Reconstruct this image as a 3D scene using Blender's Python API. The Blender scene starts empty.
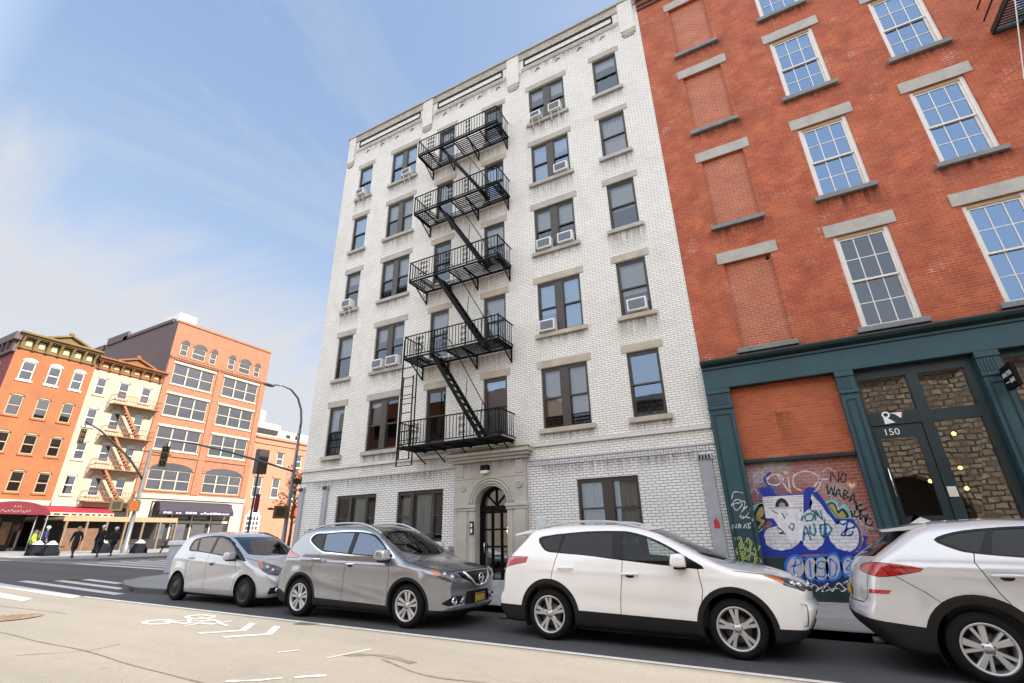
import bpy, bmesh, math, random
import numpy as np
from mathutils import Vector, Matrix
random.seed(7); rng = np.random.default_rng(5)
C = bpy.context.scene.collection
scene = bpy.context.scene
R = math.radians
SLOPE = 0.02                      # the street falls to the right
def gz(x): return -SLOPE*x

# ------------------------------------------------------------------ materials
_mats = {}
def new_mat(name):
    m = bpy.data.materials.new(name); m.use_nodes = True
    nt = m.node_tree; nt.nodes.clear()
    out = nt.nodes.new('ShaderNodeOutputMaterial')
    return m, nt, out
def N(nt, t, **kw):
    n = nt.nodes.new(t)
    for k, v in kw.items():
        if k.startswith('i_'):
            n.inputs[k[2:].replace('_', ' ')].default_value = v
        else: setattr(n, k, v)
    return n
def L(nt, a, b): nt.links.new(a, b)
def c4(c): return (c[0], c[1], c[2], 1.0)
def mul(c, f): return tuple(min(1, x*f) for x in c)
def mix(nt, fac, a, b, blend='MIX'):
    n = nt.nodes.new('ShaderNodeMix'); n.data_type = 'RGBA'; n.blend_type = blend
    for s, v in ((0, fac), (6, a), (7, b)):
        if hasattr(v, 'is_output'): L(nt, v, n.inputs[s])
        elif s == 0: n.inputs[0].default_value = v
        else: n.inputs[s].default_value = c4(v)
    return n.outputs[2]
def ramp(nt, src, a, b, lo=0.0, hi=1.0):
    n = nt.nodes.new('ShaderNodeMapRange'); n.clamp = True
    n.inputs[1].default_value = a; n.inputs[2].default_value = b
    n.inputs[3].default_value = lo; n.inputs[4].default_value = hi
    L(nt, src, n.inputs[0]); return n.outputs[0]
def noise(nt, vec, scale, detail=3, rough=.6):
    n = N(nt, 'ShaderNodeTexNoise'); n.inputs['Scale'].default_value = scale
    n.inputs['Detail'].default_value = detail; n.inputs['Roughness'].default_value = rough
    L(nt, vec, n.inputs['Vector']); return n.outputs[0]
def pm(name, col, rough=.6, metal=0, var=.12, scale=3., bump=0., bscale=60., coat=0., spec=.5, fine=.0, stretch=None):
    """principled material with two-scale procedural variation"""
    if name in _mats: return _mats[name]
    m, nt, out = new_mat(name)
    p = N(nt, 'ShaderNodeBsdfPrincipled'); L(nt, p.outputs[0], out.inputs[0])
    tc = N(nt, 'ShaderNodeTexCoord'); vec = tc.outputs['Object']
    if stretch:
        mp = N(nt, 'ShaderNodeMapping'); mp.inputs['Scale'].default_value = stretch; L(nt, vec, mp.inputs[0]); vec = mp.outputs[0]
    f = noise(nt, vec, scale, 5, .65)
    col2 = mix(nt, ramp(nt, f, .3, .7), mul(col, 1-var), mul(col, 1+var))
    if fine:
        g = noise(nt, vec, scale*18, 2)
        col2 = mix(nt, ramp(nt, g, .35, .65, 0, fine), col2, mul(col, .45))
    L(nt, col2, p.inputs['Base Color'])
    p.inputs['Metallic'].default_value = metal
    p.inputs['Specular IOR Level'].default_value = spec
    L(nt, ramp(nt, f, .3, .7, max(.02, rough*.85), min(1, rough*1.15)), p.inputs['Roughness'])
    if coat:
        p.inputs['Coat Weight'].default_value = coat; p.inputs['Coat Roughness'].default_value = .03
    if bump:
        b = N(nt, 'ShaderNodeBump'); b.inputs['Strength'].default_value = bump; b.inputs['Distance'].default_value = .01
        L(nt, noise(nt, vec, bscale, 4), b.inputs['Height']); L(nt, b.outputs[0], p.inputs['Normal'])
    _mats[name] = m; return m
def emit(name, col, s):
    m, nt, out = new_mat(name)
    e = N(nt, 'ShaderNodeEmission'); e.inputs[0].default_value = c4(col); e.inputs[1].default_value = s
    L(nt, e.outputs[0], out.inputs[0]); _mats[name] = m; return m
def glassm(name, tint=(.75, .8, .8), ior=1.7, rough=.0, boost=0., reflect_tint=(.95, .97, 1)):  # tint of the glossy layer paints colour into the reflections
    m, nt, out = new_mat(name)
    t = N(nt, 'ShaderNodeBsdfTransparent'); t.inputs[0].default_value = c4(tint)
    g = N(nt, 'ShaderNodeBsdfGlossy'); g.inputs['Roughness'].default_value = rough; g.inputs[0].default_value = c4(reflect_tint)
    tc = N(nt, 'ShaderNodeTexCoord')
    b = N(nt, 'ShaderNodeBump'); b.inputs['Strength'].default_value = .06; b.inputs['Distance'].default_value = .02
    L(nt, noise(nt, tc.outputs['Object'], 1.3, 1), b.inputs['Height']); L(nt, b.outputs[0], g.inputs['Normal'])
    f = N(nt, 'ShaderNodeFresnel'); f.inputs[0].default_value = ior
    fac = ramp(nt, f.outputs[0], 0, 1, boost, 1)
    mx = N(nt, 'ShaderNodeMixShader'); L(nt, fac, mx.inputs[0]); L(nt, t.outputs[0], mx.inputs[1]); L(nt, g.outputs[0], mx.inputs[2])
    L(nt, mx.outputs[0], out.inputs[0]); _mats[name] = m; return m
def brick(name, c1, c2, mortar, bw=.21, bh=.072, ms=.01, rough=.75, bump=.35, dirt=.35, dirtcol=(.1, .09, .08), dscale=.6,
          white=0., wcol=(.7, .66, .6), streak=0., vary=.2, coat=0., wav=.012, bdist=.012):
    m, nt, out = new_mat(name)
    p = N(nt, 'ShaderNodeBsdfPrincipled'); L(nt, p.outputs[0], out.inputs[0])
    tc = N(nt, 'ShaderNodeTexCoord'); sp = N(nt, 'ShaderNodeSeparateXYZ'); L(nt, tc.outputs['Object'], sp.inputs[0])
    ad = N(nt, 'ShaderNodeMath', operation='ADD'); L(nt, sp.outputs[0], ad.inputs[0]); L(nt, sp.outputs[1], ad.inputs[1])
    cb = N(nt, 'ShaderNodeCombineXYZ'); L(nt, ad.outputs[0], cb.inputs[0]); L(nt, sp.outputs[2], cb.inputs[1])
    # slightly wavy courses
    nz = N(nt, 'ShaderNodeTexNoise'); nz.inputs['Scale'].default_value = 2.2; L(nt, cb.outputs[0], nz.inputs[0])
    sc = N(nt, 'ShaderNodeVectorMath', operation='SCALE'); sc.inputs['Scale'].default_value = wav; L(nt, nz.outputs['Color'], sc.inputs[0])
    av = N(nt, 'ShaderNodeVectorMath', operation='ADD'); L(nt, cb.outputs[0], av.inputs[0]); L(nt, sc.outputs[0], av.inputs[1])
    b = N(nt, 'ShaderNodeTexBrick'); L(nt, av.outputs[0], b.inputs['Vector'])
    b.inputs['Scale'].default_value = 1; b.inputs['Brick Width'].default_value = bw; b.inputs['Row Height'].default_value = bh
    b.inputs['Mortar Size'].default_value = ms; b.inputs['Mortar Smooth'].default_value = .25; b.inputs['Bias'].default_value = -.1
    b.inputs['Color1'].default_value = c4(c1); b.inputs['Color2'].default_value = c4(c2); b.inputs['Mortar'].default_value = c4(mortar)
    col = b.outputs['Color']
    big = noise(nt, av.outputs[0], dscale, 6, .7)
    col = mix(nt, ramp(nt, noise(nt, av.outputs[0], 1.7, 3), .35, .7, 0, vary*1.6), col, mul(c2, .62))
    col = mix(nt, ramp(nt, big, .52, .78, 0, dirt), col, dirtcol)
    if streak:
        mp = N(nt, 'ShaderNodeMapping'); mp.inputs['Scale'].default_value = (3.2, .22, 1); L(nt, av.outputs[0], mp.inputs[0])
        col = mix(nt, ramp(nt, noise(nt, mp.outputs[0], 1., 5, .7), .55, .8, 0, streak), col, dirtcol)
    if white:
        # efflorescence / repointed patches that follow the joints
        w = noise(nt, av.outputs[0], 1.1, 4, .7)
        inv = N(nt, 'ShaderNodeMath', operation='MULTIPLY'); L(nt, ramp(nt, w, .60, .69), inv.inputs[0]); L(nt, b.outputs['Fac'], inv.inputs[1])
        col = mix(nt, inv.outputs[0], col, wcol)
        col = mix(nt, ramp(nt, w, .55, .85, 0, white), col, wcol)
    L(nt, col, p.inputs['Base Color']); p.inputs['Roughness'].default_value = rough
    if coat: p.inputs['Coat Weight'].default_value = coat; p.inputs['Coat Roughness'].default_value = .25
    bp = N(nt, 'ShaderNodeBump'); bp.inputs['Strength'].default_value = bump; bp.inputs['Distance'].default_value = bdist
    h = N(nt, 'ShaderNodeMath', operation='SUBTRACT'); h.inputs[0].default_value = 1; L(nt, b.outputs['Fac'], h.inputs[1])
    h2 = N(nt, 'ShaderNodeMath', operation='ADD'); L(nt, h.outputs[0], h2.inputs[0])
    L(nt, ramp(nt, noise(nt, av.outputs[0], 35, 3), 0, 1, 0, .5), h2.inputs[1])
    L(nt, h2.outputs[0], bp.inputs['Height']); L(nt, bp.outputs[0], p.inputs['Normal'])
    _mats[name] = m; return m

# ------------------------------------------------------------------ mesh builder
class MB:
    def __init__(s): s.v = []; s.f = []; s.m = []; s.s = []
    def add(s, vs, fs, mi=0, smooth=False):
        o = len(s.v); s.v += [tuple(map(float, v)) for v in vs]
        for f in fs:
            s.f.append(tuple(i+o for i in f)); s.m.append(mi); s.s.append(smooth)
        return s
    def quad(s, a, b, c, d, mi=0): return s.add([a, b, c, d], [(0, 1, 2, 3)], mi)
    def poly(s, pts, mi=0): return s.add(pts, [tuple(range(len(pts)))], mi)
    def box(s, x0, x1, y0, y1, z0, z1, mi=0):
        return s.hexa([(x0, y0, z0), (x1, y0, z0), (x1, y1, z0), (x0, y1, z0), (x0, y0, z1), (x1, y0, z1), (x1, y1, z1), (x0, y1, z1)], mi)
    def hexa(s, p, mi=0):
        return s.add(p, [(0, 3, 2, 1), (4, 5, 6, 7), (0, 1, 5, 4), (1, 2, 6, 5), (2, 3, 7, 6), (3, 0, 4, 7)], mi)
    def bbox(s, x0, x1, y0, y1, z0, z1, r=.01, mi=0):
        """box with chamfered vertical and horizontal edges"""
        bm = bmesh.new(); bmesh.ops.create_cube(bm, size=1)
        for v in bm.verts: v.co = Vector(((x0+x1)/2+v.co.x*(x1-x0), (y0+y1)/2+v.co.y*(y1-y0), (z0+z1)/2+v.co.z*(z1-z0)))
        bmesh.ops.bevel(bm, geom=bm.edges[:], offset=r, segments=2, profile=.6, affect='EDGES')
        s.bm(bm, mi); return s
    def bm(s, bm, mi=0, smooth=False):
        bm.verts.ensure_lookup_table(); bm.verts.index_update()
        s.add([v.co[:] for v in bm.verts], [tuple(v.index for v in f.verts) for f in bm.faces], mi, smooth); bm.free()
    def bar(s, a, b, w, h=None, mi=0, up=(0, 0, 1)):
        """square bar from a to b"""
        h = h or w; a = Vector(a); b = Vector(b); d = (b-a).normalized(); u = Vector(up)
        if abs(d.dot(u)) > .98: u = Vector((0, 1, 0))
        r = d.cross(u).normalized()*w/2; t = r.cross(d).normalized()*h/2
        return s.hexa([a-r-t, a+r-t, b+r-t, b-r-t, a-r+t, a+r+t, b+r+t, b-r+t], mi)
    def tube(s, pts, r, n=8, mi=0, cap=True):
        pts = [Vector(p) for p in pts]; k = len(pts); rs = r if isinstance(r, (list, tuple)) else [r]*k
        d0 = (pts[1]-pts[0]).normalized(); u = Vector((0, 0, 1)) if abs(d0.z) < .9 else Vector((1, 0, 0))
        vs = []; 
        for i, p in enumerate(pts):
            d = (pts[min(i+1, k-1)]-pts[max(i-1, 0)]).normalized()
            u = (u-d*u.dot(d)); u = u.normalized() if u.length > 1e-5 else d.orthogonal().normalized()
            w = d.cross(u)
            vs += [p+(u*math.cos(2*math.pi*j/n)+w*math.sin(2*math.pi*j/n))*rs[i] for j in range(n)]
        fs = [(i*n+j, i*n+(j+1) % n, (i+1)*n+(j+1) % n, (i+1)*n+j) for i in range(k-1) for j in range(n)]
        if cap: fs += [tuple(range(n-1, -1, -1)), tuple((k-1)*n+j for j in range(n))]
        return s.add(vs, fs, mi, True)
    def lathe(s, prof, c, axis='z', n=20, mi=0, smooth=True):
        """prof: (radius, height)"""
        vs = []; k = len(prof)
        for r, h in prof:
            for j in range(n):
                a = 2*math.pi*j/n; x, y = r*math.cos(a), r*math.sin(a)
                vs.append({'z': (c[0]+x, c[1]+y, c[2]+h), 'y': (c[0]+x, c[1]+h, c[2]+y), 'x': (c[0]+h, c[1]+x, c[2]+y)}[axis])
        fs = [(i*n+j, i*n+(j+1) % n, (i+1)*n+(j+1) % n, (i+1)*n+j) for i in range(k-1) for j in range(n)]
        return s.add(vs, fs, mi, smooth)
    def prism(s, pts, d0, d1, axis='y', mi=0):
        """2D outline extruded along an axis; outline given in the two other axes"""
        def P(a, b, d): return {'y': (a, d, b), 'x': (d, a, b), 'z': (a, b, d)}[axis]
        n = len(pts)
        vs = [P(a, b, d0) for a, b in pts]+[P(a, b, d1) for a, b in pts]
        fs = [tuple(range(n-1, -1, -1)), tuple(range(n, 2*n))]+[(i, (i+1) % n, n+(i+1) % n, n+i) for i in range(n)]
        return s.add(vs, fs, mi)
    def sphere(s, c, r, n=12, m=8, mi=0, sc=(1, 1, 1)):
        vs = []; fs = []
        for i in range(m+1):
            t = math.pi*i/m
            for j in range(n):
                a = 2*math.pi*j/n
                vs.append((c[0]+r*sc[0]*math.sin(t)*math.cos(a), c[1]+r*sc[1]*math.sin(t)*math.sin(a), c[2]+r*sc[2]*math.cos(t)))
        for i in range(m):
            for j in range(n): fs.append((i*n+j, i*n+(j+1) % n, (i+1)*n+(j+1) % n, (i+1)*n+j))
        return s.add(vs, fs, mi, True)
    def build(s, name, mats, parent=None, recalc=True, weld=False):
        me = bpy.data.meshes.new(name)
        off = Vector((0, 0, 0))
        p = parent
        while p is not None: off += Vector(p.location); p = p.parent
        me.from_pydata([(v[0]-off.x, v[1]-off.y, v[2]-off.z) for v in s.v], [], s.f)
        if not isinstance(mats, (list, tuple)): mats = [mats]
        for m in mats: me.materials.append(m)
        me.polygons.foreach_set('material_index', s.m); me.polygons.foreach_set('use_smooth', s.s)
        if recalc:
            bm = bmesh.new(); bm.from_mesh(me)
            if weld: bmesh.ops.remove_doubles(bm, verts=bm.verts, dist=1e-4)
            bmesh.ops.recalc_face_normals(bm, faces=bm.faces); bm.to_mesh(me); bm.free()
        me.update()
        o = bpy.data.objects.new(name, me); C.objects.link(o)
        if parent is not None: o.parent = parent
        return o

def tag(o, label=None, cat=None, group=None, kind=None):
    if label: o['label'] = label
    if cat: o['category'] = cat
    if group: o['group'] = group
    if kind: o['kind'] = kind
    return o
def thing(name, label, cat, loc=(0, 0, 0), group=None):
    o = bpy.data.objects.new(name, None); C.objects.link(o); o.location = loc; o.empty_display_size = .2
    return tag(o, label, cat, group)
def kids(o): return [c for c in bpy.data.objects if c.parent == o]
def copy_tree(o, parent=None):
    c = o.copy(); C.objects.link(c)
    if parent is not None: c.parent = parent
    for ch in kids(o): copy_tree(ch, c)
    return c
def rect_hole_wall(mb, us, zs, holes, P, mi=0):
    """sheet with rectangular openings. holes: (u0,u1,z0,z1). P(u,z,d)->point, d = depth behind face"""
    U = sorted(set(us) | {h[0] for h in holes} | {h[1] for h in holes}); Z = sorted(set(zs) | {h[2] for h in holes} | {h[3] for h in holes})
    U = [u for u in U if us[0] <= u <= us[-1]]; Z = [z for z in Z if zs[0] <= z <= zs[-1]]
    for i in range(len(U)-1):
        k = 0
        while k < len(Z)-1:
            um = (U[i]+U[i+1])/2
            inside = lambda kk: any(h[0] < um < h[1] and h[2] < (Z[kk]+Z[kk+1])/2 < h[3] for h in holes)
            if inside(k): k += 1; continue
            e = k
            while e+1 < len(Z)-1 and not inside(e+1): e += 1
            mb.quad(P(U[i], Z[k], 0), P(U[i+1], Z[k], 0), P(U[i+1], Z[e+1], 0), P(U[i], Z[e+1], 0), mi)
            k = e+1
def reveals(mb, h, P, d, mi=0):
    u0, u1, z0, z1 = h
    for a, b in (((u0, z0), (u1, z0)), ((u1, z0), (u1, z1)), ((u1, z1), (u0, z1)), ((u0, z1), (u0, z0))):
        mb.quad(P(*a, 0), P(*b, 0), P(*b, d), P(*a, d), mi)

def text_mb(mb, txt, size, fn, mi=0, bold=0.0):
    """flat lettering from Blender's own font, mapped by fn(u,v)->point"""
    cu = bpy.data.curves.new('lettering', 'FONT'); cu.body = txt; cu.size = size; cu.offset = bold; cu.resolution_u = 3
    ob = bpy.data.objects.new('lettering', cu); C.objects.link(ob)
    bpy.context.view_layer.update()
    me = ob.evaluated_get(bpy.context.evaluated_depsgraph_get()).to_mesh()
    vs = [v.co[:] for v in me.vertices]; fs = [tuple(p.vertices) for p in me.polygons]
    w = max([v[0] for v in vs] or [0])
    mb.add([fn(v[0], v[1]) for v in vs], fs, mi)
    bpy.data.objects.remove(ob); bpy.data.curves.remove(cu)
    return w
# ------------------------------------------------------------------ camera, sun, sky
def make_camera():
    f = 475.53; yaw, pitch, roll = R(27.446), R(22.336), R(-1.230)
    sy, cy, sp, cp = math.sin(yaw), math.cos(yaw), math.sin(pitch), math.cos(pitch)
    fwd = Vector((-sy*cp, cy*cp, sp)); right = Vector((cy, sy, 0)); up = right.cross(fwd)
    r = right*math.cos(roll)+up*math.sin(roll); u = up*math.cos(roll)-right*math.sin(roll)
    cam = bpy.data.cameras.new('camera'); o = bpy.data.objects.new('camera', cam); C.objects.link(o)
    M = Matrix((r, u, -fwd)).transposed().to_4x4(); M.translation = (0, 0, 1.53); o.matrix_world = M
    cam.sensor_width = 36; cam.lens = f/1024*36; cam.clip_start = .1; cam.clip_end = 3000
    scene.camera = o
make_camera()
SUN_EL, SUN_AZ = R(38), R(12.5)          # azimuth measured from +x towards +y
sd = Vector((math.cos(SUN_EL)*math.cos(SUN_AZ), math.cos(SUN_EL)*math.sin(SUN_AZ), math.sin(SUN_EL)))
ld = bpy.data.lights.new('sun', 'SUN'); ld.energy = 2.3; ld.angle = R(.53); ld.color = (1, .93, .82)
lo = bpy.data.objects.new('sun', ld); C.objects.link(lo); lo.rotation_euler = (-sd).to_track_quat('-Z', 'Y').to_euler(); lo.location = (30, 20, 40)

w = bpy.data.worlds.new('World'); scene.world = w; w.use_nodes = True
nt = w.node_tree; nt.nodes.clear()
wo = nt.nodes.new('ShaderNodeOutputWorld'); bg = nt.nodes.new('ShaderNodeBackground'); L(nt, bg.outputs[0], wo.inputs[0])
sky = nt.nodes.new('ShaderNodeTexSky'); sky.sky_type = 'NISHITA'; sky.sun_disc = False
sky.sun_elevation = SUN_EL; sky.sun_rotation = math.pi/2-SUN_AZ; sky.air_density = 1.0; sky.dust_density = 1.6; sky.ozone_density = 1.0
tc = nt.nodes.new('ShaderNodeTexCoord')
sep = N(nt, 'ShaderNodeSeparateXYZ'); L(nt, tc.outputs['Generated'], sep.inputs[0])
# clouds: high thin veils, laid out on a flat layer above the street
dv = N(nt, 'ShaderNodeMath', operation='ADD'); L(nt, sep.outputs[2], dv.inputs[0]); dv.inputs[1].default_value = .12
px = N(nt, 'ShaderNodeMath', operation='DIVIDE'); L(nt, sep.outputs[0], px.inputs[0]); L(nt, dv.outputs[0], px.inputs[1])
py = N(nt, 'ShaderNodeMath', operation='DIVIDE'); L(nt, sep.outputs[1], py.inputs[0]); L(nt, dv.outputs[0], py.inputs[1])
cv = N(nt, 'ShaderNodeCombineXYZ'); L(nt, px.outputs[0], cv.inputs[0]); L(nt, py.outputs[0], cv.inputs[1])
mp = N(nt, 'ShaderNodeMapping'); mp.inputs['Rotation'].default_value = (0, 0, R(35)); mp.inputs['Scale'].default_value = (.75, 1.9, 1); mp.inputs['Location'].default_value = (2.1, .9, 0)
L(nt, cv.outputs[0], mp.inputs[0])
wv = N(nt, 'ShaderNodeTexNoise'); wv.inputs['Scale'].default_value = 1.1; wv.inputs['Detail'].default_value = 7; wv.inputs['Roughness'].default_value = .58; wv.inputs['Distortion'].default_value = .6
L(nt, mp.outputs[0], wv.inputs['Vector'])
low = ramp(nt, sep.outputs[2], .12, .62, 1, 0)
thr = N(nt, 'ShaderNodeMath', operation='MULTIPLY_ADD'); L(nt, low, thr.inputs[0]); thr.inputs[1].default_value = .20; L(nt, wv.outputs[0], thr.inputs[2])
lf = N(nt, 'ShaderNodeMath', operation='MULTIPLY'); lf.inputs[1].default_value = -1; L(nt, sep.outputs[0], lf.inputs[0])
lm_ = N(nt, 'ShaderNodeMath', operation='MULTIPLY'); L(nt, ramp(nt, lf.outputs[0], .62, .92, 0, .42), lm_.inputs[0]); L(nt, ramp(nt, sep.outputs[2], .18, .60, 1, 0), lm_.inputs[1])
th2 = N(nt, 'ShaderNodeMath', operation='ADD'); L(nt, thr.outputs[0], th2.inputs[0]); L(nt, lm_.outputs[0], th2.inputs[1])
cl = ramp(nt, th2.outputs[0], .52, .78, 0, 1)
pw = N(nt, 'ShaderNodeMath', operation='POWER'); L(nt, cl, pw.inputs[0]); pw.inputs[1].default_value = 1.2
va = N(nt, 'ShaderNodeVectorMath', operation='ADD'); L(nt, sky.outputs[0], va.inputs[0]); va.inputs[1].default_value = (1.7, 1.7, 1.7)
vd = N(nt, 'ShaderNodeVectorMath', operation='DIVIDE'); L(nt, sky.outputs[0], vd.inputs[0]); L(nt, va.outputs[0], vd.inputs[1])
vs_ = N(nt, 'ShaderNodeVectorMath', operation='SCALE'); L(nt, vd.outputs[0], vs_.inputs[0]); vs_.inputs['Scale'].default_value = 2.32
hs = N(nt, 'ShaderNodeHueSaturation'); hs.inputs['Saturation'].default_value = 1.28; L(nt, vs_.outputs[0], hs.inputs['Color'])
skyt = mix(nt, 1.0, hs.outputs[0], (.98, .92, .98), 'MULTIPLY')
mpw = N(nt, 'ShaderNodeMapping'); mpw.inputs['Rotation'].default_value = (0, 0, R(62)); mpw.inputs['Scale'].default_value = (2.2, .75, 1); L(nt, cv.outputs[0], mpw.inputs[0])
wis = N(nt, 'ShaderNodeTexNoise'); wis.inputs['Scale'].default_value = 1.0; wis.inputs['Detail'].default_value = 9; wis.inputs['Roughness'].default_value = .66; wis.inputs['Distortion'].default_value = 1.2; L(nt, mpw.outputs[0], wis.inputs['Vector'])
w2_ = N(nt, 'ShaderNodeMath', operation='MULTIPLY'); L(nt, ramp(nt, wis.outputs[0], .48, .74), w2_.inputs[0]); L(nt, ramp(nt, noise(nt, cv.outputs[0], .9, 2), .44, .64, 0, .5), w2_.inputs[1])
pmx = N(nt, 'ShaderNodeMath', operation='MAXIMUM'); L(nt, pw.outputs[0], pmx.inputs[0]); L(nt, w2_.outputs[0], pmx.inputs[1])
skyg = mix(nt, ramp(nt, pmx.outputs[0], 0, 1, 0, .9), skyt, (1.24, 1.28, 1.36))
# added fill: an unseen bright veil behind the viewer lights the shaded fronts
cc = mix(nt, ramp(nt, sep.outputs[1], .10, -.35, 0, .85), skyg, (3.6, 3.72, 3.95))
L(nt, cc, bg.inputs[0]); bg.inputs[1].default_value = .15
scene.view_settings.view_transform = 'Standard'; scene.view_settings.look = 'None'
scene.view_settings.exposure = 1.98; scene.view_settings.gamma = 1
scene.cycles.max_bounces = 8; scene.cycles.transparent_max_bounces = 16; scene.cycles.caustics_reflective = False; scene.cycles.caustics_refractive = False

# ------------------------------------------------------------------ shared materials
M_white = brick('white_painted_brick', (.87, .85, .80), (.78, .76, .71), (.36, .34, .31), bh=.068, bw=.205, ms=.0085, dirt=.42, dirtcol=(.46, .40, .33), streak=.34, bump=.5, vary=.12)
M_whitelow = brick('white_glazed_brick', (.86, .845, .82), (.78, .765, .745), (.25, .24, .235), bh=.071, bw=.205, ms=.0095, dirt=.3, dirtcol=(.34, .32, .3), rough=.35, bump=.5, vary=.10)
M_whitedirty = brick('weathered_white_brick', (.66, .62, .55), (.5, .45, .38), (.16, .13, .11), bh=.075, ms=.012, dirt=.6, dirtcol=(.23, .16, .12), dscale=1.6, bump=.7, vary=.4)
M_common = brick('common_brick', (.30, .13, .08), (.24, .10, .065), (.3, .27, .23), dirt=.3)
M_red = brick('red_brick', (.53, .105, .032), (.38, .062, .022), (.42, .22, .13), bw=.205, bh=.070, ms=.0075, dirt=.6, dirtcol=(.20, .062, .036), dscale=.6, white=.03, wcol=(.62, .5, .42), bump=.5, vary=.42, streak=.3)
M_redpatch = brick('pink_infill_brick', (.50, .13, .055), (.40, .09, .04), (.47, .28, .20), bw=.205, bh=.070, ms=.010, dirt=.25, white=.22, wcol=(.56, .34, .25), bump=.45)
M_redbay = brick('orange_infill_brick', (.52, .115, .035), (.42, .08, .025), (.38, .18, .10), bw=.205, bh=.075, ms=.0085, dirt=.3, dirtcol=(.2, .07, .05), bump=.45, vary=.2)
M_tan = pm('tan_stone', (.49, .43, .35), .8, var=.2, scale=2.5, bump=.3, fine=.25)
M_grey = pm('grey_stone', (.43, .41, .37), .8, var=.18, scale=2.5, bump=.3, fine=.25)
M_portal = pm('limestone', (.47, .44, .38), .8, var=.2, scale=1.3, bump=.35, bscale=30, fine=.22)
M_moss = pm('mossy_stone', (.14, .13, .06), .9, var=.5, scale=6, bump=.6)
M_belt = pm('belt_stone', (.62, .58, .55), .7, var=.1, scale=2, bump=.2)
M_frame = pm('bronze_window_frame', (.045, .036, .028), .42, var=.2, scale=3)
M_black = pm('black_iron', (.005, .005, .0055), .6, var=.4, scale=8, bump=.2, bscale=120, spec=.15)
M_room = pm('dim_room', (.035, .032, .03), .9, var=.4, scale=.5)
M_blind = pm('white_blind', (.70, .69, .66), .7, var=.06)
M_curtain = pm('pale_curtain', (.74, .72, .68), .8, var=.15, scale=2, stretch=(14, 1, .4))
M_glass = glassm('window_glass', (.80, .84, .86), 1.75, boost=.03, reflect_tint=(.75, .86, 1))
M_glassb = glassm('sky_tinted_glass', (.72, .78, .82), 1.9, boost=.13, reflect_tint=(.55, .74, 1))  # blue of the mirrored sky put into the glossy tint
M_glassr = glassm('deep_sky_tinted_glass', (.5, .56, .62), 2.1, boost=.16, reflect_tint=(.42, .64, 1))  # deeper sky blue painted into the reflection colour
M_glassd = glassm('shop_glass', (.8, .82, .82), 2.3, boost=.22)
M_whitewood = pm('white_painted_wood', (.74, .71, .66), .5, var=.08, scale=4, fine=.1)
M_green = pm('dark_teal_paint', (.018, .064, .080), .5, var=.22, scale=1.6, bump=.12, bscale=18, fine=.15)
M_greendark = pm('blackish_green_paint', (.010, .024, .027), .45, var=.3, scale=2, fine=.1)
M_acwhite = pm('air_conditioner_plastic', (.72, .71, .68), .45, var=.08, scale=6)
M_acgrille = pm('air_conditioner_grille', (.16, .19, .23), .5, var=.3, scale=30)
M_pilgrey = pm('grey_painted_iron', (.36, .37, .40), .5, var=.2, scale=2, fine=.3)
M_chrome = pm('chrome', (.8, .8, .8), .12, 1, var=.03)
M_warm = emit('warm_lamp', (1, .50, .14), 2.2)

# ------------------------------------------------------------------ the white brick building
FY = 13.0
WX0, WX1, WTOP = -16.0, -1.09, 20.78
wb = thing('white_brick_building', 'six storey white brick apartment building with black fire escape and arched stone doorway', 'building', (-8.5, FY, .17))
colsx = {'A': (-14.96, -14.14), 'B': (-12.90, -11.44), 'C': (-10.20, -9.36), 'D': (-5.75, -4.23), 'E': (-3.03, -2.11), 'F': (-7.86, -6.97)}
tops = {2: 6.40, 3: 9.43, 4: 12.47, 5: 15.48, 6: 18.44}
bots = {2: 4.49, 3: 7.56, 4: 10.65, 5: 13.66, 6: 16.63}
def PW(u, z, d): return (u, FY+d, z)
openings = {(c, r): (colsx[c][0], colsx[c][1], bots[r], tops[r]) for c in colsx for r in tops}
ground_open = {'A': (-14.02, -12.14, 1.44, 3.02), 'B': (-11.21, -9.34, 1.44, 3.0), 'D': (-4.81, -3.10, 1.44, 2.98)}
mb = MB()
up = list(openings.values()); lowh = list(ground_open.values())+[(-8.25, -6.8, .1, 3.2)]
rect_hole_wall(mb, [WX0, WX1], [3.6, WTOP], up, PW, 0)
rect_hole_wall(mb, [WX0, WX1], [-.3, 3.6], lowh, PW, 1)
for h in up: reveals(mb, h, PW, .16, 0)
for h in lowh: reveals(mb, h, PW, .16, 1)
mb.quad((WX0, FY, -.3), (WX0, FY+22, -.3), (WX0, FY+22, WTOP), (WX0, FY, WTOP), 2)
mb.quad((WX1, FY+.0, 20), (WX1, FY+22, 20), (WX1, FY+22, WTOP), (WX1, FY, WTOP), 2)
mb.quad((WX0, FY+22, -.3), (WX1, FY+22, -.3), (WX1, FY+22, WTOP), (WX0, FY+22, WTOP), 2)
mb.quad((WX0, FY, WTOP-.6), (WX1, FY, WTOP-.6), (WX1, FY+22, WTOP-.6), (WX0, FY+22, WTOP-.6), 3)
for (a, b, c, d) in ((WX0+.35, WX1, FY+.35, FY+.35),): mb.quad((a, c, WTOP-.6), (b, c, WTOP-.6), (b, c, WTOP), (a, c, WTOP), 0)
mb.quad((WX0, FY, WTOP), (WX1, FY, WTOP), (WX1, FY+.35, WTOP), (WX0, FY+.35, WTOP), 3)
mb.build('wall', [M_white, M_whitelow, M_common, M_grey], wb, recalc=False)
MB().quad((WX0+.1, FY+1.7, 0), (WX1-.1, FY+1.7, 0), (WX1-.1, FY+1.7, 20), (WX0+.1, FY+1.7, 20)).build('interior_wall', M_room, wb)
fl = MB()
for z in (.2, 3.75, 6.85, 9.9, 12.95, 15.95, 18.95): fl.box(WX0+.1, WX1-.1, FY+.3, FY+1.69, z, z+.2)
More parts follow.
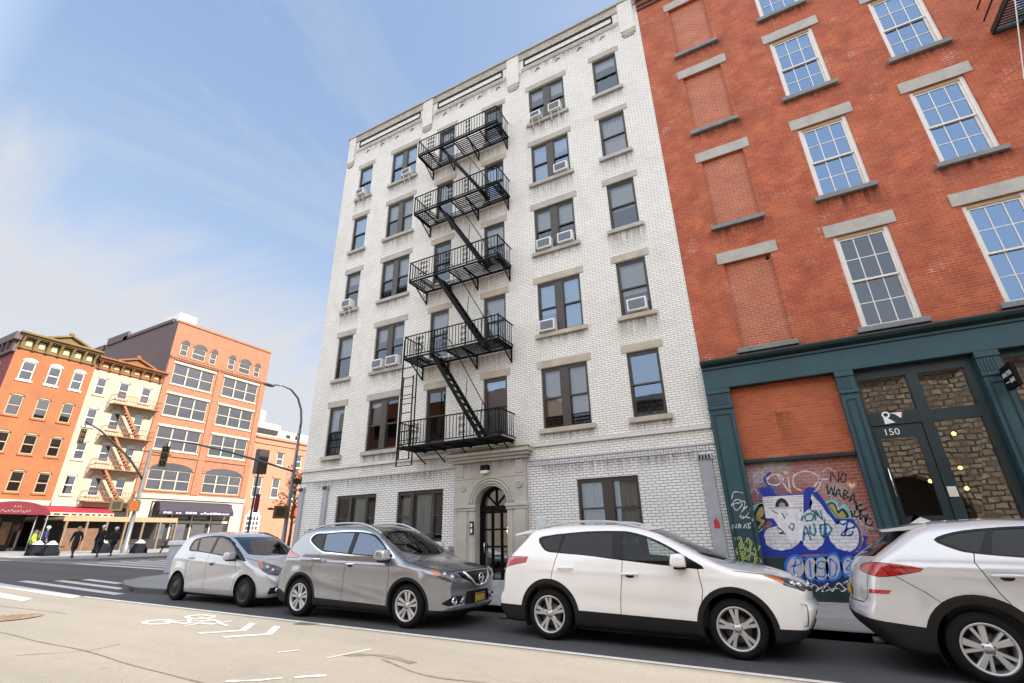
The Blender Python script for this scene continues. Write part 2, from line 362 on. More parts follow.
fl.build('floor_slabs', M_room, wb)

def lights_of(x0, x1, kind):
    if kind == 'single': return [(x0, x1)]
    if kind == 'double':
        m = (x0+x1)/2; return [(x0, m-.13), (m+.13, x1)]
def sash_window(parent, y, x0, x1, z0, z1, kind='single', blinds=None, m_frame=None, glass=None, splits=None, name='window'):
    m_frame = m_frame or M_frame; glass = glass or random.choice((M_glass, M_glass, M_glassb))
    f = MB(); t = .055
    f.box(x0, x0+t, y+.06, y+.17, z0, z1); f.box(x1-t, x1, y+.06, y+.17, z0, z1)
    f.box(x0+t, x1-t, y+.061, y+.169, z1-t*1.5, z1); f.box(x0+t, x1-t, y+.061, y+.169, z0, z0+t)
    li = splits or lights_of(x0, x1, kind)
    for a, b in zip(li, li[1:]): f.box(a[1], b[0], y+.05, y+.168, z0+t, z1-t*1.5)
    panes = MB(); bl = MB(); cu = MB()
    for i, (a, b) in enumerate(li):
        a2 = a+t if i == 0 else a; b2 = b-t if i == len(li)-1 else b
        zt, zb = z1-t*1.5, z0+t; zm = zb+(zt-zb)*.5
        s = .035
        fixed = splits is not None and i == 1
        rails = [(zb, zt, .115)] if fixed else [(zm-.02, zt, .09), (zb, zm+.02, .125)]
        for (lo_, hi_, d) in rails:
            f.box(a2, a2+s, y+d-.02, y+d+.02, lo_, hi_); f.box(b2-s, b2, y+d-.02, y+d+.02, lo_, hi_)
            f.box(a2+s, b2-s, y+d-.021, y+d+.019, hi_-s, hi_); f.box(a2+s, b2-s, y+d-.021, y+d+.019, lo_, lo_+s*1.2)
            tx, tz = random.uniform(-.006, .006), random.uniform(-.006, .006)
            w2, h2 = (b2-a2)/2, (hi_-lo_)/2
            panes.quad(*[(px_, y+d+tx*(1 if sx > 0 else -1)*w2+tz*(1 if sz > 0 else -1)*h2, pz_) for px_, pz_, sx, sz in
                         ((a2+s, lo_+s*1.2, -1, -1), (b2-s, lo_+s*1.2, 1, -1), (b2-s, hi_-s, 1, 1), (a2+s, hi_-s, -1, 1))])
        bd = (blinds or {}).get(i, 0) if isinstance(blinds, dict) else blinds
        if bd:
            if bd == 'curtain':
                n = 28; pts = [(a2+(b2-a2)*k/n, y+.23+.02*math.sin(k*1.9+i)) for k in range(n+1)]
                for p, q in zip(pts, pts[1:]): cu.quad((*p, zb), (*q, zb), (*q, zt), (*p, zt))
            else:
                bl.box(a2+.01, b2-.01, y+.20, y+.212, zt-(zt-zb)*bd, zt)
    o = f.build(name, m_frame, parent)
    panes.build('pane', glass, o, recalc=False)
    if bl.f: bl.build('blind', M_blind, o)
    if cu.f: cu.build('curtain', M_curtain, o, recalc=False)
    return o
blindset = {('A', 6): .35, ('A', 5): .5, ('A', 4): .25, ('A', 3): .52, ('A', 2): .5, ('B', 6): {0: .3, 1: .55}, ('B', 5): {0: .5, 1: .95}, ('B', 4): {0: .5, 1: .55}, ('B', 3): {0: .3, 1: .3}, ('B', 2): {0: .5, 1: 0},
            ('C', 6): .5, ('C', 5): .55, ('C', 4): 0, ('C', 3): .55, ('C', 2): 0, ('F', 6): 0, ('F', 5): 'curtain', ('F', 4): .5, ('F', 3): .9, ('F', 2): .95,
            ('D', 6): {0: .2, 1: .3}, ('D', 5): {0: 'curtain', 1: .3}, ('D', 4): {0: .45, 1: .45}, ('D', 3): {0: .6, 1: .95}, ('D', 2): {0: .8, 1: .85},
            ('E', 6): .2, ('E', 5): 'curtain', ('E', 4): .55, ('E', 3): .6, ('E', 2): 0}
for (c, r), (x0, x1, z0, z1) in openings.items():
    kind = 'double' if c in 'BD' else 'single'
    sash_window(wb, FY, x0, x1, z0, z1, kind, blindset.get((c, r)))
    tan = (c in 'CF' and r < 6) or (c in 'DE' and r in (2, 3))
    lm = M_tan if tan else M_grey
    MB().bbox(x0-.13, x1+.13, FY-.025, FY+.12, z1+.002, z1+.25, .012).build('lintel', lm, wb)
    if c not in 'CF': MB().bbox(x0-.12, x1+.12, FY-.09, FY+.10, z0-.14, z0-.002, .012).build('sill', lm if r < 4 else M_grey, wb)
    else: MB().bbox(x0-.03, x1+.03, FY-.05, FY+.10, z0-.1, z0-.002, .01).build('sill', M_grey, wb)
sash_window(wb, FY, *ground_open['A'], splits=[(-14.02, -13.42), (-13.32, -12.68), (-12.58, -12.14)], glass=M_glass, blinds={0: 0, 1: 'curtain', 2: 0})
sash_window(wb, FY, *ground_open['B'], splits=[(-11.21, -10.66), (-10.56, -9.82), (-9.72, -9.34)], glass=M_glass, blinds={0: 'curtain', 1: 'curtain', 2: 0})
sash_window(wb, FY, *ground_open['D'], splits=None, kind='double', glass=M_glass, blinds={0: 'curtain', 1: 'curtain'})
for k in 'ABD':
    x0, x1, z0, z1 = ground_open[k]
    MB().bbox(x0-.06, x1+.06, FY-.06, FY+.1, z0-.13, z0-.003, .01).build('sill', M_belt, wb)
    b = MB()
    for i in range(9):
        pass
# grilles behind lower panes of two windows
for (x0, x1, z0, z1) in ((-14.9, -14.2, 4.56, 5.4), (-5.69, -5.15, 4.55, 4.85), (-4.83, -4.29, 4.55, 4.85), (-12.83, -12.3, 10.72, 11.05), (-12.03, -11.5, 10.72, 11.05)):
    g = MB()
    for i in range(9): g.bar((x0+(x1-x0)*i/8, FY+.07, z0), (x0+(x1-x0)*i/8, FY+.07, z1), .016)
    for k in range(4): g.bar((x0, FY+.07, z0+(z1-z0)*k/3), (x1, FY+.07, z0+(z1-z0)*k/3), .02)
    g.build('window_guard', M_black, wb)
# soot washed down the wall below the sills, and rust under the landings
def stain_mat(name, col, amt):
    m, nt, out = new_mat(name); d_ = N(nt, 'ShaderNodeBsdfDiffuse'); d_.inputs[0].default_value = c4(col); t_ = N(nt, 'ShaderNodeBsdfTransparent'); mx_ = N(nt, 'ShaderNodeMixShader'); tcn = N(nt, 'ShaderNodeTexCoord')
    sp_ = N(nt, 'ShaderNodeSeparateXYZ'); L(nt, tcn.outputs['UV'], sp_.inputs[0]); mp_ = N(nt, 'ShaderNodeMapping'); mp_.inputs['Scale'].default_value = (9, 1, .9); L(nt, tcn.outputs['Object'], mp_.inputs[0])
    e1 = ramp(nt, sp_.outputs[0], 0, .12); e2 = ramp(nt, sp_.outputs[0], 1, .88); a_ = N(nt, 'ShaderNodeMath', operation='MULTIPLY'); L(nt, e1, a_.inputs[0]); L(nt, e2, a_.inputs[1])
    b_ = N(nt, 'ShaderNodeMath', operation='MULTIPLY'); L(nt, a_.outputs[0], b_.inputs[0]); pw_ = N(nt, 'ShaderNodeMath', operation='POWER'); L(nt, sp_.outputs[1], pw_.inputs[0]); pw_.inputs[1].default_value = 1.6; L(nt, pw_.outputs[0], b_.inputs[1])
    f_ = N(nt, 'ShaderNodeMath', operation='MULTIPLY'); L(nt, b_.outputs[0], f_.inputs[0]); L(nt, ramp(nt, noise(nt, mp_.outputs[0], 1.0, 5, .75), .36, .66, 0, amt), f_.inputs[1])
    L(nt, f_.outputs[0], mx_.inputs[0]); L(nt, t_.outputs[0], mx_.inputs[1]); L(nt, d_.outputs[0], mx_.inputs[2]); L(nt, mx_.outputs[0], out.inputs[0]); return m
S_soot, S_rust = stain_mat('soot_stain', (.16, .14, .12), .75), stain_mat('rust_stain', (.34, .24, .14), .6)
def stain(x0, x1, z0, z1, mat, y=FY-.0035, par=None):
    p = MB(); p.quad((x0, y, z0), (x1, y, z0), (x1, y, z1), (x0, y, z1)); o = p.build('wall_stain', mat, par or wb, recalc=False); uv = o.data.uv_layers.new()
    for i, c_ in enumerate(((0, 0), (1, 0), (1, 1), (0, 1))): uv.data[i].uv = c_
for (c, r), (x0, x1, z0, z1) in openings.items():
    if c in 'ABDE': stain(x0-.2, x1+.2, z0-.14-random.uniform(.35, .9), z0-.141, S_soot)
for z in (4.2, 7.25, 10.3, 13.35, 16.3): stain(-10.6, -6.6, z-.95, z-.02, S_rust, FY-.0041)
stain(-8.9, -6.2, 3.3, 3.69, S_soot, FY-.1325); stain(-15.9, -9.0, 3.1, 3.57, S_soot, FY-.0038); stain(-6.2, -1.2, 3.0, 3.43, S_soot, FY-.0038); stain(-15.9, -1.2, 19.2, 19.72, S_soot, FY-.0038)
# parapet
cop = MB(); cop.bbox(WX0-.06, WX1-.01, FY-.10, FY+.40, WTOP+.002, WTOP+.10, .015)
cop.build('coping', M_grey, wb)
db = MB(); db.box(WX0-.02, WX1-.003, FY-.035, FY-.004, 20.42, WTOP-.004); db.build('parapet_band', M_whitedirty, wb)
db = MB()
for i, (a, b) in enumerate(((-15.42, -11.3), (-10.55, -6.78), (-6.03, -1.85))):
    db.box(a, b, FY-.02, FY-.003, 19.72, 19.90)
db.build('stained_course', M_whitedirty, wb)
for (a, b) in ((-15.95, -15.5), (-11.2, -10.65), (-6.7, -6.13), (-1.78, -1.22)):
    p = MB(); p.bbox(a, b, FY-.06, FY-.001, 19.2, WTOP+.03, .01, 0); p.box(a+.03, b-.03, FY-.05, FY-.002, 18.98, 19.2, 1); p.box(a+.09, b-.09, FY-.04, FY-.003, 18.88, 18.98, 1)
    p.build('parapet_pier', [M_white, M_whitedirty], wb)
for (a, b) in ((-15.25, -11.38), (-10.38, -6.93), (-5.91, -2.03)):
    p = MB(); z0, z1 = 19.98, 20.37
    p.box(a, b, FY-.03, FY-.004, z0, z0+.055); p.box(a, b, FY-.03, FY-.004, z1-.055, z1); p.box(a, a+.05, FY-.03, FY-.004, z0+.055, z1-.055); p.box(b-.05, b, FY-.03, FY-.004, z0+.055, z1-.055)
    p.build('panel_moulding', M_black, wb)
p = MB()
for x in np.arange(-14.7, -1.9, .93):
    p.tube([(x, FY-.012, 19.38), (x+.10, FY-.02, 19.5), (x+.2, FY-.012, 19.46)], .014, 6)
p.build('tie_hooks', M_black, wb)
# belt courses
p = MB(); p.bbox(WX0-.03, -9.05, FY-.07, FY-.002, 3.98, 4.09, .012); p.bbox(-6.12, WX1-.004, FY-.07, FY-.002, 3.98, 4.09, .012); p.build('belt_course', M_belt, wb)
p = MB(); p.box(WX0, -8.84, FY-.018, FY-.003, 3.58, 3.61); p.box(-6.3, WX1-.004, FY-.018, FY-.003, 3.58, 3.61)
for x in np.arange(-6.2, -1.2, .075): p.box(x, x+.014, FY-.016, FY-.003, 3.46, 3.575)
p.box(-6.3, -1.15, FY-.016, FY-.003, 3.44, 3.455); p.build('soldier_course', M_pilgrey, wb)
# grey pilaster strips
for (a, b, zt) in ((-15.98, -15.75, 3.42), (-14.72, -14.48, 3.42), (-1.52, -1.22, 3.36)):
    p = MB(); p.bbox(a, b, FY-.06, FY-.002, -.2, zt, .008, 0); p.box(a-.03, b+.03, FY-.085, FY-.003, zt-.14, zt-.02, 0)
    for k in range(4): p.box(a+.01+k*(b-a)/4, a+.01+k*(b-a)/4+.035, FY-.096, FY-.086, zt-.13, zt-.03, 1)
    p.build('pilaster', [M_pilgrey, M_black], wb)
MB().bbox(-16.0, WX1-.004, FY-.05, FY-.002, -.3, .42, .01).build('plinth', pm('grey_plinth', (.30, .30, .31), .7, var=.25, scale=1.5, bump=.2), wb)
# small fittings
MB().bbox(-6.08, -5.80, FY-.03, FY-.002, 1.66, 2.02, .01).build('notice_board', pm('pale_board', (.62, .66, .66), .4, var=.05), wb)

# portal
po = MB(); yf = FY-.13; cx, spr, ra = -7.51, 2.42, .55
po.box(-8.83, cx-ra, yf, FY+.32, .1, spr); po.box(cx+ra, -6.33, yf, FY+.32, .1, spr)
n = 20; arc = [(cx-ra*math.cos(math.pi*i/n), spr+ra*math.sin(math.pi*i/n)) for i in range(n+1)]
for (a, b) in zip(arc, arc[1:]): po.prism([a, b, (b[0], 3.7), (a[0], 3.7)], yf, FY+.32)
po.box(-8.83, cx-ra, yf, FY+.32, spr, 3.7); po.box(cx+ra, -6.33, yf, FY+.32, spr, 3.7)
for s in (-1, 1):
    e = cx+s*(ra+.36); a, b = sorted((cx+s*(ra+.0), cx+s*1.2))
    po.bbox(a-.02, b+.02, yf-.05, yf+.05, 2.28, 2.36, .01); po.bbox(a-.04, b+.04, yf-.08, yf+.05, 2.36, 2.45, .01)
    a, b = sorted((cx+s*.82, cx+s*1.15)); po.bbox(a, b, yf-.03, yf+.05, .3, 2.28, .008)
    a, b = sorted((cx+s*.60, cx+s*.72)); po.bbox(a, b, yf-.02, yf+.05, .3, 2.28, .008)
for rr, t in ((.60, .035), (.68, .045), (.76, .03)):
    po.tube([(cx-rr*math.cos(math.pi*i/24), yf-.004, spr+.03+rr*math.sin(math.pi*i/24)) for i in range(25)], t, 8)
for x in (-8.5, -6.55):
    po.lathe([(.09, 0), (.10, -.03), (.07, -.03), (.06, -.012), (.03, -.012), (.02, -.035), (0, -.035)], (x, yf, 2.95), 'y', 16)
po.bbox(-8.83, -6.33, yf-.015, yf+.05, 3.20, 3.24, .006)
po.bbox(-6.66, -6.4, yf-.02, yf+.05, 3.28, 3.66, .006); po.bbox(-8.76, -8.5, yf-.02, yf+.05, 3.28, 3.66, .006)
portal = po.build('stone_portal', M_portal, wb)
p = MB(); p.bbox(-8.90, -6.25, yf-.08, FY-.001, 3.7, 3.79, .01, 0); p.bbox(-8.98, -6.18, yf-.16, FY-.001, 3.79, 3.88, .012, 0); p.bbox(-9.04, -6.12, yf-.24, FY-.001, 3.88, 3.97, .012, 0)
p.hexa([(-9.03, yf-.23, 3.972), (-6.13, yf-.23, 3.972), (-6.13, FY-.002, 3.972), (-9.03, FY-.002, 3.972), (-8.9, yf-.1, 4.04), (-6.26, yf-.1, 4.04), (-6.26, FY-.002, 4.10), (-8.9, FY-.002, 4.10)], 1)
p.build('portal_cornice', [M_portal, M_moss], wb)
yd = FY+.2
d = MB(); d.box(cx-.545, cx-.47, yd-.05, yd+.06, .26, spr+.02); d.box(cx+.47, cx+.545, yd-.05, yd+.06, .26, spr+.02)
d.box(cx-.47, cx+.47, yd-.055, yd+.055, spr-.16, spr-.02)
ring = [(cx-.5*math.cos(math.pi*i/18), spr+.0+.5*math.sin(math.pi*i/18)) for i in range(19)]
d.tube([(a, yd, b) for a, b in ring], .05, 6)
for ang in (45, 90, 135): d.bar((cx, yd, spr), (cx+.5*math.cos(R(ang)), yd, spr+.5*math.sin(R(ang))), .035)
d.bbox(-8.05, -6.97, FY-.1, FY+.3, .16, .262, .01)
door = d.build('entrance_door', M_black, wb)
g = MB()
for x in (-.47, -.165, .145, .43): g.box(cx+x, cx+x+.045, yd-.02, yd+.03, .3, spr-.16)
for z in (.3, .62, 1.25, 1.72, 2.2): g.box(cx-.44, cx+.45, yd-.021, yd+.029, z, z+.05)
g.build('door_grille', M_black, door)
MB().quad((cx-.46, yd+.035, .3), (cx+.46, yd+.035, .3), (cx+.46, yd+.035, spr-.1), (cx-.46, yd+.035, spr-.1)).build('pane', M_glassd, door)
MB().poly([(a, yd+.036, b) for a, b in ring]).build('fanlight', M_glassd, door)
MB().tube([(cx-.38, yd-.02, 1.12), (cx-.38, yd-.07, 1.12), (cx-.38, yd-.07, 1.38), (cx-.38, yd-.02, 1.38)], .016, 8).build('handle', M_chrome, door)
g = MB(); g.lathe([(0, .12), (.07, .10), (.09, 0), (.06, -.1), (0, -.12)], (cx-.1, FY+1.2, 1.72), 'z', 14); g.build('hall_lamp', M_warm, wb)
p = MB(); p.bbox(-7.80, -7.54, yf-.16, yf-.002, 3.42, 3.58, .02, 0); p.hexa([(-7.79, yf-.15, 3.33), (-7.55, yf-.15, 3.33), (-7.55, yf-.01, 3.36), (-7.79, yf-.01, 3.36), (-7.79, yf-.15, 3.418), (-7.55, yf-.15, 3.418), (-7.55, yf-.01, 3.418), (-7.79, yf-.01, 3.418)], 1)
p.build('wall_lamp', [M_black, M_acwhite], wb)
p = MB(); p.bbox(-8.22, -8.09, yf-.05, yf-.002, 1.62, 1.98, .01, 0); p.bbox(-8.19, -8.12, yf-.056, yf-.048, 1.82, 1.93, .003, 1); p.bbox(-8.19, -8.12, yf-.056, yf-.048, 1.66, 1.78, .003, 1)
p.build('intercom', [M_black, M_acwhite], wb)

# fire escape, one part of the building with landings, railings, stairs and ladder below it
FYE = FY-1.0; fx0, fx1 = -10.47, -6.71
plz = {2: 4.25, 3: 7.30, 4: 10.34, 5: 13.40, 6: 16.36}
def fe_bracket(lv, z, x, par):
    br = MB(); br.bar((x, FYE+.08, z-.04), (x, FY, z-.04), .045)
    if lv > 2:
        br.bar((x, FY-.02, z-.50), (x, FY-.02, z-.02), .045); br.bar((x, FY-.03, z-.48), (x, FYE+.3, z-.05), .035)
        br.tube([(x, FY-.14+.1*math.cos(a), z-.16+.1*math.sin(a)) for a in np.linspace(0, 2*math.pi, 12)], .010, 5)
    else: br.bar((x, FY-.01, z-.42), (x-.02, FYE+.35, z-.05), .03)
    br.build('bracket', M_black, par)
landings = {}
for lv, z in plz.items():
    p = MB()
    for y in (FYE, FY-.06): p.bar((fx0, y, z), (fx1, y, z), .045, .05)
    for x in (fx0, fx1): p.bar((x, FYE, z), (x, FY-.06, z), .045, .05)
    hole = (-9.75, -8.75, FYE+.08, FYE+.62) if lv > 2 else None
    for y in np.arange(FYE+.07, FY-.08, .09):
        if hole and hole[2] < y < hole[3]:
            p.bar((fx0, y, z+.02), (hole[0], y, z+.02), .04, .02); p.bar((hole[1], y, z+.02), (fx1, y, z+.02), .04, .02)
        else: p.bar((fx0, y, z+.02), (fx1, y, z+.02), .032, .018)
    for x in np.arange(fx0+.5, fx1, .62): p.bar((x, FYE, z-.01), (x, FY-.06, z-.01), .03, .05)
    fe = landings[lv] = p.build('fire_escape_landing', M_black, wb)
    for x in ((fx0+.06, -9.3, -8.1, fx1-.06) if lv > 2 else (-10.1, -9.3, -8.3, -7.35, -6.8)): fe_bracket(lv, z, x, fe)
    p = MB(); zt = z+.83
    for zz_ in (zt, z+.42 if False else z+.10):
        p.bar((fx0, FYE, zz_), (fx1, FYE, zz_), .035, .03); p.bar((fx1, FYE, zz_), (fx1, FY, zz_), .035, .03); p.bar((fx0, FYE, zz_), (fx0, FY, zz_), .035, .03)
    for x, y in ((fx0, FYE), (fx1, FYE), (-9.2, FYE), (-7.95, FYE)): p.bar((x, y, z), (x, y, zt+.02), .035)
    scroll = [(-10.0, -9.7), (-8.95, -8.6), (-8.2, -7.95)]
    x = fx0+.13
    while x < fx1-.06:
        if any(a < x < b for a, b in scroll):
            for k in range(3):
                zc = z+.22+k*.22
                p.tube([(x+.06*math.cos(a)*(1-a/14), FYE, zc+.09*math.sin(a)*(1-a/14)) for a in np.linspace(0, 9, 14)], .009, 5)
        p.bar((x, FYE, z+.1), (x, FYE, zt), .017); x += .125
    for y in np.arange(FYE+.13, FY-.05, .125):
        p.bar((fx1, y, z+.1), (fx1, y, zt), .017); p.bar((fx0, y, z+.1), (fx0, y, zt), .017)
    p.build('railing', M_black, fe)
for lv in (2, 3, 4, 5):
    p = MB(); a = Vector((-9.35, 0, plz[lv+1]+.02)); b = Vector((-7.42, 0, plz[lv]+.02))
    for y in (FYE+.12, FYE+.58):
        p.bar((a.x, y, a.z), (b.x, y, b.z), .025, .125)
        q = MB()
    for k in range(1, 13):
        t = k/13; c = a.lerp(b, t); p.hexa([(c.x-.06, FYE+.13, c.z-.01), (c.x+.07, FYE+.13, c.z-.01), (c.x+.07, FYE+.57, c.z-.01), (c.x-.06, FYE+.57, c.z-.01), (c.x-.06, FYE+.13, c.z+.01), (c.x+.07, FYE+.13, c.z+.01), (c.x+.07, FYE+.57, c.z+.01), (c.x-.06, FYE+.57, c.z+.01)])
    p.tube([(a.x+.05, FYE+.60, a.z+.75), (a.x+.35, FYE+.60, a.z+.62), (b.x, FYE+.60, b.z+.85), (b.x+.05, FYE+.60, b.z)], .016, 6)
    for t in (.2, .55, .85):
        c = a.lerp(b, t); p.bar((c.x, FYE+.60, c.z), (c.x+.05, FYE+.60, c.z+.78), .016)
    p.build('stair', M_black, landings[lv+1])
p = MB()
for dx0, dx1, z0, z1, y in ((-10.44, -9.82, 3.66, 8.0, FYE-.06), (-10.34, -9.92, 3.85, 6.6, FYE-.10)):
    for x in (dx0, dx1): p.bar((x, y, z0), (x, y, z1), .035, .03)
    k = z0
    while k < z1: p.bar((dx0, y, k), (dx1, y, k), .022); k += .3 if y < FYE-.08 else 1.09
p.build('ladder', M_black, landings[3])

# ------------------------------------------------------------------ air conditioners resting on the sills
AC_NOTE = {}
def aircon(x, z, label, wdt=.5, h=.34, out=.3, bracket=False, tilt=0):
    t = thing('air_conditioner', label, 'air conditioner', (x, FY, z), 'air conditioners on the window sills')
    c = MB(); out *= .72; y0, y1 = FY-out, FY+.18
    c.bbox(x-wdt/2, x+wdt/2, y0, y1, z, z+h, .02)
    o = c.build('casing', M_acwhite, t)
    g = MB(); g.box(x-wdt/2+.05, x+wdt/2-.05, y0-.006, y0+.001, z+.05, z+h-.05)
    for k in range(7): g.box(x-wdt/2+.05, x+wdt/2-.05, y0-.012, y0-.004, z+.06+k*(h-.12)/7, z+.06+k*(h-.12)/7+.012)
    g.build('grille', M_acgrille, t)
    if bracket:
        bm1, bm2 = MB(), MB()
        for dx, q in ((-wdt/2+.1, bm1), (wdt/2-.1, bm2)):
            q.bar((x+dx, y0+.04, z-.015), (x+dx, FY-.05, z-.015), .03, .02); q.bar((x+dx, y0+.06, z-.02), (x+dx-.02, FY-.02, z-.30), .03); q.build('bracket', M_acwhite, t)
aircon(-14.60, 16.66, 'small white air conditioner with bracket in the top floor window nearest the left corner', .46, .30, .34, True)
aircon(-11.85, 16.66, 'white air conditioner in the top floor double window left of the fire escape', .48, .32, .3, True)
aircon(-5.42, 16.66, 'white bracketed air conditioner, left of the pair in the top floor double window', .46, .28, .36, True)
aircon(-4.62, 16.66, 'white bracketed air conditioner, right of the pair in the top floor double window', .50, .38, .3, True)
aircon(-4.56, 13.69, 'white air conditioner alone in the fifth floor double window right of the fire escape', .52, .36, .26)
aircon(-5.36, 10.68, 'white air conditioner, left of the pair in the fourth floor double window', .54, .38, .26)
aircon(-4.58, 10.68, 'white air conditioner, right of the pair in the fourth floor double window', .54, .38, .26)
aircon(-5.40, 7.59, 'white air conditioner alone in the third floor double window under tan lintel', .54, .38, .26)
aircon(-2.52, 7.62, 'white air conditioner in the third floor single window beside the red building', .58, .40, .2)
aircon(-14.56, 10.68, 'white air conditioner on a strut in the fourth floor window nearest the left corner', .50, .36, .36, True)
aircon(-12.52, 7.59, 'white air conditioner, left of the pair in the third floor double window', .52, .36, .3)
aircon(-11.80, 7.59, 'white air conditioner, right of the pair in the third floor double window', .54, .38, .3)
# ------------------------------------------------------------------ the red brick building with the green shopfront
RX0, RX1, RTOP = -1.085, 31.0, 21.2
rb = thing('red_brick_building', 'red brick building with white sash windows, bricked up openings and teal shopfront', 'building', (4, FY, -.08))
rtop = [8.48, 12.13, 15.74, 19.2]; rbot = [5.93, 9.74, 13.37, 16.87]
bays = [(-.02, 1.15), (2.58, 3.74), (5.14, 6.27), (7.75, 8.9), (10.3, 11.45), (12.9, 14.05), (15.4, 16.6)]
S_dark = stain_mat('black_brick_stain', (.05, .025, .02), .85)
def PR(u, z, d): return (u, FY+d, z)
holes = [(a, b, z0, z1) for a, b in bays for z0, z1 in zip(rbot, rtop)]
mb = MB()
rect_hole_wall(mb, [RX0, RX1], [5.5, RTOP], holes, PR, 0)
for h in holes: reveals(mb, h, PR, .14, 0)
mb.quad((RX0, FY, -.5), (RX0, FY+22, -.5), (RX0, FY+22, RTOP), (RX0, FY, RTOP), 0)
mb.quad((RX0, FY+22, -.5), (RX1, FY+22, -.5), (RX1, FY+22, RTOP), (RX0, FY+22, RTOP), 0)
mb.quad((RX1, FY, -.5), (RX1, FY+22, -.5), (RX1, FY+22, RTOP), (RX1, FY, RTOP), 0)
mb.quad((RX0, FY, RTOP), (RX1, FY, RTOP), (RX1, FY+22, RTOP), (RX0, FY+22, RTOP), 1)
mb.build('wall', [M_red, M_grey], rb, recalc=False)
p = MB(); p.box(RX0, RX1, FY-.06, FY-.002, 19.95, 20.1); p.box(RX0, RX1, FY-.12, FY-.002, 20.1, 20.3); p.box(RX0, RX1, FY-.2, FY-.002, 20.3, RTOP-.01)
p.build('brick_cornice', brick('dark_red_brick', (.2, .05, .03), (.15, .04, .03), (.2, .12, .1), dirt=.4), rb)
def six_over_six(parent, y, x0, x1, z0, z1, shade, glass=None):
    f = MB(); t = .09
    f.box(x0, x0+t, y+.05, y+.2, z0, z1, 0); f.box(x1-t, x1, y+.05, y+.2, z0, z1, 0); f.box(x0+t, x1-t, y+.051, y+.199, z1-t, z1, 1); f.box(x0+t, x1-t, y+.051, y+.199, z0, z0+.04, 0)
    zb, zt = z0+.04, z1-t; zm = (zb+zt)/2; g = MB()
    for lo_, hi_, d in ((zm-.02, zt, .10), (zb, zm+.02, .14)):
        a, b = x0+t, x1-t; s = .045
        f.box(a, a+s, y+d-.02, y+d+.02, lo_, hi_); f.box(b-s, b, y+d-.02, y+d+.02, lo_, hi_); f.box(a+s, b-s, y+d-.019, y+d+.021, hi_-s, hi_); f.box(a+s, b-s, y+d-.019, y+d+.021, lo_, lo_+s)
        for k in (1, 2): xx = a+(b-a)*k/3; f.box(xx-.011, xx+.011, y+d-.012, y+d+.012, lo_+s, hi_-s)
        f.box(a+s, b-s, y+d-.011, y+d+.011, (lo_+hi_)/2-.011, (lo_+hi_)/2+.011)
        for i in range(3):
            for j in range(2):
                xa, xb = a+s+(b-a-2*s)*i/3, a+s+(b-a-2*s)*(i+1)/3; za, zb2 = lo_+s+(hi_-lo_-2*s)*j/2, lo_+s+(hi_-lo_-2*s)*(j+1)/2
                r1, r2 = random.uniform(-.0022, .0022), random.uniform(-.0022, .0022)
                g.quad((xa, y+d-r1-r2, za), (xb, y+d+r1-r2, za), (xb, y+d+r1+r2, zb2), (xa, y+d-r1+r2, zb2))
    o = f.build('window', [M_whitewood, pm('tan_painted_wood', (.46, .34, .2), .6)], parent); g.build('pane', glass or M_glassr, o, recalc=False)
    if shade: MB().box(x0+t, x1-t, y+.25, y+.262, zt-(zt-zb)*shade, zt).build('blind', M_blind, o)
for bi, (a, b) in enumerate(bays):
    for ri, (z0, z1) in enumerate(zip(rbot, rtop)):
        if bi == 0:
            MB().quad((a, FY+.10, z0), (b, FY+.10, z0), (b, FY+.10, z1), (a, FY+.10, z1)).build('bricked_up_window', M_redpatch, rb)
        else:
            six_over_six(rb, FY, a, b, z0, z1, {(1, 2): .2, (2, 2): .2, (2, 3): .2, (1, 3): .3}.get((bi, ri), 0), M_glass if (bi, ri) == (1, 0) else None)
        MB().bbox(a-.15, b+.19, FY-.03, FY+.12, z1+.002, z1+.35, .012).build('lintel', M_grey, rb)
        MB().bbox(a-.12, b+.10, FY-.10, FY+.10, z0-.13, z0-.002, .012).build('sill', pm('bluestone', (.22, .23, .23), .75, var=.25, scale=3, bump=.3, fine=.3), rb)
MB().quad((1.2, FY+2, 5.6), (RX1-.1, FY+2, 5.6), (RX1-.1, FY+2, 21), (1.2, FY+2, 21)).build('interior_wall', M_room, rb)
for bi, (a, b) in enumerate(bays[:5]):
    for z0 in rbot: stain(a-.25, b+.3, z0-.13-random.uniform(.3, .8), z0-.131, S_dark, FY-.0035, rb)
# balcony fire escape fragment at the upper right
t = MB(); z = 13.05; y0 = FY-1.0
for y in (y0, FY-.05): t.bar((7.1, y, z), (10.6, y, z), .05, .16)
for x in (7.1, 10.6): t.bar((x, y0, z), (x, FY-.05, z), .05, .16)
for y in np.arange(y0+.08, FY-.08, .085): t.bar((7.1, y, z+.04), (10.6, y, z+.04), .045, .02)
for x in np.arange(7.7, 10.6, .6): t.bar((x, y0, z), (x, FY-.05, z), .04, .07)
for x in (7.1, 8.3, 9.5, 10.6): t.bar((x, y0, z), (x, y0, z+.95), .04)
for zz_ in (z+.5, z+.95): t.bar((7.1, y0, zz_), (10.6, y0, zz_), .03); t.bar((7.1, y0, zz_), (7.1, FY, zz_), .03)
for x in np.arange(7.2, 10.6, .13): t.bar((x, y0, z+.08), (x, y0, z+.95), .015)
t.build('fire_balcony', M_greendark, rb)
MB().tube([(6.9, FY-.06, 20.5), (7.05, FY-.05, 17.0), (7.16, FY-.12, 14.32), (7.12, y0-.02, 13.5), (7.18, y0-.03, 12.9), (7.16, FY-.06, 11.4), (7.3, FY-.05, 8.0), (7.4, FY-.05, 5.8)], .014, 6).build('cable', pm('white_cable', (.7, .7, .7), .5), rb)
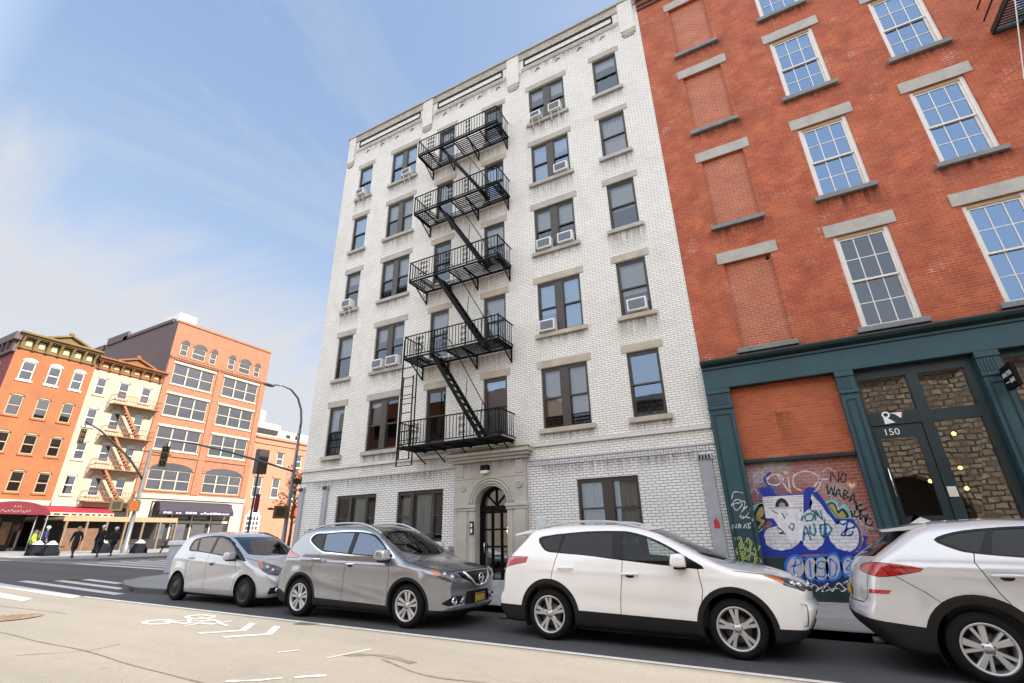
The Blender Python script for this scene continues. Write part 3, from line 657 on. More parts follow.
p = MB(); p.lathe([(.0, .06), (.04, .05), (.05, -.02), (0, -.03)], (1.05, FY-.06, 8.3), 'z', 10); p.build('wall_camera', M_black, rb)

# shopfront
sf = MB(); YF = FY-.22
sf.bbox(RX0+.01, 31, YF+.04, FY-.001, 4.93, 5.44, .01)                     # frieze board
sf.box(RX0+.01, 31, YF+.0, FY-.002, 5.445, 5.50)
sf.prism([(YF+.02, 5.50), (YF-.12, 5.56), (YF-.16, 5.62), (YF-.16, 5.66), (FY-.003, 5.70), (FY-.003, 5.50)], RX0+.01, 31, 'x', 1)
front = sf.build('shopfront_cornice', [M_green, M_greendark], rb)
def pilaster(x0, x1):
    p = MB(); zb, zt = -.4, 4.928
    p.bbox(x0, x1, YF+.06, FY+.35, zb, zt, .006, 0)
    p.bbox(x0-.02, x1+.02, YF+.02, YF+.1, 4.40, 4.47, .01, 0); p.bbox(x0-.01, x1+.01, YF+.03, YF+.1, 4.80, zt-.002, .01, 0)
    n = max(3, int((x1-x0)/.07)); 
    for k in range(n): xx = x0+.05+(x1-x0-.1)*k/n; p.box(xx, xx+.03, YF+.045, YF+.062, 4.5, 4.78, 0)
    # raised frame of a long panel
    a, b, c, d = x0+.1, x1-.1, .75, 4.25
    for q in ((a-.025, a, c, d), (b, b+.025, c, d), (a-.025, b+.025, d, d+.025), (a-.025, b+.025, c-.025, c)): p.box(q[0], q[1], YF+.042, YF+.061, q[2], q[3], 1)
    p.bbox(x0-.02, x1+.02, YF+.01, YF+.1, -.4, .35, .012, 0)
    return p.build('shopfront_pilaster', [M_green, M_greendark], rb)
for a, b in ((-1.07, -.51), (1.76, 2.11), (4.26, 4.64), (7.0, 7.36), (9.7, 10.1), (15.6, 16), (22, 22.4), (30.6, 31)): pilaster(a, b)
# brick bay
YB = FY+.06
p = MB(); p.quad((-.51, YB, 3.14), (1.76, YB, 3.14), (1.76, YB, 4.93), (-.51, YB, 4.93), 0)
for i in range(30): p.box(-.5+i*.075, -.5+i*.075+.062, YB-.012, YB+.01, 4.80, 4.92, 0)
p.build('brick_panel', M_redbay, rb)
stain(.36, .78, 3.2, 4.2, stain_mat('faded_brick_stain', (.12, .05, .035), .5), YB-.0035, rb)
p = MB(); p.quad((-.51, YB, .1), (1.76, YB, .1), (1.76, YB, 3.05), (-.51, YB, 3.05)); p.build('lower_brick_panel', brick('worn_red_brick', (.42, .10, .06), (.32, .07, .045), (.34, .28, .25), bw=.205, bh=.075, ms=.009, dirt=.3, dirtcol=(.12, .05, .04), white=.55, wcol=(.55, .48, .46), bump=.5, vary=.3), rb)
p = MB(); p.bbox(-.505, 1.755, YB-.12, YB+.02, 3.05, 3.14, .012); p.build('ledge', M_greendark, rb)
p = MB(); p.bbox(-.505, 1.755, YB-.05, YB-.002, -.4, 1.0, .01); p.build('base_panel', M_greendark, rb)
p = MB(); p.bbox(RX0+.01, 31, YF-.03, FY+.3, -.5, .14, .01); p.build('plinth', pm('worn_step_stone', (.33, .29, .25), .85, var=.3, scale=2.5, bump=.5, fine=.3), rb)
# door bay
yd = FY+.08
p = MB()
p.box(2.11, 2.18, yd-.05, yd+.1, .1, 4.93); p.box(4.08, 4.26, yd-.05, yd+.1, .1, 4.93); p.box(3.08, 3.28, yd-.06, yd+.1, .1, 4.93)
p.box(2.18, 3.08, yd-.055, yd+.1, 3.64, 3.92); p.box(3.28, 4.08, yd-.055, yd+.1, 3.64, 3.88); p.box(2.18, 3.08, yd-.055, yd+.1, 4.70, 4.93); p.box(3.28, 4.08, yd-.055, yd+.1, 4.70, 4.93)
p.box(3.28, 4.08, yd-.06, yd+.1, .1, .95)
ft = p.build('shopfront_frame', M_greendark, rb)
for a, b, z0, z1 in ((2.18, 3.08, 3.92, 4.70), (3.28, 4.08, 3.88, 4.70), (3.28, 4.08, .95, 3.64)): MB().quad((a, yd+.02, z0), (b, yd+.02+.004, z0), (b, yd+.02, z1), (a, yd+.022, z1)).build('pane', M_glassd, ft, recalc=False)
p = MB(); p.box(2.19, 2.29, yd-.035, yd+.03, .2, 3.62); p.box(2.92, 3.07, yd-.035, yd+.03, .2, 3.62); p.box(2.29, 2.92, yd-.034, yd+.029, 3.36, 3.62); p.box(2.29, 2.92, yd-.034, yd+.029, .2, 1.76)
dr = p.build('shop_door', M_greendark, rb)
MB().quad((2.29, yd, 1.76), (2.92, yd+.003, 1.76), (2.92, yd, 3.36), (2.29, yd, 3.36)).build('pane', M_glassd, dr)
MB().tube([(2.235, yd-.035, 2.15), (2.235, yd-.1, 2.15), (2.235, yd-.1, 2.72), (2.235, yd-.035, 2.72)], .017, 8).build('handle', M_chrome, dr)
MB().bbox(3.10, 3.25, yd-.075, yd-.061, 2.1, 2.30, .004).build('paper_notice', pm('notice_paper', (.68, .62, .5), .8), ft)
p = MB(); fn = lambda u, v: (2.36+u, yd-.0375, 3.42+v); text_mb(p, '150', .20, fn)
p.build('door_number', pm('white_vinyl', (.8, .8, .78), .5), ft, recalc=False); p = MB()
# bird head emblem over the number: ring head, curved neck, triangular beak
bx, bz = 2.50, 3.79
p.add([(bx+r_*math.cos(a), yd-.0565, bz+.07+r_*math.sin(a)) for a in np.linspace(0, 2*math.pi, 17)[:-1] for r_ in (.075, .042)], [(2*i, 2*((i+1) % 16), 2*((i+1) % 16)+1, 2*i+1) for i in range(16)])
p.poly([(bx-.06, yd-.0567, bz+.06), (bx-.02, yd-.0567, bz+.03), (bx+.13, yd-.0567, bz-.11), (bx-.06, yd-.0567, bz-.13)])
p.poly([(bx+.07, yd-.0567, bz+.10), (bx+.16, yd-.0567, bz+.07), (bx+.25, yd-.0567, bz-.03), (bx+.29, yd-.0567, bz+.10)])
p.poly([(bx+.25, yd-.0572, bz-.03), (bx+.27, yd-.0572, bz-.03), (bx+.32, yd-.0572, bz+.10), (bx+.29, yd-.0572, bz+.10)], 1)
p.build('emblem', [pm('white_vinyl', (.8, .8, .78), .5), pm('red_vinyl', (.5, .03, .03), .5)], ft, recalc=False)
# next bay
p = MB(); p.box(4.64, 7.0, yd-.05, yd+.1, 4.78, 4.93); p.box(4.64, 4.74, yd-.05, yd+.1, .1, 4.78); p.box(5.8, 5.95, yd-.05, yd+.1, .1, 4.78); p.box(6.88, 7.0, yd-.05, yd+.1, .1, 4.78)
p.box(4.74, 5.8, yd-.051, yd+.1, 3.64, 3.86); p.box(5.95, 6.88, yd-.051, yd+.1, 3.64, 3.86); p.box(4.74, 5.8, yd-.051, yd+.1, .1, .9); p.box(5.95, 6.88, yd-.051, yd+.1, .1, .9)
f2 = p.build('shopfront_frame', M_greendark, rb)
for a, b in ((4.74, 5.8), (5.95, 6.88)):
    for z0, z1 in ((.9, 3.64), (3.86, 4.78)): MB().quad((a, yd+.02, z0), (b, yd+.02, z0), (b, yd+.02, z1), (a, yd+.02, z1)).build('pane', M_glassd, f2, recalc=False)
for a, b in ((7.36, 9.7), (10.1, 15.6), (16, 22), (22.4, 30.6)): MB().quad((a, yd, -.1), (b, yd, -.1), (b, yd, 4.93), (a, yd, 4.93)).build('shutter', M_greendark, rb)
p = MB(); p.quad((1.8, FY+4.5, 0), (7.3, FY+4.5, 0), (7.3, FY+4.5, 5), (1.8, FY+4.5, 5)); p.quad((1.8, FY+.4, 0), (1.8, FY+4.5, 0), (1.8, FY+4.5, 5), (1.8, FY+.4, 5)); p.quad((7.3, FY+.4, 0), (7.3, FY+4.5, 0), (7.3, FY+4.5, 5), (7.3, FY+.4, 5))
p.quad((1.8, FY+.4, 4.9), (7.3, FY+.4, 4.9), (7.3, FY+4.5, 4.9), (1.8, FY+4.5, 4.9)); p.quad((1.8, FY+.4, .12), (7.3, FY+.4, .12), (7.3, FY+4.5, .12), (1.8, FY+4.5, .12))
p.build('shop_room', pm('shop_room_wall', (.10, .07, .045), .8, var=.3, scale=1), rb)
for i, (x, y, z) in enumerate(((3.55, 1.3, 3.35), (3.95, 1.6, 3.55), (3.75, 2.2, 2.75), (4.05, 2.4, 2.85), (3.9, 1.9, 2.35), (3.45, 2.6, 2.6))):
    b = MB(); b.sphere((x, FY+y, z), .045, 10, 6); t = thing('hanging_bulb', 'warm bare light bulb hanging inside the shop behind the tall window pane', 'light bulb', (x, FY+y, z), 'warm bulbs hanging in the shop')
    b.build('bulb', M_warm, t); MB().tube([(x, FY+y, z+.04), (x, FY+y, 4.88)], .006, 5).build('cord', M_black, t)

# blade sign
sg = thing('blade_sign', 'small black square blade sign with white lettering beside the teal pilaster', 'sign', (4.54, FY-.3, 4.2))
p = MB(); p.bbox(4.50, 4.57, FY-.80, FY-.26, 4.02, 4.48, .008); p.build('sign_board', M_black, sg)
p = MB(); fn = lambda u, v: (4.497, FY-.31-u, 4.27+v); text_mb(p, 'SHUTER', .115, fn, 0, .005)
fn = lambda u, v: (4.497, FY-.55-u, 4.12+v); text_mb(p, 'BAR', .115, fn, 0, .004); p.quad(fn(-.19, .03), fn(-.03, .03), fn(-.03, .045), fn(-.19, .045)); p.build('lettering', pm('sign_white', (.85, .85, .85), .5), sg, recalc=False)
p = MB(); p.bar((4.535, FY-.27, 4.38), (4.535, FY-.15, 4.38), .03); p.build('bracket', M_black, sg)

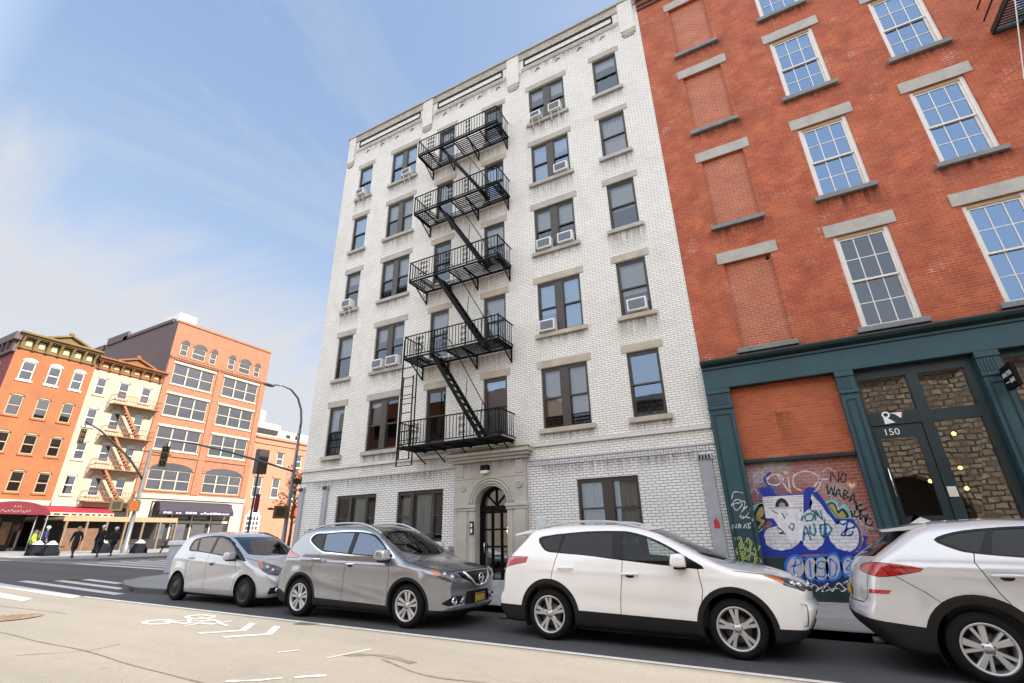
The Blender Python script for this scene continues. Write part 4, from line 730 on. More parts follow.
# ------------------------------------------------------------------ graffiti on the brick bay and the pilaster (painted, 3 mm proud)
GRAF = [('fill', 'blue', 0, 0, 'wall', [(-0.323, 2.477), (-0.05, 2.482), (0.023, 2.3), (0.277, 2.312), (0.572, 2.322), (0.627, 2.415), (0.8, 2.415), (0.943, 2.102), (1.073, 1.769), (1.299, 1.769), (1.42, 1.617), (1.434, 1.42), (1.362, 1.216), (1.215, 1.081), (0.957, 1.055), (0.702, 1.065), (-0.064, 1.039), (-0.557, 1.04), (-0.586, 1.285), (-0.501, 1.507), (-0.193, 1.661), (-0.266, 1.777), (-0.36, 1.792), (-0.297, 2.007), (-0.276, 2.277)]), ('fill', 'white', 0, 1, 'wall', [(-0.417, 1.406), (-0.347, 1.553), (-0.201, 1.619), (0.139, 1.665), (0.391, 1.658), (0.317, 1.321), (0.175, 1.192), (0.024, 1.129), (-0.139, 1.12), (-0.315, 1.179), (-0.413, 1.283)]), ('fill', 'white', 0, 1, 'wall', [(0.452, 1.852), (0.608, 1.969), (0.771, 1.84), (0.837, 1.645), (0.76, 1.315), (0.641, 1.176), (0.506, 1.117), (0.39, 1.143), (0.323, 1.226), (0.326, 1.321)]), ('fill', 'white', 0, 1, 'wall', [(0.743, 2.317), (0.801, 2.271), (0.917, 1.993), (1.043, 1.706), (1.201, 1.718), (1.353, 1.642), (1.41, 1.49), (1.353, 1.261), (1.226, 1.126), (1.094, 1.1), (0.94, 1.162), (0.852, 1.291), (0.824, 1.479), (0.842, 1.669), (0.726, 1.842), (0.62, 1.993)]), ('fill', 'poster', 0, 2, 'wall', [(-0.276, 2.277), (0.563, 2.284), (0.358, 1.321), (0.07, 1.344), (-0.041, 1.571), (-0.141, 1.798), (-0.294, 1.815)]), ('fill', 'black', 0, 3, 'wall', [(-0.052, 2.042), (-0.028, 2.136), (0.035, 2.21), (0.113, 2.239), (0.182, 2.202), (0.225, 2.124), (0.228, 2.04)]), ('fill', 'grey', 0, 4, 'wall', [(0.018, 2.044), (0.045, 2.119), (0.104, 2.147), (0.152, 2.115), (0.157, 2.041)]), ('line', 'mauve', 3, 3, 'wall', [(-0.256, 2.253), (-0.048, 2.252)]), ('line', 'mauve', 3, 3, 'wall', [(0.299, 2.25), (0.544, 2.247)]), ('line', 'mauve', 3, 3, 'wall', [(-0.266, 2.201), (-0.058, 2.201)]), ('line', 'mauve', 3, 3, 'wall', [(0.288, 2.199), (0.533, 2.197)]), ('line', 'mauve', 3, 3, 'wall', [(-0.276, 2.15), (-0.069, 2.15)]), ('line', 'mauve', 3, 3, 'wall', [(0.277, 2.149), (0.522, 2.147)]), ('line', 'mauve', 3, 3, 'wall', [(-0.287, 2.094), (-0.08, 2.095)]), ('line', 'mauve', 3, 3, 'wall', [(0.265, 2.094), (0.51, 2.093)]), ('line', 'orange', 4, 3, 'wall', [(-0.215, 2.029), (0.508, 2.003)]), ('line', 'teal', 9, 4, 'wall', [(0.461, 1.851), (0.407, 1.73)]), ('line', 'teal', 9, 4, 'wall', [(0.422, 1.957), (0.454, 1.946)]), ('line', 'teal', 8, 4, 'wall', [(0.575, 1.872), (0.496, 1.826), (0.5, 1.74), (0.615, 1.748), (0.665, 1.82), (0.634, 1.882), (0.575, 1.872)]), ('line', 'teal', 8, 4, 'wall', [(0.679, 1.734), (0.715, 1.94), (0.807, 1.754), (0.814, 1.931)]), ('line', 'teal', 9, 4, 'wall', [(0.351, 1.321), (0.451, 1.619), (0.499, 1.331)]), ('line', 'teal', 7, 4, 'wall', [(0.394, 1.464), (0.497, 1.474)]), ('line', 'teal', 9, 4, 'wall', [(0.543, 1.629), (0.522, 1.485), (0.578, 1.436), (0.628, 1.507), (0.632, 1.675)]), ('line', 'teal', 10, 4, 'wall', [(0.746, 1.636), (0.722, 1.434), (0.831, 1.431), (0.934, 1.547), (0.88, 1.644), (0.746, 1.636)]), ('line', 'teal', 6, 4, 'wall', [(0.864, 1.764), (0.749, 1.362)]), ('line', 'teal', 7, 4, 'wall', [(0.051, 1.917), (0.095, 1.79)]), ('line', 'teal', 7, 4, 'wall', [(0.133, 1.64), (0.182, 1.541), (0.242, 1.662), (0.164, 1.676)]), ('line', 'black', 6, 4, 'wall', [(-0.106, 1.622), (0.003, 1.521), (-0.087, 1.486), (0.052, 1.476)]), ('line', 'teal', 5, 4, 'wall', [(-0.15, 1.988), (-0.025, 1.894)]), ('line', 'blue', 8, 3, 'wall', [(1.081, 1.709), (1.16, 1.636), (1.256, 1.68), (1.37, 1.712), (1.36, 1.584), (1.222, 1.54), (1.088, 1.427), (1.257, 1.423), (1.316, 1.492)]), ('line', 'blue', 7, 3, 'wall', [(1.251, 1.657), (1.152, 1.425)]), ('line', 'blue', 14, 3, 'wall', [(0.748, 2.337), (0.917, 1.993), (1.054, 1.686), (1.105, 1.721)]), ('line', 'blue', 12, 3, 'wall', [(0.831, 1.621), (0.814, 1.455), (0.873, 1.244), (0.974, 1.128), (1.133, 1.086)]), ('line', 'blue', 10, 3, 'wall', [(0.317, 1.321), (0.338, 1.214), (0.451, 1.117), (0.613, 1.153), (0.755, 1.292), (0.798, 1.432)]), ('line', 'blue', 10, 3, 'wall', [(-0.417, 1.406), (-0.399, 1.234), (-0.231, 1.131), (-0.047, 1.12), (0.175, 1.192), (0.317, 1.321)]), ('fill', 'cyan', 0, 1, 'wall', [(0.945, 2.115), (1.087, 2.149), (1.175, 2.104), (1.183, 1.982), (1.284, 2.062), (1.351, 1.938), (1.329, 1.761), (1.084, 1.769), (1.012, 1.923)]), ('fill', 'black', 0, 2, 'wall', [(0.967, 2.064), (1.075, 2.101), (1.136, 2.032), (1.146, 1.918), (1.24, 1.967), (1.306, 1.868), (1.299, 1.769), (1.097, 1.776), (1.033, 1.922)]), ('fill', 'olive', 0, 3, 'wall', [(0.99, 2.039), (1.072, 2.067), (1.111, 1.992), (1.13, 1.851), (1.219, 1.915), (1.259, 1.78), (1.105, 1.785), (1.046, 1.932)]), ('fill', 'cyan', 0, 1, 'wall', [(-0.538, 2.016), (-0.414, 2.141), (-0.289, 2.148), (-0.302, 2.084), (-0.429, 2.064), (-0.511, 1.964)]), ('fill', 'black', 0, 1, 'wall', [(-0.511, 1.964), (-0.397, 2.101), (-0.292, 2.109), (-0.316, 1.829), (-0.268, 1.764), (-0.392, 1.629), (-0.533, 1.532), (-0.555, 1.735)]), ('fill', 'olive', 0, 2, 'wall', [(-0.471, 1.911), (-0.37, 2.048), (-0.309, 2.046), (-0.318, 1.905), (-0.406, 1.806), (-0.319, 1.753), (-0.487, 1.582), (-0.489, 1.632), (-0.409, 1.73), (-0.496, 1.784)]), ('line', 'palepink', 8, 1, 'wall', [(-0.112, 2.638), (-0.003, 2.747), (0.15, 2.76), (0.234, 2.652), (0.08, 2.524), (-0.083, 2.567), (-0.112, 2.638)]), ('line', 'palepink', 8, 1, 'wall', [(0.127, 2.752), (0.228, 2.524), (0.309, 2.316)]), ('line', 'palepink', 8, 1, 'wall', [(0.344, 2.677), (0.309, 2.316)]), ('line', 'palepink', 8, 1, 'wall', [(0.546, 2.37), (0.424, 2.467), (0.46, 2.691), (0.68, 2.79), (0.87, 2.73), (0.961, 2.566), (0.874, 2.395), (0.744, 2.314)]), ('line', 'palepink', 8, 1, 'wall', [(0.805, 2.443), (0.953, 2.567), (1.117, 2.591)]), ('line', 'palepink', 8, 1, 'wall', [(0.254, 2.789), (0.316, 2.803), (0.366, 2.781), (0.308, 2.767), (0.254, 2.789)]), ('line', 'black', 6, 2, 'wall', [(1.147, 2.519), (1.209, 2.718), (1.288, 2.523), (1.349, 2.717)]), ('line', 'black', 6, 2, 'wall', [(1.413, 2.69), (1.361, 2.605), (1.36, 2.505), (1.431, 2.544), (1.466, 2.655), (1.416, 2.703)]), ('line', 'black', 7, 2, 'wall', [(1.069, 2.471), (1.043, 2.275), (1.131, 2.401), (1.132, 2.24), (1.203, 2.427)]), ('line', 'black', 7, 2, 'wall', [(1.164, 2.213), (1.259, 2.372), (1.262, 2.19)]), ('line', 'black', 5, 2, 'wall', [(1.196, 2.267), (1.272, 2.263)]), ('line', 'black', 7, 2, 'wall', [(1.295, 2.154), (1.357, 2.331), (1.41, 2.285), (1.342, 2.238), (1.406, 2.191), (1.293, 2.146)]), ('line', 'black', 7, 2, 'wall', [(1.388, 2.086), (1.503, 2.25), (1.485, 2.052)]), ('line', 'black', 5, 2, 'wall', [(1.422, 2.148), (1.495, 2.123)]), ('line', 'black', 8, 2, 'wall', [(1.515, 2.101), (1.487, 1.914)]), ('line', 'black', 7, 2, 'wall', [(1.62, 2.033), (1.498, 1.984), (1.555, 1.89)]), ('line', 'black', 8, 2, 'wall', [(1.377, 1.918), (1.379, 1.773)]), ('line', 'black', 7, 2, 'wall', [(1.451, 1.915), (1.42, 1.792), (1.517, 1.809)]), ('line', 'black', 7, 2, 'wall', [(1.566, 1.932), (1.496, 1.728), (1.589, 1.807), (1.584, 1.684), (1.656, 1.825)]), ('line', 'black', 7, 2, 'wall', [(1.694, 1.721), (1.628, 1.744), (1.574, 1.644), (1.666, 1.609), (1.702, 1.68)]), ('line', 'black', 6, 2, 'wall', [(1.496, 1.872), (1.679, 1.948)]), ('fill', 'heart', 0, 2, 'wall', [(1.491, 2.306), (1.43, 2.413), (1.443, 2.499), (1.497, 2.517), (1.535, 2.472), (1.599, 2.515), (1.633, 2.47), (1.599, 2.394)]), ('fill', 'white', 0, 3, 'wall', [(1.505, 2.366), (1.468, 2.428), (1.482, 2.471), (1.53, 2.45), (1.585, 2.473), (1.583, 2.421)]), ('fill', 'blue2', 0, 0, 'base', [(0.302, 0.791), (0.278, 0.692), (0.21, 0.607), (0.112, 0.549), (0.016, 0.528), (-0.053, 0.547), (-0.094, 0.602), (-0.12, 0.687), (-0.13, 0.788), (-0.106, 0.89), (-0.037, 0.976), (0.064, 1.034), (0.161, 1.054), (0.23, 1.034), (0.27, 0.976), (0.294, 0.891)]), ('fill', 'blue2', 0, 0, 'base', [(0.531, 0.773), (0.51, 0.675), (0.453, 0.591), (0.371, 0.534), (0.294, 0.514), (0.245, 0.532), (0.22, 0.587), (0.206, 0.671), (0.201, 0.77), (0.222, 0.87), (0.28, 0.956), (0.364, 1.013), (0.441, 1.033), (0.491, 1.013), (0.514, 0.956), (0.527, 0.872)]), ('fill', 'blue2', 0, 0, 'base', [(0.752, 0.775), (0.728, 0.673), (0.665, 0.586), (0.577, 0.527), (0.492, 0.506), (0.436, 0.525), (0.405, 0.582), (0.388, 0.669), (0.383, 0.772), (0.406, 0.876), (0.47, 0.965), (0.561, 1.024), (0.647, 1.045), (0.703, 1.024), (0.733, 0.965), (0.749, 0.877)]), ('fill', 'blue2', 0, 0, 'base', [(0.959, 0.808), (0.933, 0.702), (0.87, 0.612), (0.781, 0.551), (0.698, 0.529), (0.643, 0.549), (0.614, 0.608), (0.598, 0.698), (0.595, 0.805), (0.62, 0.913), (0.685, 1.005), (0.775, 1.067), (0.86, 1.088), (0.915, 1.066), (0.943, 1.005), (0.957, 0.914)]), ('fill', 'blue2', 0, 0, 'base', [(1.214, 0.817), (1.195, 0.732), (1.142, 0.659), (1.067, 0.61), (0.997, 0.592), (0.954, 0.608), (0.933, 0.656), (0.921, 0.729), (0.917, 0.815), (0.936, 0.902), (0.989, 0.977), (1.066, 1.026), (1.136, 1.043), (1.18, 1.026), (1.2, 0.977), (1.211, 0.903)]), ('fill', 'silver', 0, 1, 'base', [(0.252, 0.791), (0.222, 0.711), (0.172, 0.643), (0.109, 0.597), (0.043, 0.58), (-0.017, 0.595), (-0.061, 0.64), (-0.082, 0.707), (-0.078, 0.788), (-0.048, 0.869), (0.003, 0.939), (0.067, 0.985), (0.134, 1.001), (0.194, 0.985), (0.237, 0.939), (0.257, 0.871)]), ('fill', 'silver', 0, 1, 'base', [(0.482, 0.773), (0.455, 0.694), (0.415, 0.627), (0.368, 0.581), (0.321, 0.565), (0.28, 0.58), (0.253, 0.624), (0.243, 0.691), (0.252, 0.771), (0.278, 0.851), (0.318, 0.919), (0.366, 0.964), (0.414, 0.98), (0.455, 0.965), (0.482, 0.919), (0.491, 0.852)]), ('fill', 'silver', 0, 1, 'base', [(0.704, 0.774), (0.674, 0.692), (0.629, 0.621), (0.575, 0.574), (0.519, 0.557), (0.471, 0.572), (0.437, 0.619), (0.424, 0.689), (0.432, 0.772), (0.462, 0.856), (0.508, 0.928), (0.563, 0.976), (0.619, 0.992), (0.668, 0.976), (0.7, 0.928), (0.713, 0.858)]), ('fill', 'silver', 0, 1, 'base', [(0.911, 0.807), (0.881, 0.721), (0.834, 0.647), (0.78, 0.598), (0.725, 0.58), (0.678, 0.596), (0.646, 0.645), (0.634, 0.718), (0.644, 0.806), (0.675, 0.894), (0.721, 0.969), (0.777, 1.019), (0.833, 1.036), (0.88, 1.018), (0.911, 0.969), (0.922, 0.894)]), ('fill', 'silver', 0, 1, 'base', [(1.167, 0.817), (1.143, 0.75), (1.108, 0.694), (1.066, 0.656), (1.024, 0.642), (0.988, 0.655), (0.965, 0.692), (0.956, 0.749), (0.964, 0.816), (0.989, 0.883), (1.025, 0.94), (1.067, 0.979), (1.109, 0.992), (1.145, 0.979), (1.168, 0.941), (1.176, 0.884)]), ('line', 'blue2', 7, 2, 'base', [(0.119, 0.932), (0.036, 0.728), (0.069, 0.649)]), ('line', 'blue2', 7, 2, 'base', [(0.006, 0.809), (0.208, 0.871), (0.179, 0.972), (0.087, 0.964)]), ('line', 'blue2', 7, 2, 'base', [(0.384, 0.932), (0.332, 0.613)]), ('line', 'blue2', 7, 2, 'base', [(0.679, 0.893), (0.552, 0.912), (0.505, 0.793), (0.628, 0.754), (0.578, 0.616), (0.462, 0.634)]), ('line', 'blue2', 7, 2, 'base', [(0.773, 0.972), (0.856, 0.854), (0.791, 0.658), (0.694, 0.637), (0.773, 0.972)]), ('line', 'blue2', 7, 2, 'base', [(1.059, 0.933), (1.14, 0.894), (1.021, 0.777), (1.097, 0.72), (0.974, 0.661)]), ('line', 'white', 5, 2, 'base', [(0.305, 0.494), (0.42, 0.419), (0.365, 0.34), (0.579, 0.461), (0.663, 0.348), (0.81, 0.504), (0.927, 0.393), (1.072, 0.548)]), ('line', 'white', 5, 2, 'base', [(0.625, 0.501), (0.477, 0.343), (0.75, 0.407), (0.846, 0.353), (1.036, 0.471)]), ('line', 'white', 5, 2, 'base', [(1.194, 0.895), (1.209, 0.74), (1.101, 0.662), (1.207, 0.588)]), ('line', 'black', 5, 3, 'base', [(0.32, 0.475), (0.513, 0.498), (0.515, 0.344), (0.699, 0.502), (0.809, 0.352)]), ('line', 'black', 5, 3, 'base', [(1.195, 0.973), (1.282, 0.818), (1.156, 0.74)]), ('line', 'black', 5, 3, 'base', [(0.167, 0.65), (0.295, 0.533)]), ('line', 'blue', 8, 1, 'base', [(1.004, 1.012), (1.165, 1.071), (1.312, 1.012), (1.282, 0.818), (1.137, 0.663), (0.978, 0.603)]), ('line', 'blue', 8, 1, 'base', [(1.141, 0.973), (1.265, 0.895), (1.111, 0.778), (1.226, 0.664), (1.072, 0.548)]), ('line', 'blue', 8, 1, 'base', [(-0.182, 0.484), (0.128, 0.471), (0.438, 0.497), (0.768, 0.484), (1.099, 0.51)]), ('line', 'white', 4, 3, 'base', [(0.901, 0.506), (1.041, 0.566), (1.152, 0.511), (1.234, 0.626)]), ('line', 'white', 4, 3, 'base', [(0.132, 0.491), (0.226, 0.395), (0.362, 0.495), (0.251, 0.337)]), ('line', 'white', 4, 3, 'base', [(-0.134, 0.525), (-0.033, 0.448), (-0.128, 0.367), (0.02, 0.331)]), ('line', 'cyan', 9, 0, 'wall', [(-0.53, 2.064), (-0.366, 2.124), (-0.324, 2.01)]), ('line', 'cyan', 9, 0, 'wall', [(-0.504, 1.748), (-0.424, 1.614), (-0.534, 1.485)]), ('line', 'cyan', 9, 0, 'wall', [(0.993, 2.062), (1.08, 2.101), (1.136, 2.013), (1.213, 1.862)]), ('line', 'cyan', 9, 0, 'wall', [(1.46, 1.364), (1.443, 1.127), (1.345, 1.049)]), ('line', 'blue', 16, 1, 'wall', [(-0.509, 1.397), (-0.572, 1.183), (-0.472, 1.054), (-0.151, 1.012), (0.261, 1.073)]), ('line', 'blue', 16, 1, 'wall', [(0.738, 1.131), (0.905, 1.042), (1.235, 1.041), (1.41, 1.166), (1.513, 1.403)]), ('line', 'blue', 12, 1, 'wall', [(-0.234, 2.461), (-0.091, 2.315), (-0.236, 2.232)]), ('line', 'blue', 12, 1, 'wall', [(0.636, 2.409), (0.677, 2.142), (0.619, 1.971)]), ('line', 'blue', 12, 1, 'wall', [(0.011, 2.817), (-0.145, 2.687), (-0.097, 2.499)]), ('line', 'silver', 6, 0, 'wall', [(-0.406, 2.705), (-0.248, 2.836), (-0.093, 2.731), (-0.25, 2.601)]), ('line', 'silver', 6, 0, 'wall', [(1.033, 2.74), (1.17, 2.82), (1.304, 2.72)]), ('line', 'silver', 6, 0, 'wall', [(-0.512, 2.384), (-0.407, 2.471), (-0.347, 2.329)]), ('line', 'white', 5, 0, 'pil', [(-0.927, 2.255), (-0.847, 2.403), (-0.66, 2.378)]), ('line', 'white', 5, 0, 'pil', [(-0.973, 2.095), (-0.864, 2.216), (-0.757, 2.228), (-0.726, 2.12), (-0.868, 2.001), (-0.915, 2.128), (-0.805, 2.159), (-0.661, 2.188), (-0.708, 2.03), (-0.816, 1.911), (-0.613, 2.079), (-0.603, 1.956), (-0.764, 1.822), (-0.805, 1.876), (-0.596, 1.816), (-0.57, 1.774), (-0.652, 1.697), (-0.699, 1.716)]), ('line', 'white', 5, 0, 'pil', [(-1.028, 1.603), (-0.985, 1.706), (-0.956, 1.619), (-0.916, 1.704)]), ('line', 'white', 5, 0, 'pil', [(-0.899, 1.61), (-0.874, 1.693), (-0.834, 1.667), (-0.883, 1.645), (-0.837, 1.616)]), ('line', 'white', 5, 0, 'pil', [(-0.787, 1.608), (-0.738, 1.689), (-0.72, 1.606)]), ('line', 'white', 5, 0, 'pil', [(-0.672, 1.68), (-0.677, 1.605), (-0.635, 1.645)]), ('line', 'lime', 13, 0, 'pil', [(-1.017, 1.379), (-0.909, 1.411), (-0.894, 1.309), (-1.026, 1.142), (-0.84, 1.241), (-0.747, 1.375), (-0.694, 1.307), (-0.759, 1.14), (-0.835, 1.174), (-0.793, 1.308)]), ('line', 'darkline', 4, 1, 'pil', [(-1.017, 1.379), (-0.909, 1.411), (-0.894, 1.309), (-1.026, 1.142), (-0.84, 1.241), (-0.747, 1.375), (-0.694, 1.307), (-0.759, 1.14), (-0.835, 1.174), (-0.793, 1.308)]), ('line', 'lime', 13, 0, 'pil', [(-1.039, 1.075), (-0.865, 1.108), (-0.996, 0.942), (-0.817, 1.008)]), ('line', 'darkline', 4, 1, 'pil', [(-1.039, 1.075), (-0.865, 1.108), (-0.996, 0.942), (-0.817, 1.008)]), ('line', 'lime', 13, 0, 'pil', [(-0.83, 0.942), (-0.738, 1.074), (-0.653, 1.008), (-0.717, 0.844)]), ('line', 'darkline', 4, 1, 'pil', [(-0.83, 0.942), (-0.738, 1.074), (-0.653, 1.008), (-0.717, 0.844)]), ('line', 'lime', 13, 0, 'pil', [(-0.66, 1.14), (-0.542, 1.238), (-0.624, 1.073), (-0.584, 0.942), (-0.626, 0.812)]), ('line', 'darkline', 4, 1, 'pil', [(-0.66, 1.14), (-0.542, 1.238), (-0.624, 1.073), (-0.584, 0.942), (-0.626, 0.812)]), ('line', 'lime', 13, 0, 'pil', [(-0.984, 1.008), (-0.975, 0.876)]), ('line', 'darkline', 4, 1, 'pil', [(-0.984, 1.008), (-0.975, 0.876)])]
gcol = {'blue': (.006, .035, .36), 'blue2': (.02, .13, .55), 'white': (.66, .66, .68), 'poster': (.72, .70, .72), 'black': (.012, .012, .014), 'grey': (.3, .3, .33), 'mauve': (.36, .32, .4), 'orange': (.4, .22, .08), 'teal': (.02, .17, .25),
        'cyan': (.22, .50, .52), 'olive': (.36, .30, .09), 'palepink': (.62, .52, .5), 'heart': (.62, .2, .08), 'silver': (.42, .42, .45), 'lime': (.45, .52, .14), 'darkline': (.03, .08, .05)}
def catmull(P, k=5):
    P = [Vector((a, b)) for a, b in P]
    if len(P) < 3: return P
    Q = [P[0]*2-P[1]]+P+[P[-1]*2-P[-2]]; o = []
    for i in range(1, len(Q)-2):
        a, b, c, d = Q[i-1:i+3]
        for j in range(k):
            t = j/k; o.append(.5*((2*b)+(c-a)*t+(2*a-5*b+4*c-d)*t*t+(3*b-a-3*c+d)*t**3))
    return o+[P[-1]]
def ribbon(mb, P, w, fn, mi=0):
    P = catmull(P); n = len(P); L_ = []; 
    for i, p in enumerate(P):
        d = (P[min(i+1, n-1)]-P[max(i-1, 0)]); d = d.normalized() if d.length > 1e-6 else Vector((1, 0))
        nn = Vector((-d.y, d.x))*w/2*(.75+.25*math.sin(i*1.3)); L_ += [fn(p.x+nn.x, p.y+nn.y), fn(p.x-nn.x, p.y-nn.y)]
    mb.add(L_, [(2*i, 2*i+1, 2*i+3, 2*i+2) for i in range(n-1)], mi)
cols = list(gcol)
gm = []
for k in cols:
    m = pm('spray_paint_'+k, gcol[k], .55, var=.18, scale=7, fine=.12)
    # paint lying on brick keeps the joints
    if k in ('white', 'poster', 'blue'):
        nt = m.node_tree; p = [n for n in nt.nodes if n.type == 'BSDF_PRINCIPLED'][0]
        b = N(nt, 'ShaderNodeTexBrick'); tcn = N(nt, 'ShaderNodeTexCoord'); sp = N(nt, 'ShaderNodeSeparateXYZ'); L(nt, tcn.outputs['Object'], sp.inputs[0])
        cbn = N(nt, 'ShaderNodeCombineXYZ'); L(nt, sp.outputs[0], cbn.inputs[0]); L(nt, sp.outputs[2], cbn.inputs[1]); L(nt, cbn.outputs[0], b.inputs[0])
        b.inputs['Scale'].default_value = 1; b.inputs['Brick Width'].default_value = .205; b.inputs['Row Height'].default_value = .075; b.inputs['Mortar Size'].default_value = .008
        src = p.inputs['Base Color'].links[0].from_socket
        L(nt, mix(nt, ramp(nt, b.outputs['Fac'], 0, 1, 0, .55 if k != 'poster' else .0), src, mul(gcol[k], .35)), p.inputs['Base Color'])
    # worn spray: the wall shows through in specks and along soft edges
    nt = m.node_tree; outn = [n for n in nt.nodes if n.type == 'OUTPUT_MATERIAL'][0]; bs = outn.inputs[0].links[0].from_socket
    tcn = N(nt, 'ShaderNodeTexCoord'); tr_ = N(nt, 'ShaderNodeBsdfTransparent'); mxs = N(nt, 'ShaderNodeMixShader')
    f1 = ramp(nt, noise(nt, tcn.outputs['Object'], 9, 6, .75), .58, .70, 0, .55); L(nt, f1, mxs.inputs[0]); L(nt, bs, mxs.inputs[1]); L(nt, tr_.outputs[0], mxs.inputs[2]); L(nt, mxs.outputs[0], outn.inputs[0])
    gm.append(m)
def mist(name, col):
    m, nt, out = new_mat('paint_mist_'+name); d_ = N(nt, 'ShaderNodeBsdfDiffuse'); d_.inputs[0].default_value = c4(col); t_ = N(nt, 'ShaderNodeBsdfTransparent'); mx_ = N(nt, 'ShaderNodeMixShader'); tcn = N(nt, 'ShaderNodeTexCoord')
    g = N(nt, 'ShaderNodeTexGradient'); g.gradient_type = 'SPHERICAL'; L(nt, tcn.outputs['UV'], g.inputs[0])
    mm = N(nt, 'ShaderNodeMath', operation='MULTIPLY'); L(nt, ramp(nt, g.outputs[0], 0, .8, 0, .8), mm.inputs[0]); L(nt, ramp(nt, noise(nt, tcn.outputs['Object'], 24, 4, .8), .38, .62), mm.inputs[1])
    L(nt, mm.outputs[0], mx_.inputs[0]); L(nt, t_.outputs[0], mx_.inputs[1]); L(nt, d_.outputs[0], mx_.inputs[2]); L(nt, mx_.outputs[0], out.inputs[0]); return m
planes = {'wall': YB-.004, 'base': YB-.054, 'pil': YF+.058}
parts = {'wall': MB(), 'base': MB(), 'pil': MB()}
for kind, col, wd, lay, pl, pts in GRAF:
    y = planes[pl]-.0012*(lay+1); fn = lambda a, b, y=y: (a, y, b); mi = cols.index(col)
    if kind == 'fill': 
        P = catmull(pts+[pts[0]], 3)[:-1] if len(pts) > 7 and col not in ('poster',) else [Vector(p) for p in pts]
        parts[pl].poly([fn(p.x, p.y) for p in P], mi)
    else: ribbon(parts[pl], pts, wd*.0052, fn, mi)
for k in parts: parts[k].build('graffiti', gm, rb)
def mist_patch(x, z, rx, rz, col, y=YB-.003):
    p = MB(); p.quad((x-rx, y, z-rz), (x+rx, y, z-rz), (x+rx, y, z+rz), (x-rx, y, z+rz)); o = p.build('paint_mist', col, rb, recalc=False); uv = o.data.uv_layers.new()
    for i, c_ in enumerate(((-1, -1), (1, -1), (1, 1), (-1, 1))): uv.data[i].uv = c_
mw, mb_, mp_ = mist('white', (.6, .6, .64)), mist('blue', (.10, .16, .45)), mist('pink', (.6, .42, .4))
for i, (x_, z_, a_, b_, c_) in enumerate(((-.28, 2.7, .35, .45, mw), (-.1, 2.35, .4, .4, mb_), (.35, 2.75, .5, .35, mp_), (.9, 2.65, .45, .4, mp_), (-.3, 1.9, .3, .5, mb_), (1.45, 1.75, .35, .5, mw), (.15, 3.0, .4, .25, mw), (1.2, 2.3, .4, .3, mw))): mist_patch(x_, z_, a_, b_, c_, YB-.0025-.0002*i)
p = MB(); p.poly([(-1.42, FY-.063, 1.62), (-1.30, FY-.063, 1.62), (-1.29, FY-.063, 1.75), (-1.35, FY-.063, 1.86), (-1.42, FY-.063, 1.78)]); p.build('sticker', pm('red_sticker', (.5, .03, .04), .5), wb)
# ------------------------------------------------------------------ vehicles: one smooth body surface cut into its panels
def smax(a, b, k):
    h = np.maximum(k-np.abs(a-b), 0)/k
    return np.maximum(a, b)+h*h*k*.25
class Curve:
    def __init__(s, pts, sig=.03):
        p = np.array(sorted(pts)); s.lo, s.hi = p[0, 0]-.6, p[-1, 0]+.6
        s.x = np.arange(s.lo, s.hi, .0025); y = np.interp(s.x, p[:, 0], p[:, 1])
        k = np.exp(-.5*(np.arange(-120, 121)*.0025/sig)**2); k /= k.sum()
        yp = np.pad(y, 120, mode='edge'); s.y = np.convolve(yp, k, 'valid'); s.d = np.gradient(s.y, .0025)
    def __call__(s, x): return np.interp(x, s.x, s.y)
    def slope(s, x): return np.interp(x, s.x, s.d)
def body_field(sp):
    top = Curve(sp['top'], .04); crown = Curve(sp['crown'], .1); sec = Curve(sp['sec'], .035); plan = Curve(sp['plan'], .07)
    xf = Curve(sp['front'], .025); xr = Curve(sp['rear'], .02); W2 = sp['W']/2; zb = sp['zb']
    fl = sp.get('flare', .012); wa = sp['axles']; wz = sp['wr']; ar = sp['arch'][1]
    crease = sp.get('crease', [])
    def f(P):
        x, y, z = P[..., 0], P[..., 1], P[..., 2]; ay = np.abs(y)
        ft = (z-(top(x)-crown(x)*y*y))/np.sqrt(1+top.slope(x)**2)
        bump = 0
        for a in wa:
            r = np.hypot(x-a, z-wz); bump = bump+fl*np.exp(-((r-ar)/.10)**2)*(z > .2)
        for (x0, x1, z0, z1, amp, wd) in crease:           # character lines along the doors
            t = np.clip((x-x0)/(x1-x0), 0, 1); zc = z0+(z1-z0)*t; win = np.clip((x-x0+.15)/.3, 0, 1)*np.clip((x1+.15-x)/.3, 0, 1)
            bump = bump+amp*win*np.exp(-((z-zc)/wd)**2)
        fs = (ay-(W2*plan(x)*sec(z)+bump))/np.sqrt(1+(W2*sec.slope(z))**2)
        ff = (x-(xf(z)-sp['cf']*y*y))/np.sqrt(1+xf.slope(z)**2)
        fr = ((xr(z)+sp['cr']*y*y)-x)/np.sqrt(1+xr.slope(z)**2)
        d = smax(ft, fs, sp.get('kt', .10)); e = smax(ff, fr, .02); d = smax(d, e, sp.get('ke', .09)); return smax(d, zb-z, .05)
    return f
def gradn(f, P, h=1.4e-2):
    g = np.stack([f(P+np.eye(3)[i]*h)-f(P-np.eye(3)[i]*h) for i in range(3)], -1)
    return g/np.maximum(np.linalg.norm(g, axis=-1, keepdims=True), 1e-9)
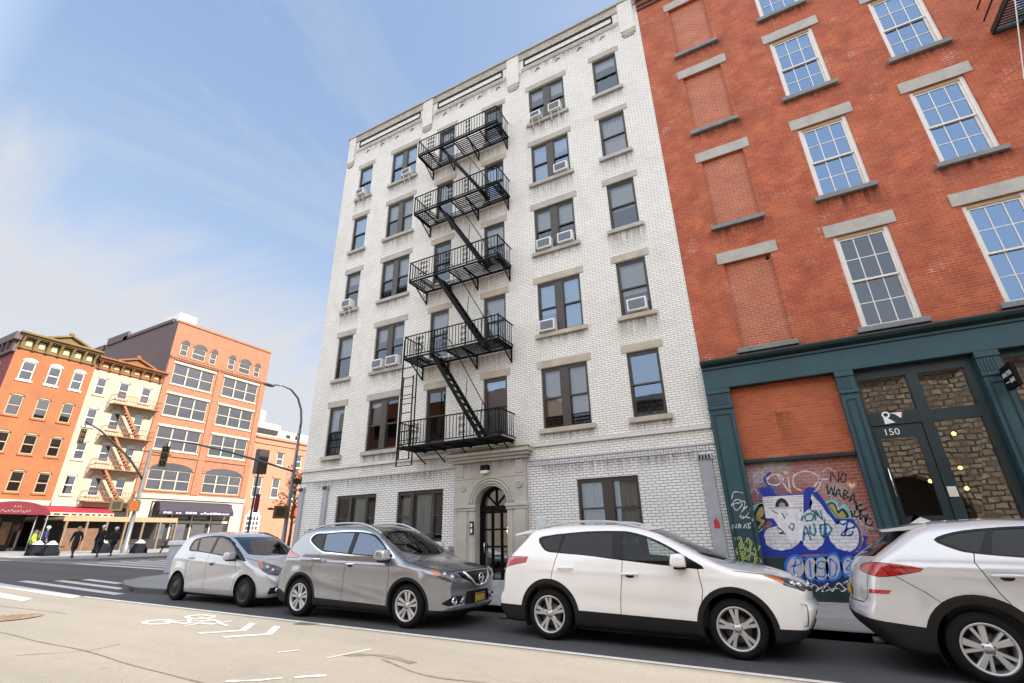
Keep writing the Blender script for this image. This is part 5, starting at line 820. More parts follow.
def surface(f, lo, hi, h):
    ax = [np.arange(lo[i], hi[i]+h, h) for i in range(3)]
    G = np.stack(np.meshgrid(*ax, indexing='ij'), -1); F = f(G); S = F < 0
    nx, ny, nz = F.shape; cnt = np.zeros((nx-1, ny-1, nz-1)); acc = np.zeros((nx-1, ny-1, nz-1, 3))
    quads = []; idx = -np.ones((nx-1, ny-1, nz-1), int)
    crossings = []
    for a in range(3):
        sl0 = [slice(None)]*3; sl1 = [slice(None)]*3; sl0[a] = slice(0, -1); sl1[a] = slice(1, None)
        s0, s1 = S[tuple(sl0)], S[tuple(sl1)]; I = np.argwhere(s0 != s1)
        f0 = F[tuple(sl0)][tuple(I.T)]; f1 = F[tuple(sl1)][tuple(I.T)]; t = f0/(f0-f1)
        p = I*h+np.array(lo); p[:, a] += t*h
        b, c = (a+1) % 3, (a+2) % 3
        for db in (0, 1):
            for dc in (0, 1):
                J = I.copy(); J[:, b] -= db; J[:, c] -= dc
                ok = ((J >= 0) & (J < np.array([nx-1, ny-1, nz-1]))).all(1)
                np.add.at(acc, tuple(J[ok].T), p[ok]); np.add.at(cnt, tuple(J[ok].T), 1)
        crossings.append((a, I, s0[tuple(I.T)]))
    occ = cnt > 0; idx[occ] = np.arange(occ.sum()); V = acc[occ]/cnt[occ][:, None]
    for a, I, ins in crossings:
        b, c = (a+1) % 3, (a+2) % 3; q = []
        for db, dc in ((0, 0), (1, 0), (1, 1), (0, 1)):
            J = I.copy(); J[:, b] -= db; J[:, c] -= dc; q.append(idx[tuple(np.clip(J, 0, None).T)])
        q = np.stack(q, 1); q[ins] = q[ins]; q[~ins] = q[~ins][:, ::-1]; quads.append(q)
    Q = np.concatenate(quads)
    for _ in range(3):
        g = np.stack([f(V+np.eye(3)[i]*1e-3)-f(V-np.eye(3)[i]*1e-3) for i in range(3)], -1)/2e-3
        V = V-np.clip((f(V)/np.maximum((g*g).sum(-1), .2))[:, None]*g, -h, h)
    return V, Q
def proj2(P, pr):
    x, ay, z = P[..., 0], np.abs(P[..., 1]), P[..., 2]
    return {'xz': (x, z), 'fz': (x-ay, z), 'rz': (x+ay, z), 'yz': (ay, z), 'xy': (x, ay)}[pr]
def in_poly(u, v, poly):
    r = np.zeros(u.shape, bool); n = len(poly)
    for i in range(n):
        (a, b), (c, d) = poly[i], poly[(i+1) % n]
        if b == d: continue
        k = (b > v) != (d > v); r ^= k & (u < (c-a)*(v-b)/(d-b)+a)
    return r
def filt(Cn, Nn, fl):
    if fl == 'side': return np.abs(Nn[:, 1]) > .35
    if fl == 'front': return (Cn[:, 0] > .8) & (Nn[:, 0] > .15)
    if fl == 'fcorner': return (Cn[:, 0] > .8) & ((Nn[:, 0] > .05) | (np.abs(Nn[:, 1]) > .3))
    if fl == 'rear': return (Cn[:, 0] < -.8) & (Nn[:, 0] < -.2)
    if fl == 'rcorner': return (Cn[:, 0] < -.8) & ((Nn[:, 0] < -.1) | (np.abs(Nn[:, 1]) > .3))
    if fl == 'top': return Nn[:, 2] > .25
    return np.ones(len(Cn), bool)
def tnormal(T):
    n = np.cross(T[:, 1]-T[:, 0], T[:, 2]-T[:, 0]); return n/np.maximum(np.linalg.norm(n, axis=1, keepdims=True), 1e-12)
def cut_segment(T, pr, a, b, fl):
    u, v = proj2(T, pr); e = 1e-4
    m = (u.min(1) < max(a[0], b[0])+e) & (u.max(1) > min(a[0], b[0])-e) & (v.min(1) < max(a[1], b[1])+e) & (v.max(1) > min(a[1], b[1])-e)
    if not m.any(): return T
    k = np.flatnonzero(m); X = T[k]; keep = filt(X.mean(1), tnormal(X), fl); k = k[keep]
    if not len(k): return T
    X = T[k]; u, v = u[k], v[k]; L_ = math.hypot(b[0]-a[0], b[1]-a[1]); nx, nz = -(b[1]-a[1])/L_, (b[0]-a[0])/L_
    d = (u-a[0])*nx+(v-a[1])*nz; d[np.abs(d) < 1.6e-3] = 0
    s = np.sign(d); out = []; done = np.zeros(len(k), bool)
    for i in range(3):
        j, l = (i+1) % 3, (i+2) % 3
        w = (s[:, i] != 0) & (s[:, j] == -s[:, i]) & (s[:, l] == -s[:, i])
        if w.any():
            A, B, C_ = X[w, i], X[w, j], X[w, l]; p = A+(B-A)*(d[w, i]/(d[w, i]-d[w, j]))[:, None]; q = A+(C_-A)*(d[w, i]/(d[w, i]-d[w, l]))[:, None]
            out += [np.stack([A, p, q], 1), np.stack([p, B, C_], 1), np.stack([p, C_, q], 1)]; done |= w
        w = (s[:, i] == 0) & (s[:, j]*s[:, l] < 0)
        if w.any():
            A, B, C_ = X[w, i], X[w, j], X[w, l]; p = B+(C_-B)*(d[w, j]/(d[w, j]-d[w, l]))[:, None]
            out += [np.stack([A, B, p], 1), np.stack([A, p, C_], 1)]; done |= w
    if not out: return T
    keep = np.ones(len(T), bool); keep[k[done]] = False
    return np.concatenate([T[keep]]+out)
def circle(c, r, n=40): return [(c[0]+r*math.cos(2*math.pi*i/n), c[1]+r*math.sin(2*math.pi*i/n)) for i in range(n)]
def smoothpoly(P, k=4):
    n = len(P); o = []
    for i in range(n):
        a, b, c, d = [np.array(P[(i+j) % n], float) for j in (-1, 0, 1, 2)]
        for j in range(k):
            t = j/k; o.append(tuple(.5*((2*b)+(c-a)*t+(2*a-5*b+4*c-d)*t*t+(3*b-a-3*c+d)*t**3)))
    return o
def strip(P, w):
    P = [np.array(p, float) for p in P]; a = []; b = []
    for i, p in enumerate(P):
        d = P[min(i+1, len(P)-1)]-P[max(i-1, 0)]; d = d/np.linalg.norm(d); n = np.array([-d[1], d[0]])*w/2; a.append(tuple(p+n)); b.append(tuple(p-n))
    return a+b[::-1]
def grow(P, d):
    P = [np.array(p, float) for p in P]; n = len(P); ar = sum(P[i][0]*P[(i+1) % n][1]-P[(i+1) % n][0]*P[i][1] for i in range(n)); sg = 1 if ar > 0 else -1; o = []
    for i in range(n):
        e1, e2 = P[i]-P[i-1], P[(i+1) % n]-P[i]; e1, e2 = e1/max(1e-9, np.linalg.norm(e1)), e2/max(1e-9, np.linalg.norm(e2)); m = np.array([e1[1]+e2[1], -e1[0]-e2[0]])*sg; o.append(tuple(P[i]+m/max(.5, m@m)*2*d*.5*1.0))
    return o
def tri_mesh(name, T, f, mats, parent, shift=0.):
    V, inv = np.unique(np.round(T.reshape(-1, 3), 5), axis=0, return_inverse=True); F = inv.reshape(-1, 3)
    F = F[(F[:, 0] != F[:, 1]) & (F[:, 1] != F[:, 2]) & (F[:, 0] != F[:, 2])]
    nn = gradn(f, V); V = V+nn*shift
    me = bpy.data.meshes.new(name); me.from_pydata(V.tolist(), [], F.tolist())
    for m in (mats if isinstance(mats, list) else [mats]): me.materials.append(m)
    me.polygons.foreach_set('use_smooth', [True]*len(me.polygons)); me.update()
    if len(me.vertices) == len(nn): me.normals_split_custom_set_from_vertices(nn.tolist())
    o = bpy.data.objects.new(name, me); C.objects.link(o); o.parent = parent; return o

M_tyre = pm('tyre_rubber', (.010, .010, .0105), .85, spec=.2, var=.35, scale=8, bump=.3, bscale=40)
M_alloy = pm('alloy_wheel', (.52, .53, .56), .30, .75, var=.06, scale=6)
M_darkrim = pm('dark_steel_wheel', (.02, .02, .022), .45, .2, var=.2)
M_disc = pm('brake_disc', (.10, .095, .09), .5, .6, var=.1)
M_plastic = pm('black_car_plastic', (.014, .014, .015), .62, spec=.25, var=.25, scale=5, bump=.15, bscale=200)
M_gloss = pm('gloss_black_trim', (.006, .006, .007), .2, spec=.25)
M_seam = pm('panel_gap', (.012, .012, .012), .8)
M_cglass = glassm('car_glass', (.70, .77, .74), 1.5, boost=.02)
M_privacy = glassm('privacy_glass', (.05, .055, .06), 1.45, boost=.0)
M_inside = pm('car_interior', (.028, .027, .026), .8, var=.3, scale=4)
M_well = pm('wheel_well', (.008, .008, .008), .9)
def lens(name, col, rough=.12): return pm(name, col, rough, var=.1, scale=20, coat=1, spec=.8)
M_red = lens('red_tail_lens', (.42, .012, .014)); M_pinklens = lens('pink_tail_lens', (.50, .14, .15)); M_amber = lens('amber_lens', (.55, .14, .015))  # tail lenses in plain red and a paler pink
M_head = pm('headlamp_lens', (.085, .09, .10), .10, .1, var=.6, scale=12, coat=1)
M_headdark = pm('dark_headlamp_lens', (.07, .08, .095), .06, .4, var=.8, scale=10, coat=1)
M_plateNJ = pm('yellow_number_plate', (.50, .36, .06), .5, var=.25, scale=25)
M_plateNY = pm('orange_number_plate', (.62, .36, .06), .5, var=.2, scale=25)

def make_wheel(parent, x, y, z, r, rim, side, style, mat):
    """side: -1 near side, +1 far side. tyre and rim are sub-parts of the wheel"""
    wd = .215; yo = 0
    t = MB(); s = side
    prof = [(rim-.005, wd/2-.03), (rim+.01, wd/2-.005), (rim+.035, wd/2+.004), (r-.045, wd/2), (r-.014, wd/2-.018), (r, wd/2-.045), (r, .03), (r-.008, .028), (r-.008, .012), (r, .01), (r, -.01), (r-.008, -.012), (r-.008, -.028), (r, -.03), (r, -wd/2+.045), (r-.02, -wd/2+.012), (rim, -wd/2+.02)]
    t.lathe([(a, s*b) for a, b in prof], (x, y, z), 'y', 56)
    nb = 64
    for k in range(nb):     # tread blocks at the shoulder
        a = 2*math.pi*k/nb; c, sn = math.cos(a), math.sin(a); e = Vector((-sn, 0, c))*.010; rr = Vector((c, 0, sn)); o = Vector((x, y, z))
        y0, y1 = s*(wd/2-.05), s*(wd/2-.004)
        t.add([o+rr*(r+.004)+e+Vector((0, y0, 0)), o+rr*(r+.004)-e+Vector((0, y0, 0)), o+rr*(r-.028)-e+Vector((0, y1+s*.003, 0)), o+rr*(r-.028)+e+Vector((0, y1+s*.003, 0)), o+rr*(r-.03)+e*1.2+Vector((0, y0-s*.02, 0)), o+rr*(r-.03)-e*1.2+Vector((0, y0-s*.02, 0))], [(0, 1, 2, 3), (0, 3, 4), (1, 5, 2), (0, 4, 5, 1)])
    w_ = t.build('wheel', M_tyre, parent)
    g = MB(); o = Vector((x, y, z)); fy = s*(wd/2-.012)
    g.lathe([(rim+.012, s*(wd/2+.0)), (rim+.002, s*(wd/2+.006)), (rim-.012, s*(wd/2-.004)), (rim-.02, s*(wd/2-.03)), (rim-.03, s*(wd/2-.10)), (rim-.035, -s*wd/2*.8)], (x, y, z), 'y', 48, 0)
    def sector(a0, a1, r0, r1, d0, d1, th=.018, w0=None, w1=None, mi=0):
        """a spoke leg from radius r0 at angle a0 to r1 at a1; d is how far the face sits below the rim"""
        c0, c1 = Vector((math.cos(a0), 0, math.sin(a0))), Vector((math.cos(a1), 0, math.sin(a1)))
        p, q = c0*r0, c1*r1; d = (q-p).normalized(); n = Vector((-d.z, 0, d.x))
        w0_, w1_ = w0 or .03, w1 or .03
        f = []
        for P_, w__, dd in ((p, w0_, d0), (q, w1_, d1)):
            for sg in (-1, 1):
                f.append(o+P_+n*sg*w__/2*.72+Vector((0, fy-s*dd, 0))); f.append(o+P_+n*sg*w__/2+Vector((0, fy-s*(dd+.012), 0))); f.append(o+P_+n*sg*w__/2+Vector((0, fy-s*(dd+.045), 0)))
        # per end: [-top,-side,-back,+top,+side,+back]
        g.add(f, [(0, 3, 9, 6), (0, 6, 7, 1), (1, 7, 8, 2), (3, 4, 10, 9), (4, 5, 11, 10)], mi)
    if style == 'split5':
        for k in range(5):
            a = 2*math.pi*k/5+math.pi/2+.1
            sector(a, a, .045, rim*.62, .014, .008, w0=.072, w1=.085)
            for sg in (-1, 1): sector(a+sg*.15, a+sg*.165, rim*.45, rim-.006, .008, .002, w0=.042, w1=.058)
    elif style == 'pairs5':
        for k in range(5):
            a = 2*math.pi*k/5+math.pi/2
            for sg in (-1, 1): sector(a+sg*.34, a+sg*.20, .05, rim-.006, .014, .004, w0=.036, w1=.066)
    elif style == 'vee5':
        for k in range(5):
            a = 2*math.pi*k/5+math.pi/2+.25
            sector(a-.05, a-.20, .05, rim-.006, .014, .003, w0=.055, w1=.078)
            sector(a+.22, a+.26, .05, rim-.006, .016, .006, w0=.035, w1=.045)
    else:
        g.lathe([(rim-.01, s*(wd/2-.01)), (rim*.8, s*(wd/2-.03)), (rim*.62, s*(wd/2-.012)), (rim*.42, s*(wd/2-.02)), (rim*.3, s*(wd/2-.005)), (0, s*(wd/2-.002))], (x, y, z), 'y', 32, 0)
        for k in range(9): a = 2*math.pi*k/9; g.sphere(o+Vector((math.cos(a)*rim*.72, fy-s*.016, math.sin(a)*rim*.72)), .016, 8, 5, 1)
    if style != 'steel':
        g.lathe([(.0, s*(wd/2-.018)), (.035, s*(wd/2-.018)), (.04, s*(wd/2-.026)), (.068, s*(wd/2-.03)), (.072, s*(wd/2-.07))], (x, y, z), 'y', 24, 0)
        for k in range(5): a = 2*math.pi*k/5+.3; g.lathe([(0, s*(wd/2-.024)), (.011, s*(wd/2-.026)), (.011, s*(wd/2-.05))], (x+math.cos(a)*.055, y, z+math.sin(a)*.055), 'y', 8, 1)
    g.build('rim', [mat, M_darkrim], w_)
    d = MB(); d.lathe([(.02, s*.03), (rim*.66, s*.03), (rim*.66, s*.01), (.02, s*.01)], (x, y, z), 'y', 32); d.lathe([(.0, s*.0), (rim-.03, s*.0)], (x, y, z), 'y', 32, 1)
    d.build('brake_disc', [M_disc, M_well], w_)
    return w_

def make_car(sp):
    f = body_field(sp); W2 = sp['W']/2
    V, Q = surface(f, (sp['x0']-.12, -W2-.14, sp['zb']-.1), (sp['x1']+.12, W2+.14, sp['H']+.12), sp.get('vox', .045))
    T = np.concatenate([V[Q[:, [0, 1, 2]]], V[Q[:, [0, 2, 3]]]])
    nn = tnormal(T); gg = gradn(f, T.mean(1)); fl = (nn*gg).sum(1) < 0; T[fl] = T[fl][:, ::-1]
    regs = []
    for a in sp['axles']: regs.append(('hole', 'xz', circle((a, sp['wr']+.0), sp['arch'][0]), 'any0'))
    regs += sp['regions']
    for nm, pr, poly, fil in sp['regions']:
        if nm in ('head', 'tail'): regs.append(('seam', pr, [(a*1.0, b) for a, b in grow(poly, .013)], fil))
    for nm, pr, poly, fil in regs:
        n = len(poly)
        for i in range(n): T = cut_segment(T, pr, poly[i], poly[(i+1) % n], 'side' if fil == 'any0' else fil)
    Cn = T.mean(1); Nn = gradn(f, Cn); lab = np.full(len(T), -1)
    for i, (nm, pr, poly, fil) in enumerate(regs):
        u, v = proj2(Cn, pr); m = (lab < 0) & filt(Cn, Nn, 'any' if fil == 'any0' else fil) & in_poly(u, v, poly)
        if fil == 'any0': m &= np.abs(Cn[:, 1]) > .45
        lab[m] = i
    root = thing(sp['name'], sp['label'], sp['cat'], (0, 0, 0), sp.get('group'))
    PM = {'door': ('door', sp['paint'], 0), 'rear_door': ('door', sp['paint'], 0), 'window': ('side_window', sp['sideglass'], -.006), 'dark_window': ('side_window', M_privacy, -.006), 'trim': ('window_trim', M_gloss, -.001),
          'chrome': ('chrome_trim', M_chrome, .002), 'clad': ('cladding', M_plastic, .004), 'seam': ('panel_gaps', M_seam, -.004), 'windscreen': ('windscreen', M_cglass, -.003), 'rear_glass': ('rear_window', M_privacy, -.004),
          'head': ('headlight', sp.get('headmat', M_head), .001), 'amber': ('indicator', M_amber, .001), 'tail': ('taillight', sp.get('tailmat', M_red), .003), 'tail_dark': ('taillight_bars', pm('dark_red_lens', (.07, .006, .006), .2, coat=1), .0035), 'reflector': ('reflector', M_red, .004),
          'grille': ('grille', M_gloss, -.012), 'vent': ('air_intake', M_plastic, -.02), 'silver': ('bumper_trim', M_alloy, .004), 'tailgate': ('tailgate', sp['paint'], 0), 'bonnet': ('bonnet', sp['paint'], 0), 'grey': ('bumper_recess', sp['paint'], -.015)}
    made = {}
    M0 = np.array([nm for nm, *_ in regs]+['body'])
    names = M0[lab]
    for nm in set(names):
        if nm == 'hole': continue
        sel = names == nm
        if nm == 'body': made.setdefault('body', []).append(tri_mesh('body', T[sel], f, sp['paint'], root)); continue
        pn, mt, sh = PM[nm]
        if nm in ('window', 'dark_window', 'door', 'rear_door', 'head', 'tail', 'amber', 'reflector', 'trim', 'chrome', 'vent', 'grey', 'seam'):
            for i, (n2, *_) in enumerate(regs):
                if n2 != nm: continue
                for sg in (-1, 1):
                    q = (lab == i) & (np.sign(Cn[:, 1]) == sg)
                    if q.any(): made.setdefault(nm, []).append(tri_mesh(pn, T[q], f, mt, root, sh))
        else: made.setdefault(nm, []).append(tri_mesh(pn, T[sel], f, mt, root, sh))
    for hd in made.get('head', []):
        bb = np.array([v.co[:] for v in hd.data.vertices]); sg = np.sign(bb[:, 1].mean()); q = MB()
        for t_ in sp.get('lamps', (.35, .62)):
            uu = bb[:, 0]-np.abs(bb[:, 1]); u_ = uu.min()+(uu.max()-uu.min())*t_; near = bb[np.abs(uu-u_) < .06]
            if len(near):
                c_ = near.mean(0); rr_ = max(.018, min(.045, (near[:, 2].max()-near[:, 2].min())*.34)); q.sphere((c_[0]-.012, c_[1]-sg*.006, c_[2]), rr_, 12, 8, 0); q.lathe([(rr_*1.25, 0), (rr_*1.3, .012), (rr_*1.05, .014)], (c_[0]-.004, c_[1], c_[2]), 'x', 16, 1)
        if q.f: q.build('lamp_unit', [M_chrome, M_alloy], hd)
    # wheel wells and floor pan
    p = MB()
    for a in sp['axles']:
        for sg in (-1, 1):
            rr = sp['arch'][0]+.004; n = 20; arc = [(a+rr*math.cos(math.pi*(i/n*1.3-.15)), sp['wr']+rr*math.sin(math.pi*(i/n*1.3-.15))) for i in range(n+1)]
            yo, yi = sg*(W2-.045), sg*.42
            for q, r_ in zip(arc, arc[1:]): p.quad((q[0], yo, q[1]), (r_[0], yo, r_[1]), (r_[0], yi, r_[1]), (q[0], yi, q[1]))
            p.poly([(q[0], yi, q[1]) for q in arc])
    xa, xb = sp['axles']
    p.box(xa+.45, xb-.45, -W2+.12, W2-.12, sp['zb']-.03, sp['zb']+.02); p.box(sp['x0']+.3, xa-.42, -.5, .5, sp['zb']-.01, sp['zb']+.05); p.box(xb+.42, sp['x1']-.35, -.5, .5, sp['zb']-.03, sp['zb']+.05)
    p.build('wheel_wells', M_well, root, recalc=False)
    for a in sp['axles']:
        for sg in (-1, 1): make_wheel(root, a, sg*(W2-.03-.11), sp['wr'], sp['wr'], sp['rim'], sg, sp['style'], sp['rimmat'])
    # cabin
    p = MB(); bz = sp['belt']; cx0, cx1 = sp['cabin']
    p.bbox(cx0, cx1, -W2+.16, W2-.16, .3, bz-.28, .05)
    for (sx, ) in ((.12,), (-.85,)):
        for sy in (-.37, .37):
            p.bbox(sx-.25, sx+.25, sy-.24, sy+.24, bz-.45, bz-.30, .05)
            p.hexa([(sx-.28, sy-.23, bz-.36), (sx-.12, sy-.23, bz-.36), (sx-.12, sy+.23, bz-.36), (sx-.28, sy+.23, bz-.36), (sx-.46, sy-.19, bz+.22), (sx-.36, sy-.19, bz+.22), (sx-.36, sy+.19, bz+.22), (sx-.46, sy+.19, bz+.22)])
            p.bbox(sx-.49, sx-.38, sy-.12, sy+.12, bz+.24, bz+.40, .03)
    p.hexa([(cx1-.25, -W2+.16, bz-.4), (cx1+.15, -W2+.22, bz-.4), (cx1+.15, W2-.22, bz-.4), (cx1-.25, W2-.16, bz-.4), (cx1-.22, -W2+.16, bz-.05), (cx1+.15, -W2+.22, bz-.06), (cx1+.15, W2-.22, bz-.06), (cx1-.22, W2-.16, bz-.05)])
    cab = p.build('cabin', M_inside, root)
    sw = MB(); c0 = Vector((cx1-.42, .37, bz-.02)); sw.tube([c0+Vector((.07*math.sin(a)*.6, .18*math.cos(a), .18*math.sin(a)*.9)) for a in np.linspace(0, 2*math.pi, 25)], .015, 6, cap=False)
    sw.bar(c0+Vector((0, -.17, 0)), c0+Vector((0, .17, 0)), .03); sw.bar(c0, c0+Vector((.25, 0, -.1)), .05); sw.build('steering_wheel', M_inside, cab)
    # mirrors
    mx, mz, ms = sp['mirror']
    for sg in (-1, 1):
        bm = bmesh.new(); bmesh.ops.create_cube(bm, size=1); bmesh.ops.subdivide_edges(bm, edges=bm.edges[:], cuts=3, use_grid_fill=True)
        for v in bm.verts:
            c = v.co*2; m = max(abs(c.x), abs(c.y), abs(c.z)); l = c.length; c = c*(m/l)*.45+c*.55 if l else c
            c = Vector((c.x*.10*ms*(1-.15*c.z), c.y*.12*ms, c.z*.085*ms)); c.x += .035*c.y*sg; v.co = c+Vector((mx, sg*(W2+.10), mz))
        b = MB(); 
        for face in bm.faces: face.smooth = True
        b.bm(bm, 0, True); o = b.build('wing_mirror', sp.get('mirrormat', sp['paint']), root)
        a = MB(); a.bbox(mx-.06, mx+.10, min(sg*(W2-.1), sg*(W2+.16)), max(sg*(W2-.1), sg*(W2+.16)), mz-.11*ms, mz-.065*ms, .015); a.build('mirror_base', M_gloss, o)
        g = MB(); g.quad(*[(mx-.103*ms+.01*k, sg*(W2+.10+.10*ms*i), mz+.065*ms*j) for i, j, k in ((-.85, -.85, 0), (.85, -.85, 0), (.85, .85, 0), (-.85, .85, 0))]); g.build('mirror_glass', M_chrome, o, recalc=False)
    # handles on the doors
    def yside(x, z): 
        y = W2+.15
        for _ in range(40): y -= f(np.array([x, y, z]))*.9
        return float(y)
    for hx, hz in sp['handles']:
        for sg in (-1, 1):
            ys = yside(hx, hz); h = MB(); hh = sp.get('hlen', .125)
            h.tube([(hx-hh, sg*(ys-.01), hz-.004), (hx-hh+.02, sg*(ys+.03), hz), (hx, sg*(ys+.038), hz+.004), (hx+hh-.02, sg*(ys+.03), hz+.004), (hx+hh, sg*(ys-.01), hz)], .018, 8, 0)
            h.sphere((hx, sg*(ys-.004), hz-.02), .07, 12, 6, 1, (1, .12, .5))
            par = root
            for d_ in made.get('door', [])+made.get('rear_door', []):
                bb = np.array([v.co[:] for v in d_.data.vertices]); 
                if bb[:, 0].min() < hx < bb[:, 0].max() and np.sign(bb[:, 1].mean()) == sg: par = d_
            h.build('handle', [sp.get('handlemat', sp['paint']), M_seam], par)
    if sp.get('rails'):
        a, b, hgt = sp['rails']; yr = sp['raily']
        for sg in (-1, 1):
            def rz(x):
                z = sp['H']+.1
                for _ in range(60): z -= f(np.array([x, sg*yr, z]))*.8
                return float(z)
            xs = np.linspace(a, b, 13); P = [(x, sg*yr, rz(x)+hgt*min(1, 3.5*min((x-a)/(b-a), (b-x)/(b-a)))) for x in xs]
            r = MB(); r.tube(P, .020, 8, 0); 
            for q in (0, len(P)-1): r.sphere((P[q][0], P[q][1], P[q][2]), .03, 8, 6, 0, (1.5, .8, .8))
            r.build('roof_rail', sp['railmat'], root)
    if sp.get('extra'): sp['extra'](root, f, yside, made)
    return root
def surf_x(f, y, z, sgn, x0):
    x = x0
    for _ in range(60): x -= sgn*float(f(np.array([x, y, z])))*.8
    return x
def plate(root, f, z0, z1, mat, sgn, x0, hw=.155, y=0.):
    xs = [surf_x(f, y, zz, sgn, x0) for zz in (z0, z1)]; x = max(xs)*1 if sgn > 0 else min(xs)
    p = MB(); a, b = sorted((x+sgn*.004, x+sgn*.018)); p.bbox(a, b, y-hw, y+hw, z0, z1, .004, 0)
    q = x+sgn*.0185
    p.box(min(q, q+sgn*.001), max(q, q+sgn*.001), y-hw+.02, y+hw-.02, z1-.022, z1-.008, 1); p.box(min(q, q+sgn*.001), max(q, q+sgn*.001), y-hw+.02, y+hw-.02, z0+.008, z0+.022, 1)
    return p.build('number_plate', [mat, M_seam], root)

def paint(name, col, metal=0., rough=.32):
    return pm(name, col, rough, metal, var=.03, scale=2, coat=1., spec=.5)
P_white = paint('white_car_paint', (.90, .895, .885), 0, .22); P_silver = paint('silver_car_paint', (.66, .66, .675), .25, .25); P_grey = paint('grey_metallic_paint', (.29, .305, .335), .6, .2); P_beige = paint('pale_silver_paint', (.49, .505, .53), .3, .24); P_black = paint('black_car_paint', (.012, .012, .013))
def moved(o, x, y, yaw=0.):
    o.location = (x, y, gz(x)); o.rotation_euler = (0, math.atan(SLOPE), yaw)
SEC = lambda belt, roof, t=.70: [(.15, .90), (.22, .93), (.32, .955), (.48, .975), (.65, .99), (.82, 1.0), (belt-.12, .995), (belt-.02, .975), (belt+.06, .945), (roof-.12, t+.085), (roof, t)]

